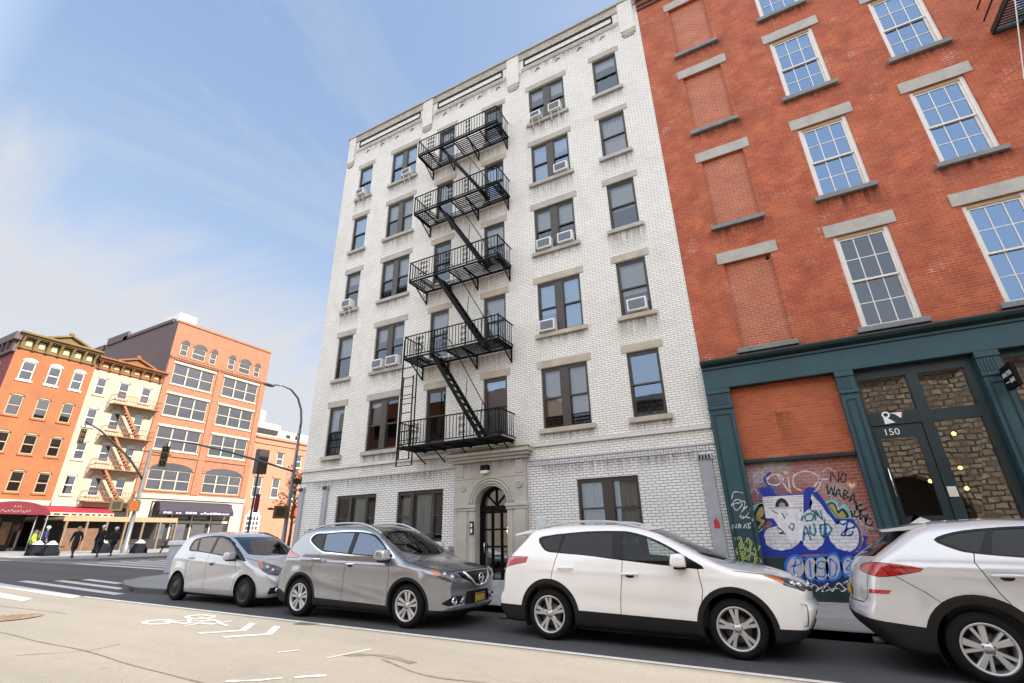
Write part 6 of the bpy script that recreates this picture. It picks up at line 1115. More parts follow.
# --- white SUV in front of the portal
def rav_extra(root, f, yside, made):
    p = MB()
    p.hexa([(-1.74, -.62, 1.515), (-1.74, .62, 1.515), (-2.07, .55, 1.465), (-2.07, -.55, 1.465), (-1.72, -.63, 1.565), (-1.72, .63, 1.565), (-2.10, .54, 1.487), (-2.10, -.54, 1.487)]); p.build('spoiler', P_white, root)
    plate(root, f, .86, 1.0, M_plateNY, -1, -2.6)
    p = MB(); p.tube([(-2.15, -.55, .22), (-2.38, -.55, .20)], .035, 10); p.build('exhaust', M_disc, root)
    p = MB(); x = surf_x(f, 0, .84, 1, 2.7); p.sphere((x-.01, 0, .84), .07, 14, 8, 0, (.25, 1.2, .8)); p.build('badge', M_chrome, root)
rav = dict(name='parked_car', label='white suv with black wheel arches parked in front of the brick wall', cat='car', group='cars parked along the kerb', paint=P_white, sideglass=glassm('rav_glass', (.72, .80, .74), 1.40, boost=.0),
    W=1.845, H=1.70, x0=-2.36, x1=2.36, zb=.21, cf=.20, cr=.16, axles=(-1.33, 1.33), wr=.352, arch=(.425, .475), rim=.245, style='split5', rimmat=M_alloy, belt=1.12, cabin=(-1.6, 1.0),
    top=[(-2.5, 1.48), (-2.05, 1.50), (-1.75, 1.585), (-1.3, 1.645), (-.8, 1.665), (-.3, 1.66), (.1, 1.62), (.4, 1.535), (.8, 1.345), (1.2, 1.15), (1.34, 1.105), (1.76, 1.055), (2.05, .975), (2.25, .88), (2.5, .72)],
    crown=[(-2.3, .09), (0, .10), (.4, .11), (1.2, .06), (2.3, .08)], sec=SEC(1.14, 1.66), plan=[(-2.5, .80), (-2.25, .875), (-1.95, .955), (-1.4, .992), (0, 1), (1.3, 1.0), (1.7, .985), (2.0, .925), (2.2, .83), (2.45, .66)],
    kt=.08, ke=.06, front=[(.15, 2.0), (.28, 2.16), (.38, 2.24), (.5, 2.31), (.62, 2.335), (.68, 2.28), (.8, 2.30), (.88, 2.24), (.98, 2.08), (1.1, 1.8)],
    rear=[(.15, -2.15), (.25, -2.26), (.42, -2.36), (.55, -2.36), (.63, -2.29), (.9, -2.265), (1.1, -2.21), (1.2, -2.10), (1.42, -1.86), (1.6, -1.72)],
    crease=[(-1.6, 1.9, .98, .93, .010, .04), (-1.0, 1.0, .62, .55, -.012, .09)],
    mirror=(.70, 1.155, 1.05), handles=[(-1.03, 1.005), (-.02, .955)], rails=(-1.62, .22, .055), raily=.60, railmat=pm('rail_silver', (.5, .5, .52), .3, .8), headmat=M_headdark, tailmat=M_pinklens, extra=rav_extra,
    regions=[('amber', 'fz', [(.86, .995), (1.07, .988), (1.14, .93), (1.09, .895)], 'fcorner'),
        ('head', 'fz', [(1.05, .99), (1.40, .945), (1.78, .885), (1.70, .845), (1.42, .815), (1.10, .89)], 'fcorner'),
        ('tail', 'rz', [(-1.62, 1.13), (-1.2, 1.15), (-.83, 1.145), (-.85, 1.07), (-1.14, 1.02), (-1.4, .955), (-1.62, .945)], 'rcorner'),
        ('rear_glass', 'yz', [(-.01, 1.14), (.62, 1.16), (.55, 1.44), (-.01, 1.46)], 'rear'),
        ('windscreen', 'xy', [(1.25, -.01), (1.22, .3), (1.10, .56), (1.0, .665), (.62, .635), (.24, .57), (.29, .3), (.31, -.01)], 'top'),
        ('dark_window', 'xz', [(-1.50, 1.415), (-1.3, 1.462), (-1.12, 1.48), (-1.19, 1.235), (-1.38, 1.265)], 'side'),
        ('dark_window', 'xz', [(-1.075, 1.487), (-.7, 1.516), (-.29, 1.518), (-.28, 1.165), (-1.15, 1.228)], 'side'),
        ('window', 'xz', [(-.12, 1.512), (0, 1.50), (.28, 1.425), (.53, 1.31), (.70, 1.215), (.70, 1.085), (.6, 1.095), (-.12, 1.152)], 'side'),
        ('trim', 'xz', smoothpoly([(-1.54, 1.425), (-1.3, 1.48), (-1.08, 1.503), (-.7, 1.533), (-.27, 1.54), (0, 1.524), (.3, 1.445), (.55, 1.335), (.8, 1.195), (1.02, 1.05), (.6, 1.07), (-.12, 1.13), (-.7, 1.185), (-1.16, 1.212), (-1.40, 1.248)], 3), 'side'),
        ('clad', 'xz', circle((-1.33, .352), .495), 'side'), ('clad', 'xz', circle((1.33, .352), .495), 'side'),
        ('clad', 'xz', [(-.95, .1), (-.95, .435), (.95, .405), (.95, .1)], 'any'), ('clad', 'xz', [(1.7, .1), (1.7, .385), (2.6, .375), (2.6, .1)], 'any'), ('clad', 'xz', [(-2.6, .1), (-2.6, .44), (-1.7, .45), (-1.7, .1)], 'any'),
        ('vent', 'yz', [(-.01, .42), (.50, .42), (.56, .58), (-.01, .60)], 'front'), ('grille', 'yz', [(-.01, .765), (.56, .80), (.60, .85), (-.01, .83)], 'front'), ('grey', 'fz', [(1.30, .42), (1.40, .42), (1.42, .66), (1.30, .68)], 'fcorner'),
        ('seam', 'xz', strip([(-.12, 1.14), (-.14, .9), (-.19, .6), (-.20, .42)], .010), 'side'), ('seam', 'xz', strip([(.93, 1.06), (.965, .78), (.90, .5), (.87, .42)], .010), 'side'), ('seam', 'xz', strip([(-1.165, 1.22), (-1.25, .96), (-1.27, .87), (-1.26, .84)], .010), 'side'),
        ('seam', 'xy', strip([(1.36, .0), (1.33, .35), (1.22, .62), (1.16, .72)], .012), 'top'), ('seam', 'fz', strip([(.50, 1.035), (.8, 1.01), (1.1, .99)], .008), 'fcorner'),
        ('rear_door', 'xz', [(-1.165, 1.22), (-1.25, .96), (-1.27, .87), (-1.02, .73), (-.85, .5), (-.82, .42), (-.20, .42), (-.12, 1.14)], 'side'), ('door', 'xz', [(-.12, 1.14), (-.20, .42), (.87, .42), (.90, .5), (.965, .78), (.93, 1.06)], 'side')])
moved(make_car(rav), -2.10, 8.53)

# --- grey SUV
def rogue_extra(root, f, yside, made):
    p = MB(); p.hexa([(-1.66, -.60, 1.545), (-1.66, .60, 1.545), (-1.93, .52, 1.50), (-1.93, -.52, 1.50), (-1.64, -.61, 1.59), (-1.64, .61, 1.59), (-1.95, .51, 1.52), (-1.95, -.51, 1.52)]); p.build('spoiler', P_grey, root)
    plate(root, f, .37, .52, M_plateNJ, 1, 2.8)
    x = surf_x(f, 0, .76, 1, 2.8)+.012
    p = MB(); p.tube([(x, .072*math.cos(a), .76+.072*math.sin(a)) for a in np.linspace(0, 2*math.pi, 25)], .011, 8, cap=False); p.bbox(x-.006, x+.012, -.092, .092, .745, .775, .005); p.build('badge', M_chrome, root)
    for sg in (-1, 1):
        V_ = [(.40, .872), (.30, .76), (.17, .655), (.0, .635)]
        p = MB(); pts = [(surf_x(f, y, z, 1, 2.8)+.006, sg*y, z) for y, z in V_]; p.tube(pts, [.026, .028, .03, .03], 8); p.build('chrome_grille_bar', M_chrome, root)
        yf_ = .62; xf_ = surf_x(f, yf_, .435, 1, 2.8)
        p = MB(); p.lathe([(.062, -.02), (.066, .012), (.052, .014), (.045, -.005), (0, -.012)], (xf_-.005, sg*yf_, .435), 'x', 18); p.build('fog_lamp', M_chrome, root)
        p = MB(); p.tube([(surf_x(f, .50, .40, 1, 2.8), sg*.50, .395), (surf_x(f, .42, .46, 1, 2.8)+.004, sg*.43, .485)], .026, 6); p.build('bumper_fin', M_alloy, root)
    p = MB(); p.tube([(-1.15, .0, 1.67), (-1.32, .0, 1.86)], .006, 6); p.build('aerial', M_plastic, root)
rog = dict(name='parked_car', label='grey metallic suv with chrome window line and yellow number plate', cat='car', group='cars parked along the kerb', paint=P_grey, sideglass=glassm('rogue_glass', (.22, .26, .30), 1.75, boost=.12, reflect_tint=(.62, .76, 1)), tailmat=M_pinklens,  # bluish sky reflection put into the side glass tint
    W=1.84, H=1.72, x0=-2.3, x1=2.4, zb=.21, cf=.26, cr=.20, axles=(-1.35, 1.35), wr=.345, arch=(.40, .45), rim=.232, style='pairs5', rimmat=M_alloy, belt=1.10, cabin=(-1.5, 1.0),
    top=[(-2.4, 1.48), (-2.0, 1.52), (-1.65, 1.605), (-1.2, 1.665), (-.6, 1.69), (-.1, 1.675), (.15, 1.63), (.4, 1.54), (.8, 1.34), (1.17, 1.13), (1.3, 1.08), (1.7, 1.02), (2.05, .955), (2.25, .895), (2.5, .75)],
    crown=[(-2.3, .09), (0, .10), (.4, .11), (1.2, .08), (1.8, .14), (2.3, .12)], sec=SEC(1.12, 1.68), plan=[(-2.4, .80), (-2.15, .88), (-1.9, .945), (-1.4, .99), (0, 1), (1.3, 1.0), (1.65, .985), (2.0, .90), (2.2, .79), (2.45, .62)],
    ke=.07, front=[(.15, 2.02), (.24, 2.20), (.32, 2.31), (.4, 2.28), (.6, 2.28), (.75, 2.31), (.85, 2.28), (.91, 2.18), (1.0, 1.92)], rear=[(.15, -2.1), (.3, -2.22), (.44, -2.28), (.62, -2.27), (.8, -2.2), (1.03, -2.13), (1.2, -2.05), (1.3, -1.99), (1.5, -1.80), (1.7, -1.66)],
    crease=[(-1.8, 1.9, 1.0, .93, .016, .035), (-1.1, 1.0, .70, .42, -.022, .10), (1.0, 2.1, .98, .92, .012, .04)],
    mirror=(.83, 1.145, 1.15), handles=[(-.96, 1.035), (-.02, .97)], handlemat=M_chrome, hlen=.11, rails=(-1.48, .36, .055), raily=.60, railmat=M_alloy, extra=rogue_extra,
    regions=[('amber', 'fz', [(.93, .925), (1.08, .918), (1.20, .86), (1.10, .81)], 'fcorner'), ('head', 'fz', [(1.06, .92), (1.3, .908), (1.55, .865), (1.73, .75), (1.58, .71), (1.35, .745), (1.12, .81)], 'fcorner'),
        ('tail', 'rz', smoothpoly([(-1.55, 1.05), (-1.55, 1.24), (-1.25, 1.28), (-1.08, 1.27), (-.98, 1.16), (-.66, 1.09), (-.66, 1.05), (-1.25, 1.05)], 2), 'rcorner'), ('rear_glass', 'yz', [(-.01, 1.25), (.64, 1.27), (.55, 1.47), (-.01, 1.49)], 'rear'),
        ('windscreen', 'xy', [(1.22, -.01), (1.19, .3), (1.07, .56), (.98, .67), (.66, .64), (.29, .57), (.34, .3), (.36, -.01)], 'top'),
        ('dark_window', 'xz', [(-1.30, 1.375), (-1.23, 1.475), (-1.0, 1.492), (-.93, 1.205)], 'side'), ('window', 'xz', [(-.95, 1.495), (-.6, 1.515), (-.18, 1.518), (-.17, 1.155), (-.6, 1.18), (-.87, 1.20)], 'side'), ('window', 'xz', [(-.06, 1.518), (.2, 1.49), (.36, 1.452), (.58, 1.335), (.70, 1.265), (.74, 1.14), (.49, 1.13), (-.06, 1.148)], 'side'),
        ('trim', 'xz', smoothpoly([(-1.335, 1.37), (-1.25, 1.497), (-.98, 1.51), (-.5, 1.535), (-.08, 1.537), (.2, 1.51), (.37, 1.472), (.6, 1.35), (.76, 1.25), (.965, 1.115), (.75, 1.11), (.49, 1.11), (-.10, 1.13), (-.6, 1.16), (-.9, 1.183)], 3), 'side'),
        ('chrome', 'xz', smoothpoly([(-1.365, 1.37), (-1.265, 1.517), (-.98, 1.532), (-.5, 1.557), (-.08, 1.559), (.21, 1.532), (.385, 1.492), (.615, 1.368), (.785, 1.265), (1.02, 1.092), (.75, 1.086), (.49, 1.087), (-.10, 1.107), (-.6, 1.137), (-.91, 1.160)], 3), 'side'),
        ('clad', 'xz', circle((-1.35, .345), .45), 'side'), ('clad', 'xz', circle((1.35, .345), .45), 'side'), ('clad', 'xz', [(-.95, .1), (-.95, .36), (.95, .32), (.95, .1)], 'any'), ('clad', 'xz', [(1.7, .1), (1.7, .30), (2.6, .28), (2.6, .1)], 'any'), ('clad', 'xz', [(-2.6, .1), (-2.6, .43), (-2.0, .46), (-1.7, .36), (-1.7, .1)], 'any'),
        ('vent', 'fz', [(1.22, .40), (1.50, .51), (1.78, .50), (1.72, .385), (1.4, .36)], 'fcorner'), ('vent', 'yz', [(-.01, .36), (.42, .36), (.36, .56), (-.01, .57)], 'front'), ('silver', 'yz', [(-.01, .30), (.62, .32), (.62, .345), (-.01, .335)], 'front'), ('grille', 'yz', [(-.01, .66), (.20, .68), (.52, .78), (.56, .865), (-.01, .875)], 'front'),
        ('seam', 'xz', strip([(-.13, 1.12), (-.16, .9), (-.20, .5), (-.20, .35)], .010), 'side'), ('seam', 'xz', strip([(.90, 1.09), (.94, .8), (.90, .45), (.87, .33)], .010), 'side'), ('seam', 'xz', strip([(-.89, 1.17), (-1.02, .96), (-1.08, .86), (-1.07, .79)], .010), 'side'),
        ('seam', 'fz', strip([(.36, 1.045), (.6, 1.0), (.9, .945), (1.1, .925)], .009), 'fcorner'), ('seam', 'yz', strip([(0, .90), (.4, .89), (.6, .885)], .010), 'front'),
        ('rear_door', 'xz', [(-.89, 1.17), (-1.02, .96), (-1.08, .86), (-1.07, .79), (-.92, .55), (-.88, .36), (-.20, .35), (-.13, 1.12)], 'side'), ('door', 'xz', [(-.13, 1.12), (-.20, .35), (.87, .33), (.90, .45), (.94, .8), (.90, 1.09)], 'side')])
moved(make_car(rog), -7.36, 8.26)

# --- small pale hatchback
def versa_extra(root, f, yside, made):
    for sg in (-1, 1):
        xf_ = surf_x(f, .52, .35, 1, 2.5); p = MB(); p.lathe([(.05, -.02), (.05, .008), (0, .004)], (xf_, sg*.52, .35), 'x', 14); p.build('fog_lamp', M_chrome, root)
    p = MB(); x = surf_x(f, 0, .66, 1, 2.5); p.tube([(x+.01, .06*math.cos(a), .66+.06*math.sin(a)) for a in np.linspace(0, 2*math.pi, 21)], .010, 6, cap=False); p.bbox(x, x+.016, -.075, .075, .648, .672, .004); p.build('badge', M_chrome, root)
ver = dict(name='parked_car', label='small pale silver hatchback with black steel wheels behind the grey suv', cat='car', group='cars parked along the kerb', paint=P_beige, sideglass=glassm('hatch_glass', (.28, .27, .25), 1.6, boost=.08, reflect_tint=(.95, .85, .75)),
    W=1.69, H=1.58, x0=-2.05, x1=2.15, zb=.18, cf=.30, cr=.22, axles=(-1.3, 1.3), wr=.308, arch=(.355, .39), rim=.20, style='steel', rimmat=M_darkrim, belt=1.02, cabin=(-1.4, 1.0),
    top=[(-2.2, 1.30), (-1.95, 1.36), (-1.7, 1.44), (-1.3, 1.52), (-.8, 1.55), (-.3, 1.535), (.05, 1.49), (.4, 1.37), (.8, 1.19), (1.15, 1.04), (1.3, .99), (1.6, .90), (1.85, .79), (2.05, .66), (2.3, .5)],
    crown=[(-2.3, .09), (0, .11), (1.2, .10), (1.8, .22), (2.2, .2)], sec=SEC(1.04, 1.55), plan=[(-2.2, .78), (-1.95, .87), (-1.7, .94), (-1.3, .985), (0, 1), (1.2, 1.0), (1.5, .975), (1.8, .88), (2.0, .76), (2.2, .6)], flare=.016,
    front=[(.12, 1.9), (.22, 2.06), (.35, 2.13), (.5, 2.14), (.6, 2.11), (.7, 2.02), (.8, 1.88), (.95, 1.5)], rear=[(.12, -1.85), (.3, -1.99), (.45, -2.03), (.6, -2.0), (.85, -1.94), (.95, -1.91), (1.15, -1.82), (1.4, -1.68), (1.6, -1.55)],
    crease=[(-1.6, 1.2, .95, .80, .014, .03), (-1.0, 1.0, .42, .70, -.016, .09)], mirror=(.78, 1.03, 1.0), handles=[(-.86, .955), (.02, .865)], extra=versa_extra, hlen=.10,
    regions=[('amber', 'fz', [(.71, .93), (.86, .905), (.98, .80), (.90, .76)], 'fcorner'), ('head', 'fz', [(.86, .905), (1.0, .875), (1.35, .80), (1.54, .76), (1.46, .64), (1.2, .66), (.95, .75)], 'fcorner'), ('tail', 'rz', [(-1.35, .88), (-1.2, 1.0), (-.98, 1.22), (-.84, 1.22), (-.86, 1.05), (-1.03, .92), (-1.15, .86)], 'rcorner'),
        ('rear_glass', 'yz', [(-.01, 1.02), (.60, 1.05), (.52, 1.34), (-.01, 1.38)], 'rear'), ('windscreen', 'xy', [(1.22, -.01), (1.19, .3), (1.08, .55), (1.0, .65), (.62, .60), (.16, .53), (.23, .3), (.26, -.01)], 'top'),
        ('window', 'xz', [(-1.10, 1.15), (-1.13, 1.32), (-.98, 1.38), (-.82, 1.12)], 'side'), ('window', 'xz', [(-.93, 1.395), (-.7, 1.42), (-.27, 1.43), (-.22, 1.08), (-.74, 1.12)], 'side'), ('window', 'xz', [(-.18, 1.43), (.1, 1.39), (.33, 1.32), (.6, 1.19), (.76, 1.09), (.78, 1.0), (.12, 1.06), (-.13, 1.075)], 'side'),
        ('trim', 'xz', smoothpoly([(-1.13, 1.12), (-1.17, 1.345), (-.9, 1.42), (-.6, 1.448), (-.22, 1.455), (.1, 1.418), (.35, 1.345), (.6, 1.22), (.8, 1.13), (1.2, .925), (.9, .955), (.12, 1.035), (-.3, 1.065), (-.75, 1.095)], 3), 'side'),
        ('clad', 'xz', [(-3, .1), (-3, .20), (3, .20), (3, .1)], 'any'), ('vent', 'fz', [(1.25, .27), (1.3, .40), (1.58, .42), (1.6, .30)], 'fcorner'), ('vent', 'yz', [(-.01, .26), (.5, .26), (.42, .44), (-.01, .45)], 'front'), ('grille', 'yz', [(-.01, .60), (.4, .61), (.44, .68), (-.01, .70)], 'front'),
        ('seam', 'xz', strip([(-.2, 1.06), (-.2, .7), (-.22, .3), (-.22, .22)], .010), 'side'), ('seam', 'xz', strip([(.86, .96), (.95, .7), (.90, .4), (.87, .22)], .010), 'side'), ('seam', 'xz', strip([(-.79, 1.1), (-1.0, .86), (-1.0, .7), (-.95, .5)], .010), 'side'), ('seam', 'fz', strip([(.38, .98), (.6, .94), (.85, .90)], .009), 'fcorner'),
        ('rear_door', 'xz', [(-.79, 1.1), (-1.0, .86), (-1.0, .7), (-.92, .42), (-.88, .22), (-.22, .22), (-.2, 1.06)], 'side'), ('door', 'xz', [(-.2, 1.06), (-.22, .22), (.87, .22), (.90, .4), (.95, .7), (.86, .96)], 'side')])
versa = make_car(ver); moved(versa, -12.10, 8.46)
# --- the same body in black, far across the square
far = copy_tree(versa); far['label'] = 'black car parked across the square in front of the dark restaurant awning'; del far['group']
def repaint(o):
    for ch in kids(o):
        if ch.data and ch.data.materials and ch.data.materials[0] == P_beige:
            ch.material_slots[0].link = 'OBJECT'; ch.material_slots[0].material = P_black
        repaint(ch)
repaint(far); moved(far, -45.6, 33.5, R(90))

# --- silver SUV, cut off by the frame
def tuc_extra(root, f, yside, made):
    p = MB(); p.hexa([(-1.52, -.62, 1.555), (-1.52, .62, 1.555), (-1.95, .56, 1.515), (-1.95, -.56, 1.515), (-1.50, -.63, 1.61), (-1.50, .63, 1.61), (-1.99, .55, 1.54), (-1.99, -.55, 1.54)]); p.build('spoiler', P_silver, root)
    p = MB(); p.add([(-1.55, 0, 1.62), (-1.30, -.03, 1.64), (-1.30, .03, 1.64), (-1.48, 0, 1.735), (-1.42, 0, 1.70)], [(0, 1, 4, 3), (0, 3, 4, 2), (1, 2, 4), (0, 2, 1)]); p.build('shark_fin', P_silver, root)
    plate(root, f, .74, .88, M_plateNY, -1, -2.8)
    p = MB(); p.tube([(-2.2, -.5, .30), (-2.33, -.5, .29)], .04, 10); p.build('exhaust', M_disc, root)
tuc = dict(name='parked_car', label='silver suv cut off at the right edge with large red rear lamps', cat='car', group='cars parked along the kerb', paint=P_silver, sideglass=M_privacy,
    W=1.85, H=1.70, x0=-2.42, x1=2.2, zb=.24, cf=.22, cr=.20, axles=(-1.335, 1.335), wr=.350, arch=(.43, .52), rim=.236, style='vee5', rimmat=M_alloy, belt=1.22, cabin=(-1.6, 1.0),
    top=[(-2.5, 1.50), (-2.05, 1.53), (-1.75, 1.60), (-1.35, 1.65), (-.9, 1.675), (-.3, 1.67), (.05, 1.635), (.35, 1.56), (.8, 1.35), (1.18, 1.15), (1.35, 1.10), (1.8, 1.03), (2.1, .93), (2.4, .75)],
    crown=[(-2.3, .09), (0, .10), (.4, .11), (1.2, .08), (2.3, .12)], sec=SEC(1.22, 1.67), plan=[(-2.55, .77), (-2.3, .87), (-2.0, .945), (-1.5, .992), (0, 1), (1.3, 1.0), (1.7, .97), (2.0, .88), (2.3, .7)], flare=.02,
    front=[(.15, 1.95), (.3, 2.12), (.5, 2.18), (.7, 2.2), (.9, 2.12), (1.05, 1.8)], rear=[(.2, -2.15), (.33, -2.28), (.46, -2.42), (.55, -2.46), (.66, -2.44), (.74, -2.40), (.9, -2.385), (1.06, -2.34), (1.16, -2.28), (1.24, -2.20), (1.48, -1.84), (1.65, -1.6)],
    crease=[(-2.0, 1.9, 1.13, 1.05, .012, .035), (-1.0, 1.0, .72, .6, -.014, .10)], mirror=(.75, 1.25, 1.1), handles=[(-1.0, 1.07), (-.02, 1.03)], rails=None, extra=tuc_extra, hlen=.14,
    regions=[('tail_dark', 'rz', strip([(-1.42, 1.15), (-1.36, 1.04)], .012), 'rcorner'), ('tail_dark', 'rz', strip([(-1.28, 1.16), (-1.18, 1.035)], .012), 'rcorner'), ('tail_dark', 'rz', strip([(-1.16, 1.155), (-1.05, 1.055)], .012), 'rcorner'), ('tail_dark', 'rz', strip([(-1.05, 1.145), (-.96, 1.075)], .012), 'rcorner'),
        ('tail', 'rz', smoothpoly([(-1.80, 1.13), (-1.5, 1.165), (-1.2, 1.165), (-.82, 1.115), (-1.06, 1.05), (-1.3, 1.02), (-1.56, 1.05), (-1.80, 1.07)], 3), 'rcorner'), ('reflector', 'rz', [(-1.53, .83), (-1.53, .872), (-1.20, .877), (-1.25, .835)], 'rcorner'),
        ('rear_glass', 'yz', [(-.01, 1.21), (.66, 1.235), (.56, 1.52), (-.01, 1.54)], 'rear'), ('windscreen', 'xy', [(1.22, -.01), (1.19, .3), (1.07, .56), (.98, .67), (.66, .64), (.29, .57), (.34, .3), (.36, -.01)], 'top'),
        ('dark_window', 'xz', [(-1.47, 1.43), (-1.3, 1.495), (-.99, 1.538), (-1.15, 1.302), (-1.3, 1.335)], 'side'), ('dark_window', 'xz', [(-.93, 1.54), (-.6, 1.56), (-.17, 1.56), (-.15, 1.235), (-1.05, 1.288)], 'side'), ('window', 'xz', [(-.03, 1.56), (.15, 1.53), (.5, 1.40), (.7, 1.30), (.72, 1.19), (-.03, 1.225)], 'side'),
        ('trim', 'xz', smoothpoly([(-1.51, 1.43), (-1.3, 1.515), (-.98, 1.558), (-.6, 1.58), (-.1, 1.58), (.2, 1.535), (.55, 1.39), (.8, 1.26), (1.0, 1.15), (.6, 1.18), (-.15, 1.212), (-.8, 1.252), (-1.2, 1.288), (-1.36, 1.33)], 3), 'side'),
        ('clad', 'xz', circle((-1.335, .35), .525), 'side'), ('clad', 'xz', circle((1.335, .35), .525), 'side'), ('clad', 'xz', [(-1.0, .1), (-1.0, .50), (1.0, .46), (1.0, .1)], 'any'), ('clad', 'xz', [(1.6, .1), (1.6, .45), (2.6, .42), (2.6, .1)], 'any'), ('clad', 'xz', [(-2.7, .1), (-2.7, .60), (-2.2, .54), (-1.85, .515), (-1.7, .5), (-1.7, .1)], 'any'),
        ('seam', 'xz', strip([(-1.2, 1.29), (-1.23, 1.2), (-1.11, .9), (-1.0, .7)], .010), 'side'), ('seam', 'rz', strip([(-1.12, 1.03), (-.85, .87), (-.72, .78)], .008), 'rcorner'), ('seam', 'yz', strip([(.66, 1.2), (.74, 1.0), (.72, .8), (.62, .715), (0, .70)], .012), 'rear'), ('seam', 'xz', strip([(-.13, 1.22), (-.18, .85), (-.2, .5)], .010), 'side'), ('seam', 'xz', strip([(.92, 1.16), (.96, .8), (.9, .5)], .010), 'side'),
        ('rear_door', 'xz', [(-1.2, 1.29), (-1.23, 1.2), (-1.11, .9), (-1.0, .7), (-.86, .5), (-.2, .5), (-.13, 1.22)], 'side'), ('door', 'xz', [(-.13, 1.22), (-.2, .5), (.9, .5), (.96, .8), (.92, 1.16)], 'side')])
moved(make_car(tuc), 3.04, 8.54)
# ------------------------------------------------------------------ ground, road, pavements, markings
def road_mat(name, col, crack=.12, patch=.16, speck=.25):
    m, nt, out = new_mat(name); p = N(nt, 'ShaderNodeBsdfPrincipled'); L(nt, p.outputs[0], out.inputs[0]); tcn = N(nt, 'ShaderNodeTexCoord'); v = tcn.outputs['Object']
    mp = N(nt, 'ShaderNodeMapping'); mp.inputs['Scale'].default_value = (.25, 1, 1); L(nt, v, mp.inputs[0])
    c = mix(nt, ramp(nt, noise(nt, mp.outputs[0], .55, 5, .6), .35, .7), mul(col, 1-patch), mul(col, 1+patch))
    c = mix(nt, ramp(nt, noise(nt, v, 1.1, 6, .7), .55, .75, 0, .35), c, mul(col, .62))
    mp2 = N(nt, 'ShaderNodeMapping'); mp2.inputs['Scale'].default_value = (.05, 1.5, 1); L(nt, v, mp2.inputs[0])
    c = mix(nt, ramp(nt, noise(nt, mp2.outputs[0], 1, 3, .5), .42, .66, 0, .28), c, mul(col, .72))
    c = mix(nt, ramp(nt, noise(nt, v, 2.6, 5, .75), .62, .72, 0, .30), c, mul(col, .5))
    c = mix(nt, ramp(nt, noise(nt, v, 90, 2), .5, .7, 0, speck), c, mul(col, 1.7))
    c = mix(nt, ramp(nt, noise(nt, v, 60, 2), .52, .7, 0, speck), c, mul(col, .4))
    vo = N(nt, 'ShaderNodeTexVoronoi'); vo.feature = 'DISTANCE_TO_EDGE'; vo.inputs['Scale'].default_value = .42
    dn = N(nt, 'ShaderNodeTexNoise'); dn.inputs['Scale'].default_value = 1.8; dn.inputs['Detail'].default_value = 5; L(nt, v, dn.inputs[0])
    av = N(nt, 'ShaderNodeVectorMath', operation='MULTIPLY_ADD'); L(nt, dn.outputs['Color'], av.inputs[0]); av.inputs[1].default_value = (.9, .9, 0); L(nt, v, av.inputs[2]); L(nt, av.outputs[0], vo.inputs['Vector'])
    msk = N(nt, 'ShaderNodeMath', operation='MULTIPLY'); L(nt, ramp(nt, vo.outputs['Distance'], .003, .014, 1, 0), msk.inputs[0]); L(nt, ramp(nt, noise(nt, v, .5, 2), .48, .6, 0, crack), msk.inputs[1])
    c = mix(nt, msk.outputs[0], c, mul(col, .3))
    L(nt, c, p.inputs['Base Color']); p.inputs['Roughness'].default_value = .82
    b = N(nt, 'ShaderNodeBump'); b.inputs['Strength'].default_value = .5; b.inputs['Distance'].default_value = .006; L(nt, noise(nt, v, 110, 3), b.inputs['Height']); L(nt, b.outputs[0], p.inputs['Normal'])
    _mats[name] = m; return m
M_road = road_mat('sun_paled_worn_road', (.27, .243, .205), .2, .14, .5); M_asph = road_mat('shade_darkened_asphalt', (.074, .074, .077), .35, .22, .3); M_square = road_mat('square_paving', (.20, .195, .185), .3, .3, .3)  # road tone split at the shadow edge: sunlit side painted paler, shaded side darker
M_ground = road_mat('town_ground', (.12, .115, .11)); M_white_line = pm('worn_white_road_paint', (.66, .65, .62), .7, var=.12, scale=9, fine=.35); M_tar = pm('tar_seam', (.175, .15, .118), .8, var=.3, scale=6)
def flag_mat():
    m, nt, out = new_mat('pavement_flags'); p = N(nt, 'ShaderNodeBsdfPrincipled'); L(nt, p.outputs[0], out.inputs[0]); tcn = N(nt, 'ShaderNodeTexCoord'); v = tcn.outputs['Object']
    b = N(nt, 'ShaderNodeTexBrick'); L(nt, v, b.inputs['Vector']); b.offset = 0; b.inputs['Scale'].default_value = 1; b.inputs['Brick Width'].default_value = 1.55; b.inputs['Row Height'].default_value = 1.55; b.inputs['Mortar Size'].default_value = .012
    b.inputs['Color1'].default_value = (.30, .295, .29, 1); b.inputs['Color2'].default_value = (.25, .25, .25, 1); b.inputs['Mortar'].default_value = (.07, .07, .07, 1)
    c = mix(nt, ramp(nt, noise(nt, v, 1.3, 6, .7), .5, .75, 0, .45), b.outputs['Color'], (.15, .145, .14)); c = mix(nt, ramp(nt, noise(nt, v, 25, 3), .62, .68, 0, .5), c, (.06, .06, .06))
    L(nt, c, p.inputs['Base Color']); p.inputs['Roughness'].default_value = .8
    bp = N(nt, 'ShaderNodeBump'); bp.inputs['Strength'].default_value = .3; bp.inputs['Distance'].default_value = .01; L(nt, noise(nt, v, 60, 3), bp.inputs['Height']); L(nt, bp.outputs[0], p.inputs['Normal']); return m
M_flags = flag_mat(); M_kerb = pm('kerb_stone', (.24, .235, .23), .75, var=.2, scale=3, bump=.3, fine=.3)
def gflat(x): return -SLOPE*max(-90, min(70, x))
def sheet(name, poly, lift, mat, kind='structure'):
    p = MB(); p.poly([(x, y, gz(x)+lift) for x, y in poly]); o = p.build(name, mat, recalc=False)
    if o.data.polygons[0].normal.z < 0: o.data.flip_normals()
    return tag(o, kind=kind)
p = MB(); xs = [-700, -90, 70, 700]
for a, b in zip(xs, xs[1:]): p.quad((a, -700, gflat(a)), (b, -700, gflat(b)), (b, 700, gflat(b)), (a, 700, gflat(a)))
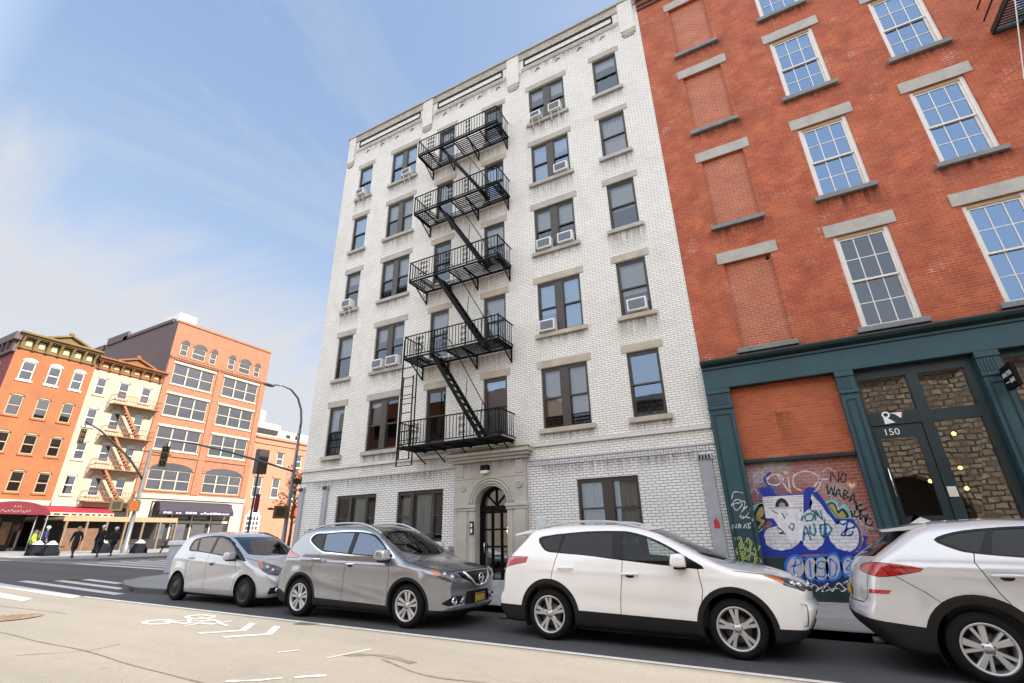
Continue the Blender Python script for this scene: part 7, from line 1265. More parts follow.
tag(p.build('ground', M_ground, recalc=False), kind='structure')
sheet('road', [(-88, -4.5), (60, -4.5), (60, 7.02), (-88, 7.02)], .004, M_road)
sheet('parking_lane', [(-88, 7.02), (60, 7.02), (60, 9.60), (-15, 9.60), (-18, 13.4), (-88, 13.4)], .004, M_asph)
sheet('square', [(-15, 9.60), (-18, 13.4), (-88, 13.4), (-88, 80), (-14, 80)], .004, M_square)
def slab(name, poly, mat, top=.13, kerb=None):
    p = MB(); n = len(poly)
    p.poly([(x, y, gz(x)+top) for x, y in poly], 0)
    for i in range(n):
        a, b = poly[i], poly[(i+1) % n]; p.quad((*a, gz(a[0])-.05), (*b, gz(b[0])-.05), (*b, gz(b[0])+top), (*a, gz(a[0])+top), 1)
    return tag(p.build(name, [mat, M_kerb]), kind='structure')
walk = [(60, 9.60), (-13.9, 9.60), (-14.5, 8.95), (-14.8, 8.2), (-16.1, 8.1), (-17.3, 8.4), (-18.6, 9.0), (-19.5, 9.9), (-20.2, 11.2), (-20.5, 13), (-20.5, 60), (-15.9, 60), (-15.9, 13.3), (60, 13.3)]
slab('pavement', walk, M_flags)
def offset_in(poly, d):
    o = []; n = len(poly)
    for i in range(n):
        a, b, c = [Vector(poly[(i+j) % n]) for j in (-1, 0, 1)]; e1, e2 = (b-a).normalized(), (c-b).normalized(); n1, n2 = Vector((e1.y, -e1.x)), Vector((e2.y, -e2.x)); m = (n1+n2); m = m/max(.3, m.length_squared)*2; o.append((b.x+m.x*d, b.y+m.y*d))
    return o
inner = offset_in(walk, .16); k = MB()
for i in range(0, 9):
    a, b, c, d = walk[i], walk[i+1], inner[i+1], inner[i]; k.quad(*[(q[0], q[1], gz(q[0])+.136) for q in (a, b, c, d)]); k.quad((*a, gz(a[0])-.05), (*b, gz(b[0])-.05), (b[0], b[1], gz(b[0])+.136), (a[0], a[1], gz(a[0])+.136))
tag(k.build('kerb', M_kerb), kind='structure')
slab('far_pavement', [(-36.4, 14.6), (-35.6, 15.6), (-36.2, 60), (-57, 60), (-57, 13.9), (-38.5, 13.6)], M_flags, .14)
# markings
mk = MB()
def paint_poly(pts): mk.poly([(x, y, gz(x)+.010) for x, y in pts])
def paint_ribbon(pts, w):
    q = MB(); ribbon(q, pts, w, lambda a, b: (a, b, gz(a)+.010)); mk.add(q.v, q.f)
paint_poly([(-27, 7.80), (-16.4, 7.06), (-16.05, 6.73), (-27, 7.26)]); paint_poly([(-27, 6.85), (-16.86, 6.23), (-16.45, 5.91), (-27, 6.25)])
x = -16.2
while x < 40: paint_poly([(x, 6.97), (x+1.4, 6.97), (x+1.4, 7.075), (x, 7.075)]); x += 1.4
for a, b in (((-23.2, 8.02), (-15.9, 7.56)), ((-22.4, 8.66), (-17.3, 8.28)), ((-22.0, 9.3), (-19.2, 9.08))): paint_poly([a, b, (b[0], b[1]+.26), (a[0], a[1]+.28)])
for i in range(6): paint_poly([(-33.5+i*.1, 13.6+i*.95), (-22.5, 13.2+i*.95), (-22.5, 13.5+i*.95), (-33.5+i*.1, 13.95+i*.95)])
for cx_, cy_ in ((-10.43, 5.80), (-10.32, 6.49)):
    n = 24; o_ = [(cx_+.34*math.cos(a), cy_+.235*math.sin(a)) for a in np.linspace(0, 2*math.pi, n+1)]; i_ = [(cx_+.24*math.cos(a), cy_+.15*math.sin(a)) for a in np.linspace(0, 2*math.pi, n+1)]
    for q in range(n): paint_poly([o_[q], o_[q+1], i_[q+1], i_[q]])
for pts, w_ in (([(-10.35, 5.85), (-9.75, 5.95)], .07), ([(-9.75, 5.92), (-9.75, 6.38)], .07), ([(-10.3, 6.46), (-9.5, 6.36)], .07), ([(-10.35, 5.9), (-9.95, 6.2), (-9.75, 6.38)], .08), ([(-9.75, 5.95), (-10.25, 6.25)], .07), ([(-9.62, 5.8), (-9.6, 6.1)], .09), ([(-9.5, 6.3), (-8.95, 6.14)], .07), ([(-9.4, 6.25), (-9.35, 6.5)], .08), ([(-9.9, 6.0), (-9.3, 6.15)], .12)):
    paint_ribbon(pts, w_)
for dx in (0, .66):
    paint_poly([(-8.80+dx, 5.50), (-8.64+dx, 5.50), (-8.22+dx, 5.99), (-8.38+dx, 5.99)]); paint_poly([(-8.38+dx, 5.99), (-8.22+dx, 5.99), (-8.70+dx, 6.52), (-8.86+dx, 6.52)])
for pts, w_ in (([(-6.4, 5.2), (-6.28, 5.46)], .045), ([(-5.57, 5.30), (-5.42, 5.95)], .04), ([(-5.75, 4.05), (-5.5, 4.2), (-5.3, 4.42)], .07), ([(-5.2, 4.5), (-4.94, 4.72)], .09)): paint_ribbon(pts, w_)
tag(mk.build('road_markings', M_white_line, recalc=False), kind='structure')
tr = MB()
def seam(pts, w_): ribbon(tr, pts, w_, lambda a, b: (a, b, gz(a)+.0075))
seam([(-24, 4.2), (-16, 4.1), (-13.5, 4.0), (-11.7, 4.07), (-10.2, 4.03), (-8.9, 4.06), (-7.5, 3.95), (-6.0, 3.9), (-4, 3.82)], .035); seam([(-4.9, 5.6), (-3.9, 5.25), (-2.8, 5.3), (-1.2, 4.7)], .04); seam([(-5.5, 5.55), (-5.0, 5.75), (-4.4, 5.62)], .16)
seam([(-30, 5.6), (-18, 5.3), (-13.2, 5.5)], .035); seam([(-9.4, 3.5), (-8.9, 4.06), (-8.95, 4.5)], .02)
tag(tr.build('road_seams', M_tar, recalc=False), kind='structure')
for nm, (cx_, cy_), r_, col in (('manhole_cover', (-22.8, 9.1), .62, (.17, .13, .09)), ('manhole_cover', (-13.6, 4.72), .55, (.30, .215, .14))):
    p = MB(); p.lathe([(0, .012), (r_*.82, .012), (r_*.84, .008), (r_*.9, .008), (r_*.92, .016), (r_, .010)], (cx_, cy_, gz(cx_)), 'z', 36)
    for q in range(-4, 5): h_ = math.sqrt(max(0, .62-(q/5)**2))*r_; p.box(cx_-h_, cx_+h_, cy_+q*r_*.17-.02, cy_+q*r_*.17+.02, gz(cx_)+.010, gz(cx_)+.018)
    tag(p.build(nm, pm('rusty_iron_%d' % int(r_*100), col, .7, .3, var=.3, scale=6, bump=.3)), 'round rusty manhole cover set in the %s' % ('shaded asphalt by the crosswalk' if cx_ < -20 else 'sunlit road at the lower left'), 'manhole cover')

# ------------------------------------------------------------------ buildings across the square (their fronts face +x)
BX = -57.0
def PB(u, z, d): return (BX-d, u, z)
M_orange = pm('orange_stucco', (.34, .125, .05), .85, var=.25, scale=.5, bump=.3, fine=.3); M_cream = pm('cream_stucco', (.46, .40, .30), .85, var=.2, scale=.5, bump=.3, fine=.25)
M_orbrick = brick('orange_brick', (.38, .155, .075), (.29, .105, .055), (.34, .22, .15), bw=.24, bh=.08, ms=.008, dirt=.3, dirtcol=(.22, .10, .06), vary=.15); M_paleor = brick('salmon_brick', (.50, .22, .13), (.44, .18, .10), (.44, .28, .2), bw=.24, bh=.08, ms=.008, dirt=.2, dirtcol=(.3, .12, .08), vary=.12)
M_slate = pm('slate_side_wall', (.12, .085, .085), .8, var=.3, scale=.35, fine=.2); M_gold = pm('ochre_cornice_paint', (.20, .135, .05), .8, var=.4, scale=1.2, fine=.5); M_rust = pm('rust_cornice_paint', (.27, .11, .04), .8, var=.4, scale=1.2, fine=.5)
M_creamtrim = pm('cream_trim', (.50, .44, .35), .7, var=.08); M_maroon = pm('maroon_canvas', (.15, .008, .022), .75, var=.15, scale=2, bump=.15); M_dark = pm('dark_shopfront', (.025, .022, .02), .5, var=.4, scale=1)
M_bgglass = glassm('far_window_glass', (.55, .58, .6), 2.0, boost=.2); M_fescape = pm('rust_painted_iron', (.28, .12, .05), .6, var=.25, scale=4); M_purple = pm('black_purple_canvas', (.03, .02, .04), .7, var=.2, scale=2)
def bg_window(parent, u0, u1, z0, z1, lights=1, arch=0., blind=0., frame=None, hood=None, mid=True):
    f = MB(); t = .09; fm = frame or M_creamtrim; blind = blind if callable(blind) else (lambda q, b_=blind: random.choice((b_, .3, .55))); pn = MB(); bl = MB()
    def bx(a, b, c, d, d0, d1, mi=0): f.box(BX-d1, BX-d0, a, b, c, d, mi)
    bx(u0, u0+t, z0, z1, .06, .2); bx(u1-t, u1, z0, z1, .06, .2); bx(u0+t, u1-t, z1-t, z1, .061, .199); bx(u0+t, u1-t, z0, z0+t, .061, .199)
    wd = (u1-u0)/lights
    for i in range(lights):
        a, b = u0+wd*i+(t if i == 0 else .07), u0+wd*(i+1)-(t if i == lights-1 else .07)
        if i: bx(u0+wd*i-.07, u0+wd*i+.07, z0+t, z1-t, .055, .198)
        zm = z0+(z1-z0)*.5
        if mid: bx(a, b, zm-.04, zm+.04, .09, .17)
        rr = random.uniform(-.004, .004); r2 = random.uniform(-.006, .006)
        for (lo_, hi_, dd) in ((z0+t, zm, .15), (zm, z1-t, .12)): pn.quad((BX-dd-rr-r2, a, lo_), (BX-dd+rr-r2, b, lo_), (BX-dd+rr+r2, b, hi_), (BX-dd-rr+r2, a, hi_))
        bb = blind if not callable(blind) else blind(i)
        if bb: bl.box(BX-.24, BX-.23, a, b, z1-t-(z1-z0-2*t)*bb, z1-t)
    if arch:
        n = 8; um = (u0+u1)/2; hw = (u1-u0)/2
        arc = [(um+hw*1.0*math.cos(math.pi*i/n), z1+arch*math.sin(math.pi*i/n)) for i in range(n+1)]
        f.prism([(q[0], q[1]) for q in arc], BX-.12, BX+.012, 'x', 1)
        outer = [(um+hw*1.14*math.cos(math.pi*i/n), z1+(arch+.14)*math.sin(math.pi*i/n)) for i in range(n+1)]
        for q in range(n): f.prism([arc[q], arc[q+1], outer[q+1], outer[q]], BX-.05, BX+.06, 'x', 2)
    f.box(BX-.15, BX+.08, u0-.1, u1+.1, z0-.15, z0-.004, 2)
    o = f.build('window', [fm, M_bgglass if arch > .3 else fm, hood or fm], parent); pn.build('pane', M_bgglass, o, recalc=False)
    if bl.f: bl.build('blind', M_blind, o)
    return o
def bg_house(name, label, u0, u1, zt, mat, windows, side=None, depth=18, zb=.5):
    t = thing(name, label, 'building', (BX, (u0+u1)/2, -SLOPE*BX)); m = MB()
    rect_hole_wall(m, [u0, u1], [zb, zt], windows, PB, 0)
    for h in windows: reveals(m, h, PB, .2, 0)
    s = 1
    m.quad((BX, u0, zb), (BX-depth, u0, zb), (BX-depth, u0, zt), (BX, u0, zt), s); m.quad((BX, u1, zb), (BX-depth, u1, zb), (BX-depth, u1, zt), (BX, u1, zt), s)
    m.quad((BX, u0, zt), (BX-depth, u0, zt), (BX-depth, u1, zt), (BX, u1, zt), 1); m.quad((BX-depth, u0, zb), (BX-depth, u1, zb), (BX-depth, u1, zt), (BX-depth, u0, zt), 1)
    m.quad((BX-.7, u0+.1, zb), (BX-.7, u1-.1, zb), (BX-.7, u1-.1, zt-.3), (BX-.7, u0+.1, zt-.3), 2)
    m.build('wall', [mat, side or M_slate, M_room], t, recalc=False); return t
def cornice(t, u0, u1, z0, z1, m1, ped=None, nb=7, dep=.75):
    c = MB(); h = z1-z0
    c.box(BX-.05, BX+.12, u0, u1, z0, z0+.14); c.box(BX-.05, BX+dep*.75, u0-.1, u1+.1, z1-.34, z1-.16); c.box(BX-.05, BX+dep, u0-.15, u1+.15, z1-.16, z1)
    c.box(BX-.05, BX+.07, u0, u1, z0+.14, z1-.34)
    for i in range(nb):
        u = u0+.15+(u1-u0-.45)*i/(nb-1); c.prism([(BX+.06, z0-.12), (BX+.2, z0), (BX+.28, z0+h*.4), (BX+dep*.7, z1-.36), (BX+.06, z1-.36)], u, u+.2, 'y')
        if i < nb-1: c.box(BX+.07, BX+.12, u+.35, u+(u1-u0-.45)/(nb-1)-.15, z0+.3, z1-.55, 1)
    for i in range(nb*4): u = u0+(u1-u0)*i/(nb*4); c.box(BX+.1, BX+dep*.6, u, u+.1, z1-.46, z1-.345)
    if ped:
        a, b, hz = ped; mid = (a+b)/2; c.prism([(a, z1), (b, z1), (mid, z1+hz)], BX+.1, BX+dep-.25, 'x'); 
        for q, r_ in (((a-.15, z1), (mid, z1+hz+.08)), ((mid, z1+hz+.08), (b+.15, z1))): c.bar((BX+dep-.3, q[0], q[1]), (BX+dep-.3, r_[0], r_[1]), .55, .16)
        c.sphere((BX+.4, mid, z1+hz+.25), .22, 10, 8)
    return c.build('cornice', [m1, pm('pale_cornice_panel', (.5, .42, .26), .7, var=.2)], t)
rows = [(15.3, 17.0), (12.15, 13.9), (9.05, 10.72), (5.9, 7.6)]
# orange house on the corner
ocols = [(15.02, 15.96), (16.9, 17.82), (18.72, 19.6)]
ow = [(a, b, z0, z1) for a, b in ocols for z0, z1 in rows]
oh = bg_house('orange_house', 'orange stuccoed corner house with golden bracketed cornice above a maroon awning', 14.25, 20.15, 18.6, M_orange, ow, M_maroon)
for a, b in ocols:
    for i, (z0, z1) in enumerate(rows): bg_window(oh, a, b, z0, z1, 1, .16, [.0, .75, .5, .0][i], M_whitewood if i == 0 else pm('tan_window_frame', (.36, .3, .2), .6), M_whitewood if i == 0 else M_orange)
cornice(oh, 14.2, 20.1, 18.0, 19.4, M_gold, (16.0, 19.0, .62))
c = MB(); c.box(BX-14, BX+.5, 13.75, 14.24, 18.6, 19.3); c.box(BX-14, BX+.1, 14.0, 14.24, 17.6, 18.6)
for i in range(12): c.box(BX-1-i*1.1, BX-.8-i*1.1, 13.8, 14.24, 17.9, 18.6)
c.build('side_cornice', M_slate, oh)
for k in range(4):
    for z0, z1 in rows[:3]:
        w_ = MB(); xx = BX-2.2-k*3; w_.box(xx-1, xx, 14.19, 14.246, z0, z1); w_.box(xx-.95, xx-.05, 14.17, 14.19, z0+.05, z0+.85, 1); w_.box(xx-.95, xx-.05, 14.17, 14.19, z0+.95, z1-.05, 1); w_.build('window', [M_creamtrim, M_bgglass], oh)
# cream house
ccols = [(20.66, 21.5), (22.6, 23.5), (24.66, 25.56)]
cw_ = [(a, b, z0, z1) for a, b in ccols for z0, z1 in rows]
ch = bg_house('cream_house', 'cream stuccoed house with rust coloured fire escape and orange pedimented cornice', 20.16, 26.34, 18.4, M_cream, cw_)
for j, (a, b) in enumerate(ccols):
    for i, (z0, z1) in enumerate(rows): bg_window(ch, a, b, z0, z1, 1, .16, [0, .3, .5, .9][i] if (i+j) % 2 else .5, pm('white_sash', (.6, .58, .52), .6), M_cream)
cornice(ch, 20.2, 26.3, 17.8, 18.95, M_rust, (21.7, 25.0, .62))
fls = []
for z in (14.55, 11.4, 8.25, 5.3):
    fm_ = MB(); fm_.box(BX+.05, BX+1.05, 22.2, 26.35, z, z+.07); fls.append(fm_.build('fire_escape_landing', M_fescape, ch))
for i, z in enumerate((14.55, 11.4, 8.25, 5.3)):
    r_ = MB()
    for zz_ in (.45, .95): r_.bar((BX+1.03, 22.2, z+zz_), (BX+1.03, 26.35, z+zz_), .05); r_.bar((BX, 22.2, z+zz_), (BX+1.03, 22.2, z+zz_), .05); r_.bar((BX, 26.35, z+zz_), (BX+1.03, 26.35, z+zz_), .05)
    for u in np.arange(22.2, 26.4, .26): r_.bar((BX+1.03, u, z+.05), (BX+1.03, u, z+.95), .03)
    for u in (22.4, 26.1): r_.bar((BX+.9, u, z), (BX+.02, u, z-.7), .06)
    fe2 = fls[i]; r_.build('railing', M_fescape, fe2)
    if i < 3:
        s_ = MB()
        for xx in (BX+.45, BX+.95): s_.bar((xx, 23.1, z), (xx, 25.2, z-3.05), .05, .2)
        for q in range(1, 11): s_.box(BX+.45, BX+.95, 23.1+2.1*q/11-.11, 23.1+2.1*q/11+.11, z-3.05*q/11-.02, z-3.05*q/11+.02)
        s_.build('stair', M_fescape, fe2)
# big brick loft
bw_ = []
for z0, z1 in ((18.12, 20.45), (14.58, 16.95), (10.95, 13.35)): bw_ += [(27.1, 31.68, z0, z1), (32.9, 37.45, z0, z1)]
arw = [(27.3, 31.65, 6.8, 8.9), (33.05, 37.55, 6.8, 8.9)]
small = [(27.25, 28.1), (28.6, 30.15), (30.65, 31.45), (32.95, 33.8), (34.4, 35.95), (36.45, 37.25)]
sm = [(a, b, 21.5, 22.9) for a, b in small]
bh_ = bg_house('loft_building', 'tall orange brick loft building with arched top windows above a black awning', 26.35, 38.42, 25.5, M_orbrick, bw_+arw+sm, M_slate, 22)
for i, (a, b, z0, z1) in enumerate(bw_): bg_window(bh_, a, b, z0, z1, 3, 0, (lambda q: .95) if i == 1 else (lambda q: [0, .2, 0][q]), M_creamtrim)
for a, b, z0, z1 in arw: bg_window(bh_, a, b, z0, z1, 3, .72, .25, M_creamtrim, M_orbrick)
for i, (a, b, z0, z1) in enumerate(sm): bg_window(bh_, a, b, z0, z1, 1, .5, .9 if i > 3 else .3, M_creamtrim, M_orbrick)
for i, (a, b, z0, z1) in enumerate(bw_): m = MB(); m.box(BX-.02, BX+.1, a-.15, b+.15, z1+.003, z1+.26); m.build('lintel', M_creamtrim, bh_)
m = MB(); m.box(BX+.002, BX+.22, 26.4, 38.4, 21.05, 21.25); m.box(BX+.002, BX+.12, 26.4, 38.4, 20.85, 21.05)
for u in np.arange(26.5, 38.3, .3): m.box(BX+.1, BX+.18, u, u+.14, 20.88, 21.04)
m.box(BX+.002, BX+.10, 26.4, 38.4, 25.3, 25.55); m.box(BX+.002, BX+.1, 26.4, 38.4, 17.2, 17.32); m.box(BX+.002, BX+.1, 26.4, 38.4, 10.3, 10.45)
for a, b in ((26.4, 26.95), (31.95, 32.7), (37.7, 38.38)): m.box(BX+.002, BX+.08, a, b, 6.5, 20.85)
m.build('brick_bands', M_orbrick, bh_)
m = MB(); m.box(BX-3.2, BX-.4, 26.5, 28.4, 25.5, 26.65); m.build('roof_shed', M_whitewood, bh_)
m = MB(); m.box(BX-12, BX-1, 26.2, 26.5, 25.5, 25.9); m.box(BX-16, BX-11, 26.2, 26.5, 25.5, 26.5); m.box(BX-22, BX-16.5, 26.2, 26.5, 25.0, 25.8); m.build('roof_parapet', M_slate, bh_)
m = MB(); m.box(BX+.003, BX+.35, 26.5, 38.3, 5.95, 6.4); m.box(BX+.003, BX+.2, 26.5, 38.3, 5.7, 5.95)
for a, b in ((26.5, 28.2), (36.9, 38.3)): m.box(BX+.003, BX+.2, a, b, .6, 5.7)
m.build('stone_shopfront', M_creamtrim, bh_)
m = MB(); m.box(BX-.1, BX+.02, 28.2, 36.9, .6, 5.7, 0)
for u in np.arange(28.4, 36.8, 2.1): m.box(BX+.02, BX+.1, u, u+.16, .6, 5.6, 1); m.box(BX+.021, BX+.06, u+.3, u+1.7, 4.0, 5.1, 2); m.box(BX+.021, BX+.05, u+.3, u+1.7, 1.4, 3.5, 3)
m.box(BX+.02, BX+.09, 28.3, 36.8, 3.6, 3.85, 1); m.build('shopfront', [M_dark, M_creamtrim, pm('dull_pane', (.16, .15, .13), .2), M_bgglass], bh_)
aw = thing('awning', 'black and purple awning with pale lettering over the loft building shopfront', 'awning', (BX, 32.5, 4.6))
m = MB(); m.hexa([(BX+.36, 28.5, 4.75), (BX+1.5, 28.5, 4.75), (BX+1.5, 36.4, 4.75), (BX+.36, 36.4, 4.75), (BX+.36, 28.6, 5.75), (BX+1.0, 28.6, 5.55), (BX+1.0, 36.3, 5.55), (BX+.36, 36.3, 5.75)]); m.build('canopy', M_purple, aw)
m = MB(); m.box(BX+1.45, BX+1.52, 28.5, 36.4, 4.35, 4.748); m.build('valance', M_purple, aw)
m = MB(); rr = random.Random(3)
u = 28.9
while u < 36.0:
    l_ = rr.uniform(.15, .5); m.box(BX+1.521, BX+1.53, u, u+l_, 4.48, 4.48+rr.uniform(.1, .2)); u += l_+rr.choice((.08, .08, .45))
m.build('lettering', pm('awning_lettering', (.6, .57, .66), .7), aw)
m = MB()
for s_ in (28.55, 36.35): m.bar((BX+.3, s_, 3.9), (BX+1.45, s_, 4.6), .05)
m.build('frame', M_black, aw)
# lower salmon building with white roof extension
sw_ = [(39.2, 40.4, 6.75, 9.2), (41.85, 42.95, 6.8, 9.2), (39.2, 40.2, 10.85, 12.5), (41.9, 42.9, 10.85, 12.5), (44.8, 45.8, 10.85, 12.5), (44.8, 45.8, 6.8, 9.2), (41.85, 42.85, 3.4, 5.3), (48, 49, 10.85, 12.5), (48, 49, 6.8, 9.2)]
sh_ = bg_house('salmon_house', 'low salmon brick building with white rooftop rooms behind the street lamp', 38.44, 62, 14.2, M_paleor, sw_, M_paleor, 16)
for i, (a, b, z0, z1) in enumerate(sw_): bg_window(sh_, a, b, z0, z1, 1, 0, [.5, .2, 0, .9][i % 4], M_whitewood); 
m = MB(); m.box(BX-.02, BX+.12, 38.5, 62, 13.3, 13.45); m.box(BX-.02, BX+.2, 38.5, 62, 14.0, 14.3)
for a, b, z0, z1 in sw_: m.box(BX-.02, BX+.1, a-.12, b+.12, z1+.003, z1+.25)
m.build('brick_bands', M_paleor, sh_)
m = MB(); m.box(BX-9, BX-1.2, 38.5, 42.6, 14.2, 16.3, 0); m.box(BX-9, BX-1.0, 42.6, 50, 14.2, 15.6, 0); m.box(BX-1.19, BX-1.0, 39, 42.2, 14.9, 15.5, 1); m.box(BX-.999, BX-.98, 43.5, 44.2, 14.7, 15.2, 1); m.box(BX-.999, BX-.98, 45, 45.4, 14.7, 15.2, 1); m.build('roof_rooms', [M_whitewood, M_dark], sh_)
m = MB(); m.lathe([(0, 0), (1.25, 0), (1.25, 1.7), (1.15, 1.8), (0, 2.0)], (BX-3.5, 40.2, 16.4), 'z', 20); m.build('water_tank', pm('tank_grey', (.5, .5, .5), .5, .2, var=.15, scale=1, stretch=(3, 3, .3)), sh_)
m = MB(); m.box(BX+.003, BX+.1, 38.6, 50, .6, 5.6, 0); m.box(BX+.1, BX+.12, 38.9, 40.9, 1.2, 4.6, 1); m.prism([(39.0, 4.6), (40.8, 4.6), (40.4, 5.3), (39.9, 5.5), (39.4, 5.3)], BX+.1, BX+.16, 'x', 2)
for q in range(4):
    for r_ in range(4): m.box(BX+.121, BX+.13, 39.1+q*.42, 39.4+q*.42, 2.4+r_*.55, 2.8+r_*.55, 3)
m.build('white_shopfront', [M_paleor, M_whitewood, M_whitewood, M_bgglass], sh_)
# shopfronts, awnings and dining shed at the foot of the orange and cream houses
for t, a, b in ((oh, 14.3, 20.1), (ch, 20.2, 26.3)):
    m = MB(); m.box(BX+.003, BX+.15, a, b, 4.9, 5.3, 0); m.box(BX+.003, BX+.08, a, b, .7, 4.9, 1); rr = random.Random(int(a))
    u = a+.2
    while u < b-.5:
        w_ = rr.uniform(.35, .8); m.box(BX+.081, BX+.10, u, u+w_, rr.uniform(1.3, 2.0), rr.uniform(3.4, 4.1), 3 if rr.random() < .6 else 2); u += w_+.15
    m.build('shopfront', [M_creamtrim, M_dark, pm('tan_woodwork', (.32, .2, .1), .6, var=.3, scale=3), M_bgglass], t)
a1 = thing('awning', 'long red canvas awning across the foot of the orange and cream houses', 'awning', (BX, 21.5, 4.5))
m = MB(); m.prism([(BX+.16, 4.86), (BX+1.5, 4.35), (BX+1.5, 4.28), (BX+.16, 4.4)], 18.3, 24.6, 'y'); m.build('canopy', pm('red_canvas', (.28, .016, .03), .75, var=.15, scale=2, bump=.15), a1)
m = MB(); m.box(BX+1.5, BX+1.53, 18.3, 24.6, 4.02, 4.30); m.build('valance', M_creamtrim, a1)
m = MB()
u = 18.5
while u < 24.3: l_ = random.uniform(.2, .5); m.box(BX+1.531, BX+1.54, u, u+l_, 4.08, 4.22); u += l_+.2
m.build('lettering', M_dark, a1)
a2 = thing('awning', 'maroon barrel canopy with pale lettering reaching out to the kerb at far left', 'awning', (BX+2, 16.9, 4.3))
m = MB(); n = 14; arc = [(14.6+4.4*.5*(1-math.cos(math.pi*i/n)), 3.95+.98*math.sin(math.pi*i/n)) for i in range(n+1)]
for q, r_ in zip(arc, arc[1:]): m.quad((BX+.1, *q), (BX+4.0, *q), (BX+4.0, *r_), (BX+.1, *r_))
m.poly([(BX+4.0, *q) for q in arc]); m.build('canopy', M_maroon, a2)
m = MB(); fn = lambda u, v: (BX+4.02, 15.6+u, 4.05+v); 
for i in range(11): z_ = 4.1+.05*math.sin(i*2.1); m.tube([(BX+4.015, 15.75+i*.18, z_), (BX+4.015, 15.82+i*.18, z_+.14), (BX+4.015, 15.9+i*.18, z_)], .02, 5)
for i in range(3): m.tube([(BX+4.015, 16.6+i*.17, 4.45), (BX+4.015, 16.66+i*.17, 4.58), (BX+4.015, 16.7+i*.17, 4.45)], .02, 5)
m.build('lettering', M_creamtrim, a2)
m = MB()
for u in (14.7, 18.9): m.bar((BX+3.9, u, 1.1), (BX+3.9, u, 3.98), .07); m.bar((BX+1.9, u, 1.1), (BX+1.9, u, 3.98), .07)
m.build('post', pm('steel_post', (.45, .46, .48), .4, .6), a2)
sd = thing('dining_shed', 'open timber dining shed with flat pale roof in front of the cream house', 'dining shed', (-53.5, 23.5, 1.1))
m = MB(); m.box(-55, -51.5, 19.4, 28.2, 3.62, 3.8); m.box(-51.55, -51.4, 19.4, 28.2, 3.45, 3.85); m.build('roof', pm('tan_timber', (.34, .25, .15), .8, var=.2, scale=2, stretch=(1, 6, 1)), sd)
for u in np.arange(19.6, 28.2, 1.42):
    m = MB(); m.box(-51.6, -51.42, u, u+.15, 1.1, 3.6); m.build('post', pm('timber_post', (.2, .14, .09), .8), sd)
m = MB(); m.box(-51.62, -51.45, 19.6, 22.0, 1.1, 2.9, 0); m.box(-51.62, -51.45, 22.3, 28.1, 1.1, 2.0, 1); m.box(-54.9, -54.8, 19.5, 28.2, 1.1, 3.6, 1); m.build('panels', [pm('brown_panel', (.16, .085, .05), .8, var=.3, scale=2), M_dark], sd)

# ------------------------------------------------------------------ street furniture
M_pole = pm('grey_steel_pole', (.23, .23, .235), .45, .5, var=.15, scale=2); M_darkpole = pm('dark_steel_pole', (.05, .045, .042), .5, .3, var=.2); M_sig = pm('signal_housing', (.14, .085, .02), .5, var=.2); M_sigd = pm('dark_signal_lens', (.05, .045, .04), .25); M_hand = emit('red_hand_signal', (1, .06, .015), 1.0)
def signal_head(par, c, n=3, face=(1, 0), name='signal_head'):
    f = Vector((face[0], face[1], 0)).normalized(); s = Vector((-f.y, f.x, 0)); c = Vector(c); g = MB()
    def ob(o, a, b, d, mi=0):
        P = [o+f*i*a+s*j*b+Vector((0, 0, k*d)) for k in (-1, 1) for i, j in ((-1, -1), (1, -1), (1, 1), (-1, 1))]; g.hexa(P, mi)
    for k in range(n):
        z = (n-1)/2*.36-k*.36; o = c+Vector((0, 0, z)); ob(o, .11, .17, .17); ob(o+f*.12+Vector((0, 0, .13)), .10, .14, .02); ob(o+f*.14+s*.13, .09, .015, .1); ob(o+f*.14-s*.13, .09, .015, .1)
        g.sphere(o+f*.10, .115, 12, 8, 1)
    return g.build(name, [M_sig, M_sigd], par)
def walk_signal(par, c, face):
    f = Vector((face[0], face[1], 0)).normalized(); s = Vector((-f.y, f.x, 0)); c = Vector(c); g = MB()
    for j in (-.52, .52):
        o = c+s*j; g.hexa([o+f*i*.14+s*q*.38+Vector((0, 0, k*.38)) for k in (-1, 1) for i, q in ((-1, -1), (1, -1), (1, 1), (-1, 1))], 0)
    o = c+s*.52+f*.145; g.poly([o+s*q+Vector((0, 0, k)) for q, k in ((-.2, -.25), (.16, -.25), (.2, .02), (.12, .26), (-.16, .26), (-.22, 0))], 1)
    o = c-s*.52+f*.145; g.poly([o+s*q+Vector((0, 0, k)) for q, k in ((-.25, -.25), (.25, -.25), (.25, .25), (-.25, .25))], 2)
    return g.build('walk_signal', [M_sig, M_hand, M_sigd], par)
lp = thing('street_lamp', 'tall curved street lamp with traffic signal arm at the corner of the white building', 'street lamp', (-28, 22, .56))
m = MB(); m.lathe([(.2, 0), (.2, .5), (.15, .6), (.13, 2), (.11, 5.6), (.085, 8.2)], (-28, 22, .56), 'z', 14); m.tube([(-28, 22, 8.7), (-28, 22, 9.2), (-28, 21.85, 10.0), (-28, 21.45, 10.75), (-28, 20.8, 11.2), (-28, 20.1, 11.32), (-28, 19.5, 11.2)], [.085, .08, .075, .07, .065, .06, .055], 10); pole = m.build('pole', M_pole, lp)
m = MB(); m.sphere((-28, 19.1, 11.08), .3, 12, 8, 0, (.5, 1.5, .35)); m.build('lamp_head', M_pole, lp)
m = MB(); m.tube([(-28, 21.95, 5.85), (-28, 20, 6.15), (-28, 17.4, 6.5), (-28, 15.3, 6.68), (-28, 13.95, 6.66)], [.07, .065, .06, .05, .04], 8); m.tube([(-28, 13.95, 6.66), (-28, 13.95, 6.35)], .03, 6); m.build('signal_arm', M_pole, lp)
